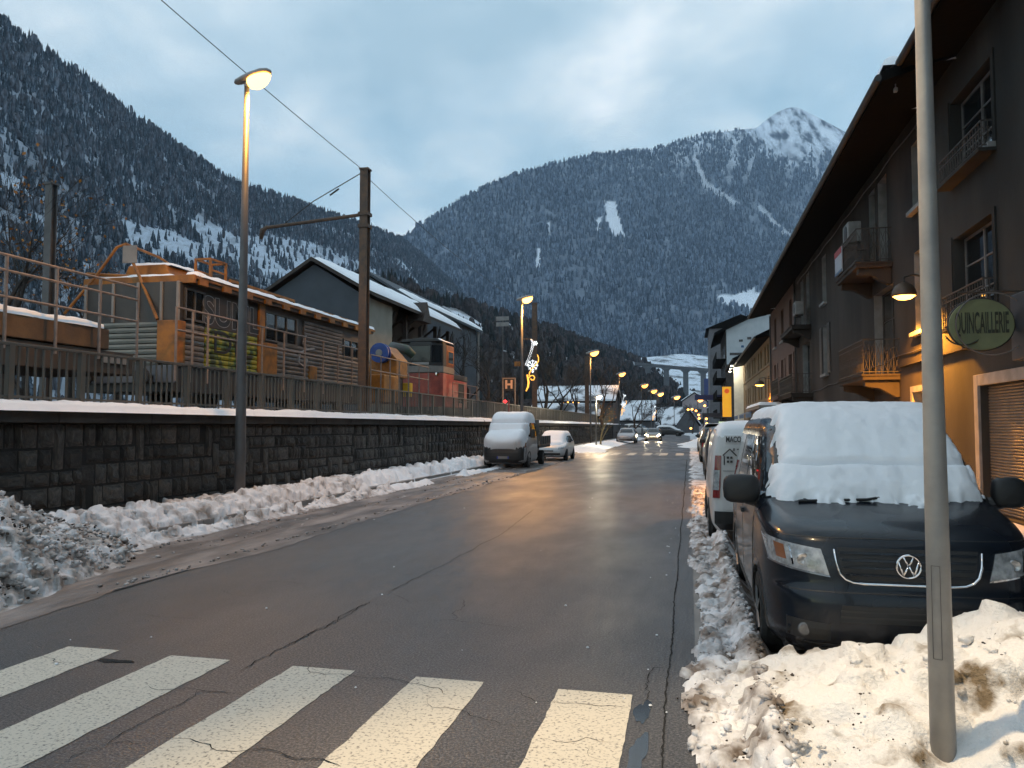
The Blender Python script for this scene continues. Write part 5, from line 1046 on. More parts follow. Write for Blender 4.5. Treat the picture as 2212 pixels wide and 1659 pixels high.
# near grey house with the hardware shop
A0 = thing('grey_house', 'near dark grey rendered house with roller shutter and hardware sign', 'building', (XW, 10, 0))
hs = [(15.95, 18.35, 7.0, 8.65), (16.1, 18.4, 3.95, 5.75), (11.6, 17.05, .15, 2.58), (9.5, 12.0, 7.0, 8.65), (9.5, 12.0, 3.95, 5.75)]
facade(A0, XW, -6, 19.55, 0, 9.6, hs, REND0)
for h in (hs[0], hs[1], hs[3], hs[4]):
    w = window(A0, XW, h, 2, WOODW, .22, True, 2)
    MB().box(XW - .30, XW - .004, h[0] - .12, h[1] + .12, h[2] - .18, h[2] - .115).build('ledge', REND0, w)
    iron_guard(w, XW - .22, h[0] - .05, h[1] + .05, h[2] - .11, h[2] + (.42 if h[2] > 6 else .58), 'window_guard', True, XW - .01)
    for y in (h[0] - .16, h[1] + .02): MB().box(XW - .035, XW - .004, y, y + .14, h[2], h[3] + .06).build('window_surround', REND0, w)
sh = MB().box(XW - .05, XW + .1, 17.055, 17.28, .12, 2.8).box(XW - .05, XW + .1, 11.4, 17.05, 2.585, 2.8).build('shop_surround', TRIM, A0, bevel=.01)
SLATM = M_('shutter_slat', (.16, .145, .125), (.12, .11, .10), 4, 5, rough=.55, metal=.15); z = .17
while z < 2.56:
    MB().prism([(XW + .16, z), (XW + .135, z + .022), (XW + .135, z + .040), (XW + .16, z + .054)], 'y', 11.6, 17.05).build('shutter_slat', SLATM, A0); z += .056
MB().box(XW + .165, XW + .18, 11.6, 17.05, .15, 2.58).build('shutter_back', DARKMET, A0)
MB().box(XW - .20, XW - .05, 12.8, 14.9, 2.9, 4.0).build('fascia_box', M_('fascia_dark', (.03, .035, .045), (.025, .03, .04), 2, rough=.5), A0, bevel=.02)
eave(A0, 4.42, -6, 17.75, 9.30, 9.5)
# oval hardware sign
sg_ = thing('hanging_sign', 'oval green hanging hardware shop sign with dark lettering on the wall', 'sign', (4.78, 14.7, 3.5))
SIGNG = M_('sign_green', (.23, .24, .12), (.14, .15, .08), 1.8, 7, rough=.5, bump=.1)
N_ = 48; el = [(4.78 + .50 * math.cos(2 * math.pi * k / N_), 3.5 + .43 * math.sin(2 * math.pi * k / N_)) for k in range(N_)]
MB().prism(el[::-1], 'y', 14.66, 14.74).build('panel', SIGNG, sg_, bevel=.01)
MB().tube([(4.78 + .505 * math.cos(2 * math.pi * k / N_), 14.70, 3.5 + .435 * math.sin(2 * math.pi * k / N_)) for k in range(N_ + 1)], .018, 8).build('rim', DARKMET, sg_)
MB().tube([(4.92 + .55 * math.cos(a), 14.60, 3.5 + .52 * math.sin(a)) for a in np.linspace(0, 2 * math.pi, 49)], .011, 6).build('neon_ring', WOODW, sg_)
DKT = M_('sign_letter', (.025, .028, .018), (.04, .042, .028), 6, rough=.6)
Ms = Matrix.Translation((0, -.048, .01)) @ Matrix(((1, 0, 0, 0), (0, 0, -1, 0), (0, 1, 0, 0), (0, 0, 0, 1)))
text('lettering', 'QUINCAILLERIE', .50, DKT, sg_, Ms, .003, .235, .006)
MB().tube([(4.50 + .30 * math.cos(a), 14.655, 3.42 + .26 * math.sin(a)) for a in np.linspace(R(200), R(320), 12)], [.004] + [.014] * 10 + [.004], 6).build('flourish', DKT, sg_)
MB().tube([(4.45, 14.7, 4.05), (XW - .01, 14.7, 4.05)], .018, 6).tube([(4.9, 14.7, 3.94), (4.9, 14.7, 4.05)], .012, 6).tube([(5.25, 14.7, 3.45), (XW - .01, 14.7, 3.40)], .016, 6).build('bracket', IRON, sg_)

# brown grey house with the balconies
A = thing('balcony_house', 'long brown grey house with iron balconies on the right', 'building', (XW, 32, 0))
hA = [(19.95, 21.4, 7.15, 8.8), (19.95, 21.4, 4.12, 6.1), (20.3, 21.75, .14, 2.65), (24.0, 25.05, 6.37, 8.95), (25.45, 26.25, 6.37, 8.95), (23.5, 25.9, 3.22, 5.75), (34.3, 35.3, 6.9, 8.85), (34.2, 35.4, 3.95, 5.95),
      (38.9, 39.9, 6.5, 9.0), (40.9, 41.9, 6.5, 9.0), (39.2, 41.6, 3.35, 5.8), (24.2, 26.6, .14, 2.3), (29, 31.5, .14, 2.5), (36, 38.5, .14, 2.5)]
facade(A, XW, 19.56, 44.0, 0, 9.6, hA, REND, .30, TRIM)
for h in hA[:2] + hA[6:7]: window(A, XW, h, 2, WOODW, .24)
for h in hA[3:6] + hA[8:11]: window(A, XW, h, 2, SHUT if h[2] < 6 else WOODW, .24, False, 2)
for h in hA[11:]: window(A, XW, h, 2, SHUT, .2, False, 0)
w = window(A, XW, hA[7], 2, SHUT, .2)
for y0_, y1_ in ((33.55, 34.15), (35.45, 36.05)):
    s_ = MB().box(XW - .05, XW - .004, y0_, y1_, 3.95, 5.95).build('shutter', SHUT, w)
    for k in range(14): MB().box(XW - .062, XW - .051, y0_ + .06, y1_ - .06, 4.05 + k * .13, 4.13 + k * .13).build('slat', SHUT, s_)
dr = MB().box(XW + .22, XW + .28, 20.3, 21.75, .14, 2.65).build('door', M_('door_wood', (.16, .07, .03), (.11, .05, .025), 3, 6, rough=.55, stretch=(2, 2, .4)), A)
for k in range(5): MB().box(XW + .205, XW + .219, 20.36 + k * .27, 20.60 + k * .27, .3, 2.55).build('plank', dr.data.materials[0], dr)
MB().box(XW - .04, XW - .003, 20.14, 20.298, .12, 2.8).box(XW - .04, XW - .003, 21.752, 21.92, .12, 2.8).box(XW - .04, XW - .003, 20.298, 21.752, 2.652, 2.8).build('door_surround', TRIM, A)
balcony(A, 23.5, 26.45, 6.35); balcony(A, 22.95, 26.5, 3.2); balcony(A, 38.6, 43.2, 6.48, .85, .2, 0); balcony(A, 38.4, 43.4, 3.32, .95, .18, .9)
def aircon(label, x, y, z):
    t = thing('air_conditioner', label, 'air conditioner', (x, y, z)); MB().box(x, x + .38, y, y + .85, z, z + .62).build('casing', TRIM, t, bevel=.03)
    MB().lathe([(.24, 0), (.24, -.012), (.05, -.02)], 20, (x, y + .38, z + .31), 'x').build('fan_grille', DARKMET, t)
    for q in (.1, .7): MB().box(x + .02, x + .36, y + q, y + q + .05, z - .06, z - .002).build('foot', DARKMET, t)
aircon('white air conditioner on the upper balcony of the brown grey house', 4.72, 25.4, 7.35); aircon('small air conditioner above the far balcony of the brown grey house', 4.85, 38.9, 7.0)
bs = thing('estate_sign', 'red and white notice board tied to the upper balcony railing', 'sign', (4.55, 26.3, 6.5))
MB().box(4.50, 4.53, 25.3, 26.4, 6.45, 7.2).build('board', M_('board_white', (.42, .44, .48), (.36, .38, .42), 3, rough=.5), bs); MB().box(4.488, 4.499, 25.3, 26.4, 7.02, 7.2).build('red_band', M_('board_red', (.38, .05, .05), (.3, .04, .04), 3, rough=.5), bs)
MB().box(4.488, 4.499, 25.3, 26.4, 6.45, 6.53).build('blue_band', M_('board_blue', (.10, .16, .25), (.08, .13, .2), 3, rough=.5), bs)
eave(A, 4.05, 17.8, 44.1, 9.08, 9.5); downpipe(A, 43.7, 9.4)
soft_slab('roof_snow', 'ridge of snow at the near end of the brown grey house roof', 4.1, 6.6, 17.85, 20.5, 9.45, .22, 31)
for zc in (9.15, 3.72): 
    P_ = [(XW - .03, y, zc + .03 * math.sin(y * 1.7) - .05 * (y - 19.6) * (zc < 5) * .4) for y in np.arange(19.6, 43.5, .6)]
    tag(MB().tube(P_, .018, 5).build('wall_cable', DARKMET), ('black cable strung under the eaves of the brown grey house' if zc > 5 else 'cable sagging along the wall below the first floor windows'), 'cable')
tag(MB().box(XW - .08, XW - .004, 15.0, 22.9, 3.36, 3.40).build('wall_conduit', REND), 'thin conduit along the wall beside the lower balcony', 'conduit')
cl = thing('eave_floodlight', 'small pale floodlight under the eaves near the lamp post', 'lamp', (4.8, 18.9, 9.4)); MB().box(4.38, 4.46, 18.22, 18.32, 9.00, 9.10).build('housing', TRIM, cl, bevel=.02); MB().tube([(4.42, 18.27, 9.10), (4.42, 18.27, 9.25)], .015, 6).build('stem', TRIM, cl)

# pink brown house
B = thing('pink_brown_house', 'pink brown rendered house beyond the balcony house', 'building', (XW, 50, 0))
hB = [(45.5, 46.7, 6.9, 8.8), (49.5, 50.7, 6.9, 8.8), (53.5, 54.7, 6.9, 8.8), (45.5, 46.9, 3.6, 5.8), (49.5, 50.7, 3.6, 5.8), (53.5, 54.7, 3.6, 5.8), (46, 49, .14, 2.6), (51, 55, .14, 2.6)]
facade(B, XW, 44.2, 57.0, 0, 9.6, hB, REND_B, .26)
for h in hB[:6]: window(B, XW, h)
for h in hB[6:]: window(B, XW, h, 3, SHUT, .15, False, 0)
for h in hB[3:6]:
    for y0_ in (h[0] - .62, h[1] + .06): MB().box(XW - .05, XW - .004, y0_, y0_ + .56, h[2], h[3]).build('shutter', M_('shutter_brown', (.09, .045, .035), (.07, .035, .03), 3, rough=.6), B)
balcony(B, 44.6, 48.2, 3.45, .9, .18, .95, REND_B); eave(B, 4.1, 44.15, 57.2, 9.2, 9.5); downpipe(B, 56.7, 9.3)
soft_slab('roof_snow', 'snow on the eave end of the pink brown house', 4.15, 6.6, 54, 57, 9.44, .25, 33)
soft_slab('canopy_snow', 'snow on the flat shop canopy of the pink brown house', 3.7, 5.45, 46, 56, 2.98, .18, 34)
MB().box(3.75, XW - .004, 46, 56, 2.8, 2.97).build('shop_canopy', TRIM, B)
# ochre house
Cb = thing('ochre_house', 'lamp lit ochre house with rows of windows', 'building', (XW, 70, 0))
hC = [(y, y + 1.15, z0, z1) for z0, z1 in ((3.9, 5.4), (6.3, 7.7)) for y in (58.6, 60.9, 64.4, 66.7, 70.5, 72.8, 76.5, 78.8, 82)] + [(59, 63, .14, 2.6), (65, 70, .14, 2.6), (73, 78, .14, 2.6)]
facade(Cb, XW, 57.2, 85.3, 0, 8.15, hC, REND_C, .22)
for h in hC[:18]: window(Cb, XW, h, 2, WOODW, .15, False, 1)
for h in hC[18:]: window(Cb, XW, h, 3, SHUT, .15, False, 0)
for z in (3.75, 6.15): MB().box(XW - .07, XW - .003, 57.3, 85.2, z - .08, z + .04).build('string_course', REND_C, Cb)
eave(Cb, 4.5, 57.25, 85.4, 7.85, 8.05)
BLUE = M_('awning_blue', (.02, .09, .20), (.015, .07, .16), 2, rough=.6)
for y0_ in (58, 66, 74): MB().add([(XW - .01, y0_, 3.2), (XW - .01, y0_ + 6, 3.2), (4.2, y0_ + 6, 2.75), (4.2, y0_, 2.75), (4.2, y0_, 2.45), (4.2, y0_ + 6, 2.45)], [(0, 1, 2, 3), (3, 2, 5, 4)]).build('awning', BLUE, Cb)
soft_slab('canopy_snow', 'snow on the blue awnings of the ochre house', 4.3, 5.4, 58, 64, 2.98, .16, 35)
# floodlit white shop panel and beyond
D = thing('shop_house', 'narrow shop house with floodlit white vertical panel', 'building', (XW, 94, 0))
facade(D, XW, 85.5, 104, 0, 8.6, [(88, 89.5, 4, 5.6), (92, 93.5, 4, 5.6), (97, 98.5, 4, 5.6), (88, 100, .14, 2.5)], REND_C, .2)
for h in [(88, 89.5, 4, 5.6), (92, 93.5, 4, 5.6), (97, 98.5, 4, 5.6), (88, 100, .14, 2.5)]: window(D, XW, h, 2, WOODW, .12, False, 0)
eave(D, 4.5, 85.45, 104.2, 8.7, 8.55)
pn = MB().box(4.55, XW - .004, 86.2, 86.35, .6, 8.3).build('white_panel', M_('panel_white', (.75, .74, .66), (.66, .65, .58), 2.5, 6, rough=.6), D)
for k in range(3):
    s_ = thing('spot_lamp', ('lowest', 'middle', 'topmost')[k] + ' of three white spot lamps lighting the white shop panel', 'lamp', (4.1 + .12 * k, 84.9 + .5 * k, 7.45 + .33 * k))
    x, y, z = s_.location; MB().lathe([(.05, .18), (.14, .1), (.17, 0), (.15, -.012)], 14, (x, y, z)).build('shade', TRIM, s_); MB().lathe([(.14, 0), (.14, -.02), (.02, -.05)], 14, (x, y, z - .012)).build('bulb', WHITE_LENS, s_); MB().tube([(x, y, z + .17), (4.6, y + .6, z + .5)], .025, 6).build('arm', DARKMET, s_)
    point('spot_glow', (x, y, z - .12), 75, (1, .90, .66), .1)
ys_ = thing('banner_sign', 'vertical yellow lit banner sign on the shop house', 'sign', (4.3, 96, 4)); MB().box(3.75, 4.75, 96.0, 96.15, 2.9, 6.4).build('panel', M_('banner_yellow', (.8, .42, .03), (.8, .36, .03), 1.2, emit=(1, .45, .03), es=.55), ys_, bevel=.03)
MB().box(4.75, XW, 96.05, 96.1, 5.8, 5.9).build('bracket', DARKMET, ys_); MB().lathe([(.02, 0), (.28, 0), (.28, -.02), (.02, -.02)], 16, (4.25, 95.99, 5.9), 'y').build('emblem', M_('emblem_red', (.6, .1, .03), (.5, .08, .03), 3, emit=(1, .16, .03), es=.4), ys_)
# tall gable house
E_ = thing('gable_house', 'tall house with a white gable wall and wooden balconies at the far right', 'building', (7, 116, 0))
EW = M_('white_gable', (.40, .44, .47), (.34, .38, .41), 1, 6, rough=.85)
MB().prism([(4.9, 0), (16, 0), (16, 16.5), (10.3, 17.6), (4.9, 15.0)], 'y', 112, 130).build('body', M_('dark_wood_wall', (.035, .028, .025), (.05, .04, .035), 2, rough=.8), E_)
MB().prism([(5.0, 10.2), (15.9, 10.2), (15.9, 16.3), (10.3, 17.4), (5.0, 14.9)], 'y', 111.9, 111.99).build('gable_wall', EW, E_)
MB().prism([(3.4, 14.5), (10.3, 18.0), (16.5, 15.0), (16.5, 14.75), (10.3, 17.7), (3.4, 14.2)][::-1], 'y', 111.2, 131).build('roof', EAVE, E_)
for x, z, w_, h_, m_ in ((6.9, 13.4, .5, .3, SHUT), (8.0, 13.7, .55, .35, SHUT), (7.1, 12.6, .35, .3, BLUE), (6.6, 11.6, 2.4, .35, SHUT)): MB().box(x - w_ / 2, x + w_ / 2, 111.86, 111.895, z - h_ / 2, z + h_ / 2).build('wall_mark', m_, E_)
for z in (3.2, 5.8, 8.4, 11):
    b = MB().box(3.6, 4.89, 112.2, 129, z - .2, z).build('wood_balcony', EAVE, E_); MB().box(3.6, 3.68, 112.2, 129, z + .002, z + .95).build('balustrade', EAVE, b)
    for y in (114, 119, 124): f_ = MB().box(4.82, 4.895, y, y + 1.6, z + .1, z + 2).build('window', WOODW, E_); MB().box(4.80, 4.815, y + .1, y + 1.5, z + .2, z + 1.9).build('pane', GLASS, f_)
h2 = thing('grey_house', 'grey house with chimney behind the white gable', 'building', (8, 150, 0)); MB().box(3.6, 14, 146, 160, 0, 19.2).build('body', M_('pale_grey', (.14, .14, .15), (.11, .11, .12), 1, rough=.85), h2); MB().prism([(3, 19.2), (14.6, 19.2), (9, 21.6)], 'y', 145.6, 161).build('roof', EAVE, h2)
# low shop front lights under the gable house
G_ = thing('shop_canopy', 'dark shop canopy with amber string lights at the far right', 'shop', (3, 108, 0))
MB().box(1.6, 5.2, 105, 111, 3.0, 3.5).build('canopy', M_('canopy_dark', (.03, .03, .045), (.025, .025, .04), 2, rough=.6), G_); MB().box(1.7, 1.8, 105.1, 105.2, 0, 3).box(1.7, 1.8, 110.8, 110.9, 0, 3).build('post', DARKMET, G_)
MB().box(3.6, 4.4, 104.9, 105.0, 1.2, 2.4).build('lit_window', M_('shop_window', (.7, .8, .6), (.5, .6, .4), 3, emit=(.75, .9, .6), es=.7), G_)
for k, (x, y, z) in enumerate([(-.2, 118, 4.2), (.35, 118, 4.25), (.9, 117, 4.0), (1.25, 116, 3.4), (1.3, 116, 2.9), (2.3, 116, 2.85), (2.35, 116, 2.2), (2.1, 116, 4.7), (.15, 117, 1.5)]):
    tag(MB().lathe([(.02, .16), (.15, .08), (.16, -.04), (.02, -.14)], 10, (x, y, z)).build('string_light', LENS_FAR), 'small amber light bulb in the cluster at the far right shops', 'light', 'amber bulbs at the far shops')
bb = thing('blue_sign', 'long dark blue sign board across the far right shops', 'sign', (2.5, 128, 6)); MB().box(.8, 5.0, 128, 128.2, 5.9, 6.7).build('panel', M_('sign_navy', (.03, .035, .12), (.03, .03, .1), 2, rough=.5), bb); MB().box(4.6, 4.8, 128.05, 128.15, 0, 5.9).build('post', DARKMET, bb)
# ------------------------------------------------------------------ street lamps
def street_lamp(label, x, y, h, energy=0, r0=.085, r1=.05, lens=LENS, head=1.0, face=1, group='street lamps along the left wall', pole=GREYPOLE, zb=0.0, yaw=0.0, arm=0.0):
    t = thing('street_lamp', label, 'street lamp', (x, y, zb), yaw, group); h0 = .0
    MB().tube([(0, 0, h0), (0, 0, 1.2), (0, 0, h * .6), (0, 0, h - .1)], [r0, r0 * .97, (r0 + r1) / 2, r1], 14).build('pole', pole, t, smooth=True, local=True)
    s = head; n = 12; prof = [(-.30, .05, .05), (-.26, .10, .10), (-.1, .14, .14), (.12, .18, .16), (.38, .19, .15), (.54, .14, .10), (.60, .04, .04)]; ax = face * arm
    if arm: MB().tube([(0, 0, h - .3), (face * .15, 0, h - .02), (ax * .5, 0, h + .02), (ax, 0, h + .04)], .03, 8).build('arm', pole, t, local=True)
    mb = MB(); vs = []
    for px, w_, hh in prof:
        for k in range(n):
            a = 2 * math.pi * k / n; vs.append((ax + face * px * s, w_ * s * math.cos(a), h + .06 + px * .22 * s + hh * s * (math.sin(a) * (.8 if math.sin(a) > 0 else .35))))
    fs = [(i * n + k, i * n + (k + 1) % n, (i + 1) * n + (k + 1) % n, (i + 1) * n + k) for i in range(len(prof) - 1) for k in range(n)] + [tuple(range(n)), tuple(range((len(prof) - 1) * n, len(prof) * n))]
    mb.add(vs, fs).build('lamp_head', GALV, t, smooth=True, local=True)
    ln = MB(); vs = []; 
    for i in range(6):
        th = math.pi / 2 * i / 5
        for k in range(16):
            a = 2 * math.pi * k / 16; px = .30 + .29 * math.cos(th) * math.cos(a); vs.append((ax + face * px * s, .20 * s * math.cos(th) * math.sin(a), h + .055 + px * .22 * s - .05 * s - .26 * s * math.sin(th)))
    ln.add(vs, [(i * 16 + k, i * 16 + (k + 1) % 16, (i + 1) * 16 + (k + 1) % 16, (i + 1) * 16 + k) for i in range(5) for k in range(16)] + [tuple(range(80, 96))]).build('lens', lens, t, smooth=True, local=True)
    MB().tube([(ax, 0, h - .12), (ax + face * .05 * s, 0, h + .03)], [r1 * 1.2, r1 * 1.3], 10).build('bracket', GALV, t, local=True)
    if energy: point('lamp_light', (face * .30 * s, 0, h - .30), energy, SOD, .16, t, 164).data.spot_blend = .2
    return t
street_lamp('tall lit street lamp nearest us by the stone wall on the left', -9.9, 16.3, 9.75, 1100, .125, .055, LENS, 1.0)
street_lamp('lit street lamp carrying the large snowflake decoration', -9.9, 47.3, 9.5, 2200, .11, .055, LENS, 1.15)
street_lamp('third lit street lamp from us along the left wall', -9.9, 81.6, 9.3, 2200, .10, .055, LENS_FAR, 1.5)
street_lamp('fourth lit street lamp with a small far decoration', -9.9, 115.7, 9.3, 700, .10, .055, LENS_FAR, 1.6)
street_lamp('fifth lit street lamp along the left wall', -8.6, 149, 9.3, 600, .10, .055, LENS_FAR, 2.0)
street_lamp('sixth lit street lamp with the farthest decoration', -8.1, 175, 9.4, 500, .10, .055, LENS_FAR, 2.2)
street_lamp('seventh small lit street lamp near the road bend', -7.3, 192, 9.4, 400, .10, .055, LENS_FAR, 2.3)
street_lamp('single lit street lamp standing over the road bend', -3.9, 211, 9.3, 500, .10, .055, LENS_FAR, 2.6)
street_lamp('lit street lamp in front of the distant pale gabled house', 2.3, 233, 9.3, 500, .12, .07, LENS_FAR, 2.7)
wl = street_lamp('short street lamp with white light beside the far crossing', -7.55, 66, 4.2, 0, .07, .04, WHITE_LENS, .8, 1, None)
point('white_lamp_light', (-7.2, 66, 3.85), 700, (1, .85, .58), .1)
# the big lamp post close on the right; its head is above the frame
nl = street_lamp('thick grey steel lamp post standing in the snow heap in the right foreground', 1.22, 4.46, 7.6, 0, .062, .030, LENS, 1.2, -1, None, GALV, .12, 0, 1.25)
for ch in list(nl.children):
    if ch.name.startswith('pole'): bpy.data.objects.remove(ch)
MB().tube([(0, 0, -.1), (0, 0, 1.3), (0, 0, 2.5), (0, 0, 3.8), (0, 0, 7.55)], [.0605, .0545, .046, .038, .034], 40).build('pole', GALV, nl, smooth=True, local=True)
dm = MB()   # seam of the access door
for a0, z0, a1, z1 in ((R(222), .52, R(222), .98), (R(262), .52, R(262), .98)):
    dm.tube([(.0595 * math.cos(a0), .0595 * math.sin(a0), z0), (.0575 * math.cos(a1), .0575 * math.sin(a1), z1)], .0012, 4)
for z0 in (.52, .98): dm.tube([((.0602 - .004 * z0) * math.cos(a), (.0602 - .004 * z0) * math.sin(a), z0) for a in np.linspace(R(222), R(262), 8)], .0012, 4)
dm.build('access_door_seam', DARKMET, nl, local=True)
sp0 = point('near_lamp_light', (-1.62, 0, 7.30), 2300, (1.0, .74, .44), .14, nl, 62); sp0.rotation_euler = Vector((-.9, 1.9, 7.3)).to_track_quat('Z', 'Y').to_euler()
# wall mounted dome lamps
def dome_lamp(label, x, y, z, energy, r=.27):
    t = thing('wall_lamp', label, 'lamp', (x, y, z)); n = 26
    MB().lathe([(r * 1.02, 0), (r, .05), (r * .92, .14), (r * .72, .24), (r * .40, .30), (.05, .32)], n, (x, y, z)).build('dome', M_('lamp_brown', (.10, .07, .05), (.07, .05, .04), 3, rough=.5, metal=.4), t, smooth=True)
    MB().lathe([(.02, -.10), (r * .55, -.075), (r * .92, -.005)], n, (x, y, z)).build('diffuser', LENS, t, smooth=True)
    MB().tube([(x, y, z + .31), (x, y, z + .44), (x + .2, y, z + .50), (XW - .01, y, z + .42)], .025, 8).build('arm', DARKMET, t)
    MB().box(XW - .05, XW - .003, y - .06, y + .06, z + .2, z + .65).build('wall_plate', DARKMET, t)
    point('wall_lamp_light', (x, y, z - .14), energy, (1.0, .37, .035), .10, None, 152)
dome_lamp('lit dome lamp on the house wall left of the oval sign', 4.97, 20.25, 4.87, 5200); dome_lamp('distant lit dome lamp on the corner of the ochre house', 4.75, 57.6, 4.66, 1800, .34)

# ------------------------------------------------------------------ light decorations on the lamp posts
def decor(label, x, y, z, s):
    t = thing('light_decoration', label, 'decoration', (x, y, z), 0, 'winter light decorations on the lamp posts'); k_ = .0041 * s
    def Dp(c): return ((c[0] - 650) * k_, -.04, (1000 - c[1]) * k_)
    g = MB(); pts = [(775, 650), (790, 700), (788, 750), (775, 800), (755, 870), (725, 950), (700, 1000), (690, 1040)]
    for i in range(len(pts) - 1):
        for q in range(4):
            u = q / 4; c = (pts[i][0] * (1 - u) + pts[i + 1][0] * u, pts[i][1] * (1 - u) + pts[i + 1][1] * u)
            for dx in (-14, 14): g.lathe([(.006 * s, -.02 * s), (.026 * s, 0), (.006 * s, .02 * s)], 6, Dp((c[0] + dx * (1 if q % 2 else .5), c[1] + dx * .4)))
    g.build('garland', LED_W, t, local=True)
    f = MB(); c = (790, 1030)
    def flake(f, c, r, wd, n=8):
        for k in range(n):
            a = 2 * math.pi * k / n; e = (c[0] + r * math.cos(a), c[1] + r * math.sin(a)); f.tube([Dp(c), Dp(e)], wd, 5)
            for sgn in (-1, 1):
                m = (c[0] + .62 * r * math.cos(a), c[1] + .62 * r * math.sin(a)); b = (m[0] + .34 * r * math.cos(a + sgn * .8), m[1] + .34 * r * math.sin(a + sgn * .8)); f.tube([Dp(m), Dp(b)], wd * .9, 5)
    flake(f, c, 84, .017 * s); f.build('snowflake', LED_W, t, local=True); f = MB(); flake(f, (830, 705), 36, .014 * s, 6); f.lathe([(.01, -.07 * s), (.07 * s, 0), (.01, .07 * s)], 10, Dp((790, 1125))); f.build('small_snowflake', LED_W, t, local=True)
    o = MB(); 
    def cur(p, w): o.tube([Dp(c) for c in p], w, 7)
    cur([(860, 875), (878, 920), (876, 970), (850, 1010), (805, 1055), (765, 1100), (742, 1140), (735, 1185)], [.03 * s] * 8); cur([(735, 1215), (760, 1182), (800, 1180), (820, 1212), (805, 1245), (772, 1245), (760, 1225)], [.03 * s] * 7)
    cur([(705, 1165), (718, 1220), (728, 1280), (720, 1345), (690, 1410)], [.035 * s, .055 * s, .06 * s, .055 * s, .03 * s]); o.build('amber_scroll', LED_O, t, local=True)
    MB().tube([Dp((650, 640)), Dp((775, 640))], .012, 5).tube([Dp((672, 640)), Dp((680, 1400))], .012, 5).tube([Dp((650, 880)), Dp((820, 870))], .012, 5).build('frame', DARKMET, t, local=True)
    return t
decor('large white snowflake and amber scroll light decoration on the second lamp', -9.78, 47.2, 5.6, 1.0); decor('smaller glowing decoration on the fourth street lamp', -9.78, 115.6, 5.0, 1.0); decor('faint farthest glowing decoration beside the far lamps', -8.0, 174.8, 4.8, 1.05)
MB_b = tag(MB().box(-10.35, -9.98, 47.2, 47.4, 5.45, 5.72).build('junction_box', YEL, bevel=.02), 'small orange box fixed to the snowflake lamp post', 'box')
# signs
hs_ = thing('hospital_sign', 'dark square sign with a pale letter H behind the fence', 'sign', (-11.7, 51.6, 2.0)); 
MB().box(-12.05, -11.3, 51.58, 51.66, 4.15, 4.95).build('panel', M_('sign_black', (.02, .02, .024), (.025, .025, .03), 3, rough=.5), hs_, bevel=.02)
fr_ = MB().box(-12.12, -12.06, 51.57, 51.67, 2.0, 5.02).box(-11.29, -11.23, 51.57, 51.67, 2.0, 5.02).box(-12.059, -11.291, 51.57, 51.67, 4.96, 5.02).build('frame', RAILG, hs_)
text('letter_h', 'H', .75, M_('letter_pale', (.55, .36, .27), (.5, .33, .25), 3), hs_, Matrix.Translation((.025, -.03, 2.55)) @ Matrix(((1, 0, 0, 0), (0, 0, -1, 0), (0, 1, 0, 0), (0, 0, 0, 1))), .006, 1.0, .03)
rl = thing('signal_post', 'short red signal post with a glowing red lamp on the wall', 'signal', (-10.5, 45.5, 2.1)); MB().tube([(-10.3, 45.5, 2.1), (-10.3, 45.5, 3.35)], .05, 8).build('post', M_('post_red', (.25, .08, .06), (.2, .06, .05), 3), rl)
MB().lathe([(.02, -.1), (.13, 0), (.02, .1)], 10, (-10.5, 45.4, 3.25)).build('red_lamp', M_('red_glow', (1, .05, .05), (1, .05, .05), 1, emit=(1, .03, .04), es=2.5), rl); MB().box(-10.5, -10.3, 45.45, 45.55, 3.2, 3.3).build('arm', DARKMET, rl)
ds = thing('direction_sign', 'two pale horizontal sign boards on a tall post above the trees', 'sign', (-14.1, 60, 2)); MB().box(-14.6, -13.6, 60, 60.05, 10.0, 10.32).build('board', TRIM, ds); MB().box(-14.6, -13.6, 60, 60.05, 9.55, 9.87).build('board', TRIM, ds); MB().tube([(-14.1, 60.1, 2), (-14.1, 60.1, 10.4)], .06, 8).build('post', GREYPOLE, ds)
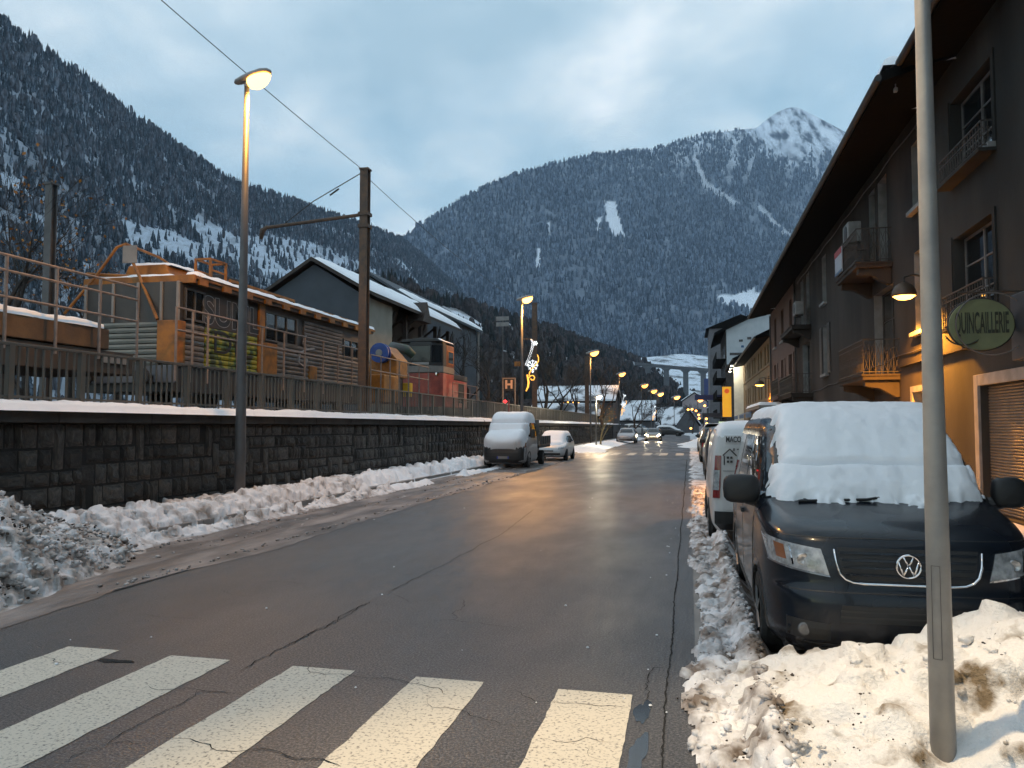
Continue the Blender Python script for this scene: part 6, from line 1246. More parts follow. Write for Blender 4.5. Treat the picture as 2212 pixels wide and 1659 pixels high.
# ------------------------------------------------------------------ mountains
fwv = np.array([-math.sin(YAW) * math.cos(PITCH), math.cos(YAW) * math.cos(PITCH), math.sin(PITCH)]); rtv = np.array([math.cos(YAW), math.sin(YAW), 0]); upv = np.cross(rtv, fwv); CAM = np.array([0, 0, 1.8])
def elev(px, py):
    d = fwv * F_PX + rtv * (px - 1106) + upv * (829.5 - py); return d[2] / math.hypot(d[0], d[1])
def azx(px):
    d = fwv * F_PX + rtv * (px - 1106); return math.atan2(d[0], d[1])
def proj(P):
    v = P - CAM; dep = v @ fwv; dep = np.where(dep < 1, 1, dep); return 1106 + F_PX * (v @ rtv) / dep, 829.5 - F_PX * (v @ upv) / dep
def terrain(name, ridge, base_d, base_z, nt, na, curve, nscale, namp, seed, mat, back=.25, gully=0.0):
    """slope surface under a skyline: ridge rows are (px, py, distance)"""
    r_ = np.array(ridge, float); a = np.array([azx(p) for p in r_[:, 0]]); el = np.array([elev(p, q) for p, q in r_[:, :2]]); o = np.argsort(a); a, el, D = a[o], el[o], r_[o, 2]
    A = np.linspace(a[0], a[-1], na); fe = np.interp(A, a, el); fd = np.interp(A, a, D)
    k = max(1, na // 120); ker = np.ones(k) / k; fe = np.convolve(np.pad(fe, (k // 2, k - 1 - k // 2), 'edge'), ker, 'valid'); fd = np.convolve(np.pad(fd, (k // 2, k - 1 - k // 2), 'edge'), ker, 'valid')
    T = np.concatenate([np.linspace(0, 1, nt), 1 + back * np.linspace(0, 1, 8)[1:]]); A2, T2 = np.meshgrid(A, T, indexing='ij'); E2 = fe[:, None]; Dr = fd[:, None]
    bd = np.interp(A, a, base_d) if isinstance(base_d, (list, np.ndarray)) else np.full(na, base_d); Dd = bd[:, None] + (Dr - bd[:, None]) * T2
    zr = 1.8 + E2 * Dr; Tc = np.clip(T2, 0, 1); Z = base_z + (zr - base_z) * (curve * Tc ** 2 + (1 - curve) * Tc) - np.maximum(T2 - 1, 0) * (zr - base_z) * 1.6
    X = Dd * np.sin(A2); Y = Dd * np.cos(A2)
    fade = np.clip((1 - T2) * 5, .06, 1) * np.clip(T2 * 8, 0, 1)
    Z = Z + namp * (fbm(X / nscale, Y / nscale, seed, 5) - .5) * 2 * fade
    if gully: Z = Z - gully * np.abs(fbm(A2 * Dr / (nscale * .6), T2 * 1.5, seed + 9, 4) - .5) * 2 * fade * np.clip(Tc * 1.6, 0, 1)
    V = np.stack([X, Y, Z], -1); m = mesh_np(name, V.reshape(-1, 3), grid_faces(na, len(T)), mat, smooth=True); tag(m, kind='structure'); return V, m
def mountain_mat(name, snow, dark, scale, lo, hi, rock=(.05, .055, .06), stretch=(1, 1, 1)):
    return M_(name, dark, snow, scale, 10, rough=.85, lo=lo, hi=hi, stretch=stretch)
def peak_mat():
    m = bpy.data.materials.new('mountain_snow_rock'); m.use_nodes = True; t = m.node_tree; b = t.nodes['Principled BSDF']; L = t.links.new; b.inputs['Roughness'].default_value = .9; b.inputs['Specular IOR Level'].default_value = .1
    tc = t.nodes.new('ShaderNodeTexCoord').outputs['Object']; sp_ = t.nodes.new('ShaderNodeSeparateXYZ'); L(tc, sp_.inputs[0])
    def nz(sc, det, st):
        mp = t.nodes.new('ShaderNodeMapping'); mp.inputs['Scale'].default_value = st; L(tc, mp.inputs[0]); n = t.nodes.new('ShaderNodeTexNoise'); n.inputs['Scale'].default_value = sc; n.inputs['Detail'].default_value = det; n.inputs['Roughness'].default_value = .65; L(mp.outputs[0], n.inputs['Vector']); return n.outputs[0]
    def ramp(s_, st):
        r = t.nodes.new('ShaderNodeValToRGB'); e = r.color_ramp.elements
        for i, (p, c) in enumerate(st):
            q = e[i] if i < 2 else e.new(p); q.position = p; q.color = tuple(c) + (1,)
        L(s_, r.inputs[0]); return r.outputs[0]
    low = ramp(nz(.03, 8, (1, .4, .4)), [(.35, (.10, .125, .16)), (.7, (.25, .295, .36))]); high = ramp(nz(.020, 12, (1.0, .22, .30)), [(.40, (.06, .075, .10)), (.50, (.56, .62, .70)), (.6, (.76, .82, .90))])
    mr = t.nodes.new('ShaderNodeMapRange'); mr.inputs['From Min'].default_value = 800; mr.inputs['From Max'].default_value = 1180; ad = t.nodes.new('ShaderNodeMath'); ad.operation = 'MULTIPLY_ADD'; L(nz(.006, 5, (1, 1, 1)), ad.inputs[0]); ad.inputs[1].default_value = 500; L(sp_.outputs['Z'], ad.inputs[2])
    ad2 = t.nodes.new('ShaderNodeMath'); ad2.operation = 'SUBTRACT'; L(ad.outputs[0], ad2.inputs[0]); ad2.inputs[1].default_value = 250; L(ad2.outputs[0], mr.inputs[0])
    mx = t.nodes.new('ShaderNodeMix'); mx.data_type = 'RGBA'; L(mr.outputs[0], mx.inputs[0]); L(low, mx.inputs[6]); L(high, mx.inputs[7]); at = t.nodes.new('ShaderNodeAttribute'); at.attribute_name = 'snowfield'; m2 = t.nodes.new('ShaderNodeMix'); m2.data_type = 'RGBA'; L(at.outputs['Fac'], m2.inputs[0]); L(mx.outputs[2], m2.inputs[6]); m2.inputs[7].default_value = (.78, .83, .90, 1); L(m2.outputs[2], b.inputs['Base Color']); return m
ROCK = peak_mat()
def with_snowfield(m):
    t = m.node_tree; b = t.nodes['Principled BSDF']; src = b.inputs['Base Color'].links[0].from_socket; at = t.nodes.new('ShaderNodeAttribute'); at.attribute_name = 'snowfield'
    m2 = t.nodes.new('ShaderNodeMix'); m2.data_type = 'RGBA'; t.links.new(at.outputs['Fac'], m2.inputs[0]); t.links.new(src, m2.inputs[6]); m2.inputs[7].default_value = (.44, .51, .60, 1); t.links.new(m2.outputs[2], b.inputs['Base Color']); return m
ridgeC = [(300, 640, 2300), (600, 590, 2250), (760, 560, 2250), (862, 518, 2300), (905, 485, 2350), (940, 462, 2400), (1000, 428, 2450), (1050, 402, 2500), (1100, 383, 2550), (1150, 366, 2600), (1200, 352, 2700), (1250, 342, 2750), (1290, 333, 2800), (1340, 329, 2850), (1400, 326, 2950),
          (1440, 316, 3000), (1480, 302, 3050), (1520, 291, 3100), (1560, 285, 3200), (1600, 279, 3300), (1640, 276, 3400), (1660, 260, 3600), (1685, 242, 3750), (1706, 233, 3800), (1722, 229, 3800), (1738, 233, 3800), (1775, 251, 3800), (1838, 284, 3750), (1900, 330, 3700), (2050, 380, 3600), (2300, 420, 3500)]
VC, mC = terrain('mountain', ridgeC, 1350, 25, 150, 520, .30, 260, 34, 201, ROCK, .2, 60)
ridgeL = [(-500, -330, 700), (-250, -120, 760), (-80, -5, 810), (0, 52, 835), (60, 98, 850), (150, 158, 895), (250, 232, 950), (330, 287, 1000), (400, 332, 1050), (480, 385, 1110), (560, 412, 1190), (650, 442, 1300), (740, 472, 1420), (800, 492, 1540), (862, 516, 1700), (905, 548, 1850), (950, 590, 1950), (1010, 640, 2000), (1080, 690, 2050), (1180, 760, 2000)]
VL, mL = terrain('hillside', ridgeL, [330] * 11 + [360] * 4 + [420] * 5, 2, 130, 300, .18, 120, 16, 202, with_snowfield(M_('hill_ground', (.15, .17, .20), (.36, .41, .48), .035, 9, rough=.85, lo=.38, hi=.62)), .2, 18)
ridgeH = [(820, 600, 420), (900, 640, 460), (990, 655, 500), (1040, 672, 540), (1100, 694, 600), (1160, 708, 650), (1220, 725, 700), (1300, 758, 800), (1360, 775, 880), (1400, 788, 950), (1450, 818, 1030), (1490, 846, 1100), (1520, 872, 1150), (1560, 905, 1180)]
VH, mH = terrain('wooded_hill', ridgeH, [200] * 8 + [320] * 6, 2, 60, 160, .1, 60, 7, 203, M_('hill_ground_dark', (.10, .095, .095), (.62, .66, .72), .05, 9, rough=.85, lo=.44, hi=.60), .25)

# forests: conifers and frosted broadleaf crowns scattered on the slopes
def forest(name, label, V, n, seed, keepfn, hlo, hhi, mats, wide=.30, round_share=.0):
    rg = np.random.default_rng(seed); na, nt_ = V.shape[:2]; P00 = V[:-1, :-1]; P10 = V[1:, :-1]; P01 = V[:-1, 1:]
    area = np.linalg.norm(np.cross(P10 - P00, P01 - P00), axis=-1).ravel(); idx = rg.choice(len(area), n, p=area / area.sum()); i, j = idx // (nt_ - 1), idx % (nt_ - 1)
    u, v = rg.random(n)[:, None], rg.random(n)[:, None]; P = (V[i, j] * (1 - u) + V[i + 1, j] * u) * (1 - v) + (V[i, j + 1] * (1 - u) + V[i + 1, j + 1] * u) * v
    px, py = proj(P); k = keepfn(P, px, py, rg); P = P[k]; P[:, 2] -= 1.0
    me = bpy.data.meshes.new(name); me.vertices.add(len(P)); me.vertices.foreach_set('co', P.astype(np.float32).ravel()); me.update()
    o = bpy.data.objects.new(name, me); COL.objects.link(o); tag(o, label, 'forest', kind='stuff')
    g = bpy.data.node_groups.new(name, 'GeometryNodeTree'); g.interface.new_socket('Geometry', in_out='INPUT', socket_type='NodeSocketGeometry'); g.interface.new_socket('Geometry', in_out='OUTPUT', socket_type='NodeSocketGeometry')
    N = g.nodes.new; L = g.links.new; gi = N('NodeGroupInput'); go = N('NodeGroupOutput'); jn = N('GeometryNodeJoinGeometry'); top = N('GeometryNodeJoinGeometry')
    def inst(shape_nodes, mat, sel_lo, sel_hi, sd, wlo, whi, jag=.26):
        sj = N('GeometryNodeJoinGeometry')
        for s_ in shape_nodes: L(s_, sj.inputs[0])
        nz = N('ShaderNodeTexNoise'); nz.inputs['Scale'].default_value = 5.0; nz.inputs['Detail'].default_value = 2
        sub = N('ShaderNodeVectorMath'); sub.operation = 'SUBTRACT'; sub.inputs[1].default_value = (.5, .5, .5); L(nz.outputs['Color'], sub.inputs[0])
        sc = N('ShaderNodeVectorMath'); sc.operation = 'SCALE'; sc.inputs['Scale'].default_value = jag; L(sub.outputs[0], sc.inputs[0])
        sp_ = N('GeometryNodeSetPosition'); L(sj.outputs[0], sp_.inputs['Geometry']); L(sc.outputs[0], sp_.inputs['Offset'])
        sm = N('GeometryNodeSetMaterial'); sm.inputs['Material'].default_value = mat; L(sp_.outputs[0], sm.inputs['Geometry'])
        iop = N('GeometryNodeInstanceOnPoints'); mp = N('GeometryNodeMeshToPoints'); L(gi.outputs[0], mp.inputs['Mesh']); L(mp.outputs[0], iop.inputs['Points']); L(sm.outputs[0], iop.inputs['Instance'])
        rs_ = N('FunctionNodeRandomValue'); rs_.data_type = 'FLOAT'; rs_.inputs['Seed'].default_value = 77
        c1 = N('FunctionNodeCompare'); c1.operation = 'GREATER_EQUAL'; L(rs_.outputs[1], c1.inputs[0]); c1.inputs[1].default_value = sel_lo
        c2 = N('FunctionNodeCompare'); c2.operation = 'LESS_THAN'; L(rs_.outputs[1], c2.inputs[0]); c2.inputs[1].default_value = sel_hi
        an = N('FunctionNodeBooleanMath'); an.operation = 'AND'; L(c1.outputs[0], an.inputs[0]); L(c2.outputs[0], an.inputs[1]); L(an.outputs[0], iop.inputs['Selection'])
        ro = N('FunctionNodeRandomValue'); ro.data_type = 'FLOAT_VECTOR'; ro.inputs[0].default_value = (-.06, -.06, 0); ro.inputs[1].default_value = (.06, .06, 6.28); ro.inputs['Seed'].default_value = sd; L(ro.outputs[0], iop.inputs['Rotation'])
        rh = N('FunctionNodeRandomValue'); rh.data_type = 'FLOAT'; rh.inputs[2].default_value = hlo; rh.inputs[3].default_value = hhi; rh.inputs['Seed'].default_value = sd + 1
        rw = N('FunctionNodeRandomValue'); rw.data_type = 'FLOAT'; rw.inputs[2].default_value = wlo; rw.inputs[3].default_value = whi; rw.inputs['Seed'].default_value = sd + 2
        mu = N('ShaderNodeMath'); mu.operation = 'MULTIPLY'; L(rh.outputs[1], mu.inputs[0]); L(rw.outputs[1], mu.inputs[1])
        cx_ = N('ShaderNodeCombineXYZ'); L(mu.outputs[0], cx_.inputs[0]); L(mu.outputs[0], cx_.inputs[1]); L(rh.outputs[1], cx_.inputs[2]); L(cx_.outputs[0], iop.inputs['Scale']); L(iop.outputs[0], top.inputs[0])
    cones = []
    for z0, dz, r in ((.04, .48, 1.0), (.30, .42, .74), (.55, .45, .46)):
        c = N('GeometryNodeMeshCone'); c.inputs['Vertices'].default_value = 8; c.inputs['Side Segments'].default_value = 2; c.inputs['Radius Bottom'].default_value = r; c.inputs['Radius Top'].default_value = .0; c.inputs['Depth'].default_value = dz
        tr = N('GeometryNodeTransform'); tr.inputs['Translation'].default_value = (0, 0, z0); L(c.outputs[0], tr.inputs['Geometry']); cones.append(tr.outputs[0])
    rs0 = 1 - round_share; q = rs0 / 2
    inst(cones, mats[0], 0, q, 1, wide * .75, wide * 1.15); inst(cones, mats[1], q, rs0, 11, wide * .6, wide)
    if round_share:
        bl = []
        for (x, y, z, r) in ((0, 0, .5, .75), (.35, .2, .62, .5), (-.3, -.25, .40, .55)):
            s_ = N('GeometryNodeMeshIcoSphere'); s_.inputs['Radius'].default_value = r; s_.inputs['Subdivisions'].default_value = 2
            tr = N('GeometryNodeTransform'); tr.inputs['Translation'].default_value = (x, y, z); tr.inputs['Scale'].default_value = (1, 1, .55); L(s_.outputs[0], tr.inputs['Geometry']); bl.append(tr.outputs[0])
        inst(bl, mats[2], rs0, 1.01, 21, wide * .8, wide * 1.5, .75)
    L(top.outputs[0], go.inputs[0]); md = o.modifiers.new('scatter', 'NODES'); md.node_group = g; return len(P)
def tree_mat(name, dark, frost, lo, hi, scale=1.6, rnd=.35): return M_(name, dark, frost, scale, 5, rough=.9, lo=lo, hi=hi, rnd=rnd, spec=.1)
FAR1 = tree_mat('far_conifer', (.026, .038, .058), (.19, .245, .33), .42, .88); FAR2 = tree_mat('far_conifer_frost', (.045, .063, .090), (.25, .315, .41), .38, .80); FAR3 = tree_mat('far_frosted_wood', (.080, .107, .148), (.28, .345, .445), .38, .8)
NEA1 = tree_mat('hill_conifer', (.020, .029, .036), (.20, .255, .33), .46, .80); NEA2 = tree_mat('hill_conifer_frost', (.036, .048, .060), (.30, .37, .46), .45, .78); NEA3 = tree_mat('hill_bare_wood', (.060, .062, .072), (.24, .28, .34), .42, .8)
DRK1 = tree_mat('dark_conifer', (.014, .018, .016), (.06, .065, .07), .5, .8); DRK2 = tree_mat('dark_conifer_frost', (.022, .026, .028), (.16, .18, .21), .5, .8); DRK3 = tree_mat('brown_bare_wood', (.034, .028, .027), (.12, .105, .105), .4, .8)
def inside(px, py, poly):
    c = np.zeros(len(px), bool); n = len(poly)
    for i in range(n):
        (x1, y1), (x2, y2) = poly[i], poly[(i + 1) % n]; hit = ((y1 > py) != (y2 > py)) & (px < (x2 - x1) * (py - y1) / (y2 - y1 + 1e-9) + x1); c ^= hit
    return c
clearC = [[(1306, 432), (1330, 436), (1338, 470), (1352, 512), (1318, 508), (1308, 470)], [(1180, 480), (1188, 478), (1190, 520), (1184, 515)], [(1290, 470), (1300, 468), (1300, 495), (1288, 500)], [(1160, 530), (1168, 540), (1166, 590), (1158, 575)],
          [(1500, 330), (1530, 395), (1600, 440), (1590, 445), (1520, 405), (1495, 345)], [(1640, 440), (1700, 500), (1730, 520), (1725, 528), (1690, 505), (1635, 450)], [(1575, 640), (1630, 622), (1640, 660), (1600, 672)], [(1545, 640), (1650, 630), (1650, 690), (1600, 665), (1570, 662)]]
def keepC(P, px, py, rg):
    k = rg.random(len(P)) < .55 + .45 * sstep(.32, .55, fbm(P[:, 0] / 70, P[:, 1] / 160, 311, 4))
    for c in clearC: k &= ~inside(px + rg.normal(0, 2, len(P)), py + rg.normal(0, 3, len(P)), c)
    line = 1120 - 150 * sstep(1600, 1690, px) + 150 * (fbm(px / 14.0, py / 110.0, 301, 4) - .5) * 2
    right = sstep(1400, 1560, px); dens = 1 - right * sstep(line - 90, line + 150, P[:, 2])
    streak = sstep(.50, .62, fbm(px / 12.0 + py / 30.0, py / 90.0, 302, 4)); dens *= 1 - .80 * right * sstep(480, 760, P[:, 2]) * streak
    k &= rg.random(len(P)) < dens; k &= (px > 780) & (px < 2000) & (py < 860); return k
clearL = [[(405, 472), (470, 488), (526, 508), (600, 514), (658, 520), (745, 550), (810, 578), (820, 612), (720, 610), (636, 612), (526, 588), (445, 545)], [(250, 474), (320, 486), (380, 500), (430, 525), (470, 556), (460, 585), (380, 570), (290, 545)], [(100, 340), (135, 345), (140, 362), (108, 356)], [(342, 325), (356, 325), (358, 352), (346, 350)], [(0, 372), (45, 385), (70, 420), (130, 440), (90, 446), (20, 420), (0, 410)], [(860, 560), (930, 600), (1000, 650), (930, 640), (880, 600)]]
def keepL(P, px, py, rg):
    k = np.ones(len(P), bool)
    for n_, c in enumerate(clearL): k &= ~(inside(px + rg.normal(0, 2, len(P)), py + rg.normal(0, 2, len(P)), c) & (rg.random(len(P)) < (.84 if n_ != 5 else .6)))
    k &= (px > -420) & (px < 1250) & (rg.random(len(P)) < .45 + .55 * sstep(.30, .5, fbm(P[:, 0] / 40, P[:, 1] / 40, 305, 3))); return k
for Vq, mq, cl_ in ((VL, mL, clearL),):
    qx, qy = proj(Vq.reshape(-1, 3)); soft = np.zeros(len(qx), np.float32)
    for c in cl_: soft = np.maximum(soft, inside(qx, qy, c) * (.30 + .9 * sstep(.3, .6, fbm(qx / 9, qy / 5, 8, 3))))
    mq.data.attributes.new('snowfield', 'FLOAT', 'POINT').data.foreach_set('value', soft.astype(np.float32))
qx, qy = proj(VC.reshape(-1, 3)); msk = np.zeros(len(qx), bool)
for c in clearC: msk |= inside(qx, qy, c)
al = mC.data.attributes.new('snowfield', 'FLOAT', 'POINT'); al.data.foreach_set('value', (msk * np.where((qx > 1490) & (qx < 1740) & (qy < 560), .5, .9)).astype(np.float32))
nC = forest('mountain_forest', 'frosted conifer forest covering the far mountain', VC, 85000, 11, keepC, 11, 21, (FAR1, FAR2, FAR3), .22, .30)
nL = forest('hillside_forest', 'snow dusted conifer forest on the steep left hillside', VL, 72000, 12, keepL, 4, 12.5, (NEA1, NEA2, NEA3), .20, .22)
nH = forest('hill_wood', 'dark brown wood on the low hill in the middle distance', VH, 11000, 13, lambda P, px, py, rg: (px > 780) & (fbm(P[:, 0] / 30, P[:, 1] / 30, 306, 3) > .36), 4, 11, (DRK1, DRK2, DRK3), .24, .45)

# ------------------------------------------------------------------ bare trees
BARK = M_('bark', (.022, .018, .016), (.045, .036, .030), 6, 6, rough=.9, bump=.3); BARK2 = M_('bark_grey', (.05, .045, .042), (.03, .028, .026), 6, 6, rough=.9)
LEAF = M_('autumn_leaf', (.42, .17, .02), (.28, .10, .02), 3, 4, rough=.7, rnd=.0)
def bare_tree(name, label, x, y, z, h, seed, levels=5, spread=.55, mat=BARK, leaves=0, group=None, twig=.012):
    rt = random.Random(seed); t = thing(name, label, 'tree', (x, y, z), 0, group); trunk = MB(); crown = MB(); tips = []
    def grow(p, d, l, r, lev):
        n = 3; pts = [p]; q = p; dd = d
        for k in range(n):
            dd = (dd + Vector((rt.uniform(-.16, .16), rt.uniform(-.16, .16), rt.uniform(-.04, .14)))).normalized(); q = q + dd * (l / n); pts.append(q)
        r1 = max(r * .62, twig * .5); (trunk if lev == 0 else crown).tube(pts, [r, r * .88, r * .75, r1], 7 if lev == 0 else (5 if lev < 3 else 3), cap=False)
        if lev >= levels: tips.append((pts[-1], dd)); return
        for k in range(rt.choice([2, 3, 3]) if lev else rt.choice([4, 5])):
            a = rt.uniform(0, 6.28); o = dd.orthogonal().normalized(); o = (o * math.cos(a) + dd.cross(o) * math.sin(a)); s_ = pts[rt.choice([2, 3, 3])] if lev else pts[rt.choice([1, 2, 2, 3])]
            grow(s_, (dd * rt.uniform(.6, 1.0) + o * rt.uniform(.4, 1.0) * spread * 1.5 + Vector((0, 0, .18))).normalized(), l * rt.uniform(.58, .82), r1 * rt.uniform(.6, .85), lev + 1)
    grow(Vector((0, 0, 0)), Vector((rt.uniform(-.05, .05), rt.uniform(-.05, .05), 1)).normalized(), h * .34, h * .022, 0)
    trunk.build('trunk', mat, t, local=True); crown.build('crown', mat, t, local=True)
    if leaves:
        lf = MB()
        for k in range(leaves):
            p, d = rt.choice(tips); p = p + Vector((rt.uniform(-.25, .25), rt.uniform(-.25, .25), rt.uniform(-.25, .25))); s_ = rt.uniform(.03, .085); u = Vector((rt.gauss(0, 1), rt.gauss(0, 1), rt.gauss(0, 1))).normalized(); v = u.orthogonal().normalized()
            lf.add([p - u * s_, p + v * s_ * .6, p + u * s_, p - v * s_ * .6], [(0, 1, 2, 3)])
        o = lf.build('leaves', LEAF, t, local=True); o['kind'] = 'stuff'
    return t
def spot(px, D):
    a = az_of(px); return D * math.sin(a), D * math.cos(a)
tr = [(20, 27, 8.0, 'leafy', 150), (150, 31, 7.5, 'leafy', 130), (260, 38, 7.0, 'leafy', 90), (60, 42, 9.0, 'leafy', 90)]
labs = ['nearly bare tree with orange leaves at the far left edge', 'bare tree with scattered orange leaves left of the rail car', 'thin bare tree with few yellow leaves above the rail car', 'taller bare tree with leaves behind the pale mast']
for k, (px, D, h, kd, nl_) in enumerate(tr): x, y = spot(px, D); bare_tree('leafy_tree', labs[k], x, y, 2.0, h, 40 + k, 6, .6, BARK, nl_, 'nearly bare trees behind the rail yard', .014)
far_t = [(1058, 58, 7.2, 'dark pollarded bare tree left of the hospital sign'), (1175, 68, 8.5, 'broad bare tree right of the snowflake lamp'), (1205, 80, 8.0, 'bare tree in front of the snow roofed hall'), (1240, 95, 8.5, 'slender bare tree left of the third street lamp'), (1300, 92, 9.0, 'reddish bare tree between the third and fourth lamps'), (1335, 130, 10, 'bare tree beside the fourth street lamp'), (1372, 145, 10.5, 'lamp lit russet tree behind the fifth lamp'), (1425, 180, 9, 'bare tree left of the road bend'), (1495, 200, 8.5, 'brown bare tree in front of the pale gabled house'), (1010, 70, 9, 'bare tree behind the orange shunter'), (1120, 90, 10, 'tall bare tree behind the snowflake decoration'), (1080, 110, 11, 'distant bare tree above the letter H sign')]
RUSSET = M_('russet_bark', (.07, .035, .022), (.045, .028, .02), 5, 5, rough=.9)
for k, (px, D, h, lb) in enumerate(far_t): x, y = spot(px, D); bare_tree('bare_tree', lb, x, y, 2.0 if D < 150 and px < 1360 else 0.0, h, 60 + k, 5, .62, RUSSET if k in (4, 6) else BARK, 0, 'bare trees along the left side', .02 + D * .00025)
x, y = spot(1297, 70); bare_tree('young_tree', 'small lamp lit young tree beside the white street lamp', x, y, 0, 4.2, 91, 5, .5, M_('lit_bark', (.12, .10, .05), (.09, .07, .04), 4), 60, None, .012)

# ------------------------------------------------------------------ far buildings, viaduct
ROOFSNOW = M_('patchy_roof_snow', (.05, .05, .055), (.70, .73, .78), .35, 9, rough=.7, lo=.40, hi=.52)
def simple_house(name, label, cx_, cy_, w, d, h, rise, wallm, ridge='x', rot=0.0, snow=True, wins=()):
    t = thing(name, label, 'building', (cx_, cy_, 0), rot); hw, hd = w / 2, d / 2
    if ridge == 'x':
        MB().prism([(-hd, 0), (hd, 0), (hd, h), (0, h + rise), (-hd, h)], 'x', -hw, hw).build('body', wallm, t, local=True); P = [(-hd - .4, h - .1), (0, h + rise + .1), (hd + .4, h - .1)]
        for (a, b) in ((P[0], P[1]), (P[1], P[2])): MB().prism([a, b, (b[0], b[1] + .25), (a[0], a[1] + .25)], 'x', -hw - .4, hw + .4).build('roof', EAVE, t, local=True); (MB().prism([(a[0], a[1] + .26), (b[0], b[1] + .26), (b[0], b[1] + .62), (a[0], a[1] + .5)], 'x', -hw - .38, hw + .38).build('roof_snow', ROOFSNOW, t, local=True) if snow else None)
    else:
        MB().prism([(-hw, 0), (hw, 0), (hw, h), (0, h + rise), (-hw, h)], 'y', -hd, hd).build('body', wallm, t, local=True); P = [(-hw - .4, h - .1), (0, h + rise + .1), (hw + .4, h - .1)]
        for (a, b) in ((P[0], P[1]), (P[1], P[2])): MB().prism([a, b, (b[0], b[1] + .25), (a[0], a[1] + .25)], 'y', -hd - .4, hd + .4).build('roof', EAVE, t, local=True); (MB().prism([(a[0], a[1] + .26), (b[0], b[1] + .26), (b[0], b[1] + .62), (a[0], a[1] + .5)], 'y', -hd - .38, hd + .38).build('roof_snow', ROOFSNOW, t, local=True) if snow else None)
    for (x0, x1, z0, z1) in wins: f_ = MB().box(x0, x1, -hd - .05, -hd - .003, z0, z1).build('window', WOODW, t, local=True); MB().box(x0 + .1, x1 - .1, -hd - .07, -hd - .052, z0 + .1, z1 - .1).build('pane', GLASS, f_, local=True)
    return t
HALLM = M_('hall_wall', (.07, .07, .075), (.05, .05, .055), 1, rough=.85); PALE = M_('pale_wall', (.30, .26, .27), (.25, .22, .23), .8, rough=.85)
x, y = spot(1262, 118); simple_house('long_hall', 'long dark hall with snowy roof behind the wall', x - .8, y, 11, 10, 5.2, 1.9, HALLM, 'x', 0, True, [(-5 + k * 2, -4 + k * 2, 3.0, 3.9) for k in range(5)])
x, y = spot(1225, 100); simple_house('low_shed', 'low shed with thick roof snow in front of the long hall', x, y, 8, 5, 2.9, 1.1, HALLM, 'x', 0, True, [(-3, -1, 2.2, 3.2), (1, 3, 2.2, 3.2)])
for k, (dx, dz) in enumerate(((-1.9, 0), (-1.2, .08), (-.4, .05), (.3, -.05))): tag(MB().lathe([(.02, .12), (.13, 0), (.02, -.12)], 8, (x + dx - .3, y + 10.6, 5.05 + dz)).build('hall_light', LENS_FAR), ('leftmost', 'second from left', 'third from left', 'rightmost')[k] + ' of the small amber lamps on the long hall front', 'light', 'amber lamps on the long hall')
x, y = spot(1372, 190); simple_house('snow_roof_house', 'white roofed house behind the decorated far lamps', x, y, 9, 10, 3.0, 4.2, HALLM, 'x')
x, y = spot(1448, 230); simple_house('snow_roof_barn', 'barn with a broad snowy roof left of the pale gabled house', x, y, 10, 12, 2.0, 4.6, HALLM, 'y', R(52))
x, y = spot(1500, 260); simple_house('pale_gabled_house', 'pale gabled house closing the end of the street', x, y, 7.4, 10, 9.5, 2.6, PALE, 'y', 0, True, [(-2.2, 2.2, 6.2, 7.2), (-2.6, -1, 2.5, 4.2), (1, 2.6, 2.5, 4.2)])
x, y = spot(1535, 280); simple_house('far_shop', 'far shop block right of the pale gabled house', x + 2, y, 9, 9, 7, 2, HALLM, 'y', 0, True, [(-3, -1, 2, 4), (1, 3, 2, 4)])
bt = thing('blue_banner', 'tall dark blue vertical sign in the far valley', 'sign', (*spot(1527, 330), 0)); MB().box(-1.0, 1.0, -.2, .2, 10, 21).build('panel', M_('banner_blue', (.03, .05, .16), (.025, .04, .13), 1, rough=.6), bt, local=True); MB().tube([(0, 0, 0), (0, 0, 10)], .2, 8).build('post', DARKMET, bt, local=True)
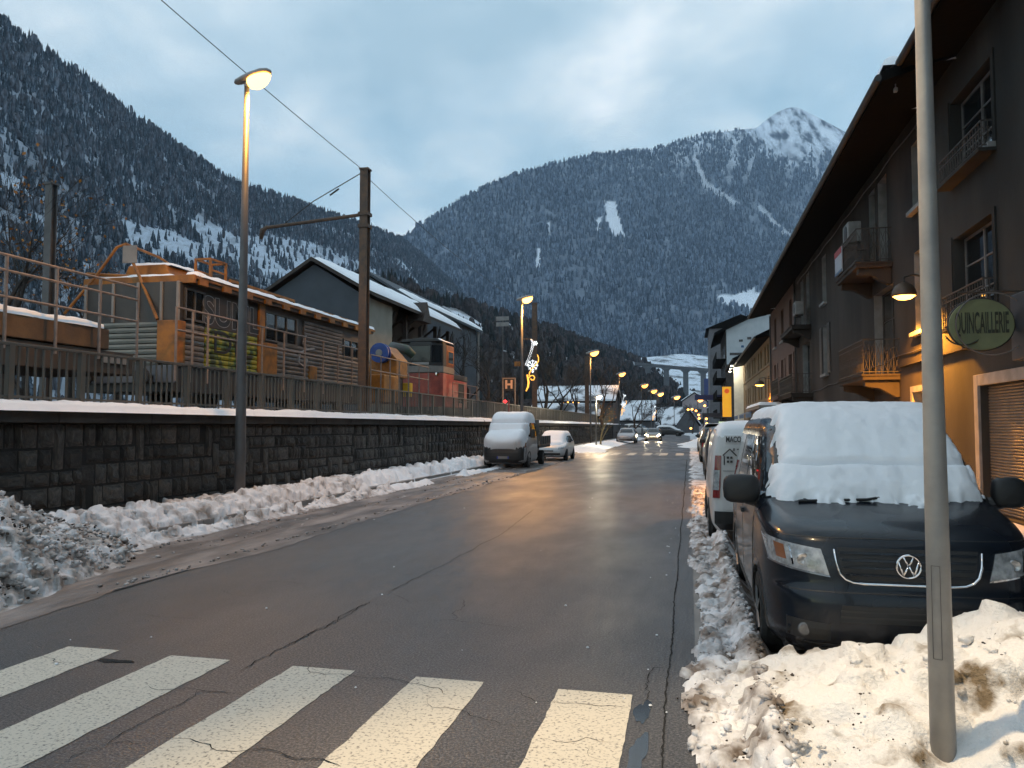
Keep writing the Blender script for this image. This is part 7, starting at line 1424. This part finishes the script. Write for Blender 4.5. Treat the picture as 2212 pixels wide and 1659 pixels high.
# snowy terrace with a viaduct
terr = [(1340, 790, 820), (1375, 774, 860), (1420, 770, 900), (1470, 764, 940), (1520, 768, 960), (1560, 772, 960), (1640, 775, 960), (1800, 780, 960)]
VT, mT = terrain('snowy_terrace', terr, 560, 8, 50, 80, .05, 40, 6, 204, M_('terrace_snow', (.10, .11, .12), (.66, .72, .80), .06, 9, rough=.8, lo=.36, hi=.5), .25)
va = thing('viaduct', 'concrete road viaduct on pillars crossing the snowy valley end', 'bridge', (20, 640, 0)); VM = M_('viaduct_concrete', (.13, .14, .155), (.10, .11, .12), .3, 6, rough=.85)
def vpt(px, py, D): x, y = spot(px, D); return x, y, 1.8 + elev(px, py) * D
d0 = vpt(1372, 783, 640); d1 = vpt(1470, 792, 625); d2 = vpt(1620, 803, 610); dk_ = MB()
for a, b in ((d0, d1), (d1, d2)): dk_.add([(a[0], a[1] - 4, a[2] - 2.2), (b[0], b[1] - 4, b[2] - 2.2), (b[0], b[1] + 4, b[2] - 2.2), (a[0], a[1] + 4, a[2] - 2.2), (a[0], a[1] - 4, a[2]), (b[0], b[1] - 4, b[2]), (b[0], b[1] + 4, b[2]), (a[0], a[1] + 4, a[2])], [(0, 3, 2, 1), (4, 5, 6, 7), (0, 1, 5, 4), (1, 2, 6, 5), (2, 3, 7, 6), (3, 0, 4, 7)])
dk_.build('deck', VM, va)
for px in (1400, 1440, 1482, 1520, 1560, 1600):
    D = 625 - (px - 1470) * .1; x, y = spot(px, D); zt = 1.8 + elev(px, 783 + (px - 1372) * .085) * D - 2.2; MB().prism([(x - 2, y - 3), (x + 2, y - 3), (x + 2, y + 3), (x - 2, y + 3)], 'z', 0, zt).build('pillar', VM, va); MB().add([(x - 4, y - 3.5, zt), (x - 2.01, y - 3.5, zt - 2), (x + 2.01, y - 3.5, zt - 2), (x + 4, y - 3.5, zt), (x - 4, y + 3.5, zt), (x - 2.01, y + 3.5, zt - 2), (x + 2.01, y + 3.5, zt - 2), (x + 4, y + 3.5, zt)], [(0, 1, 2, 3), (7, 6, 5, 4), (0, 4, 5, 1), (1, 5, 6, 2), (2, 6, 7, 3), (3, 7, 4, 0)]).build('pillar_head', VM, va)
# ------------------------------------------------------------------ air
hz = MB().box(-5100, 5100, -1100, 6600, -1.2, 1650).build('haze', M_('haze_tmp', (1, 1, 1))); tag(hz, 'thin bluish dusk haze filling the valley air', 'haze', kind='stuff')
hm = bpy.data.materials.new('haze_air'); hm.use_nodes = True; t_ = hm.node_tree; t_.nodes.clear(); o_ = t_.nodes.new('ShaderNodeOutputMaterial'); v_ = t_.nodes.new('ShaderNodeVolumePrincipled')
v_.inputs['Color'].default_value = (.56, .76, 1.0, 1); v_.inputs['Density'].default_value = .00008; v_.inputs['Anisotropy'].default_value = .0; t_.links.new(v_.outputs[0], o_.inputs['Volume'])
hz.data.materials.clear(); hz.data.materials.append(hm)
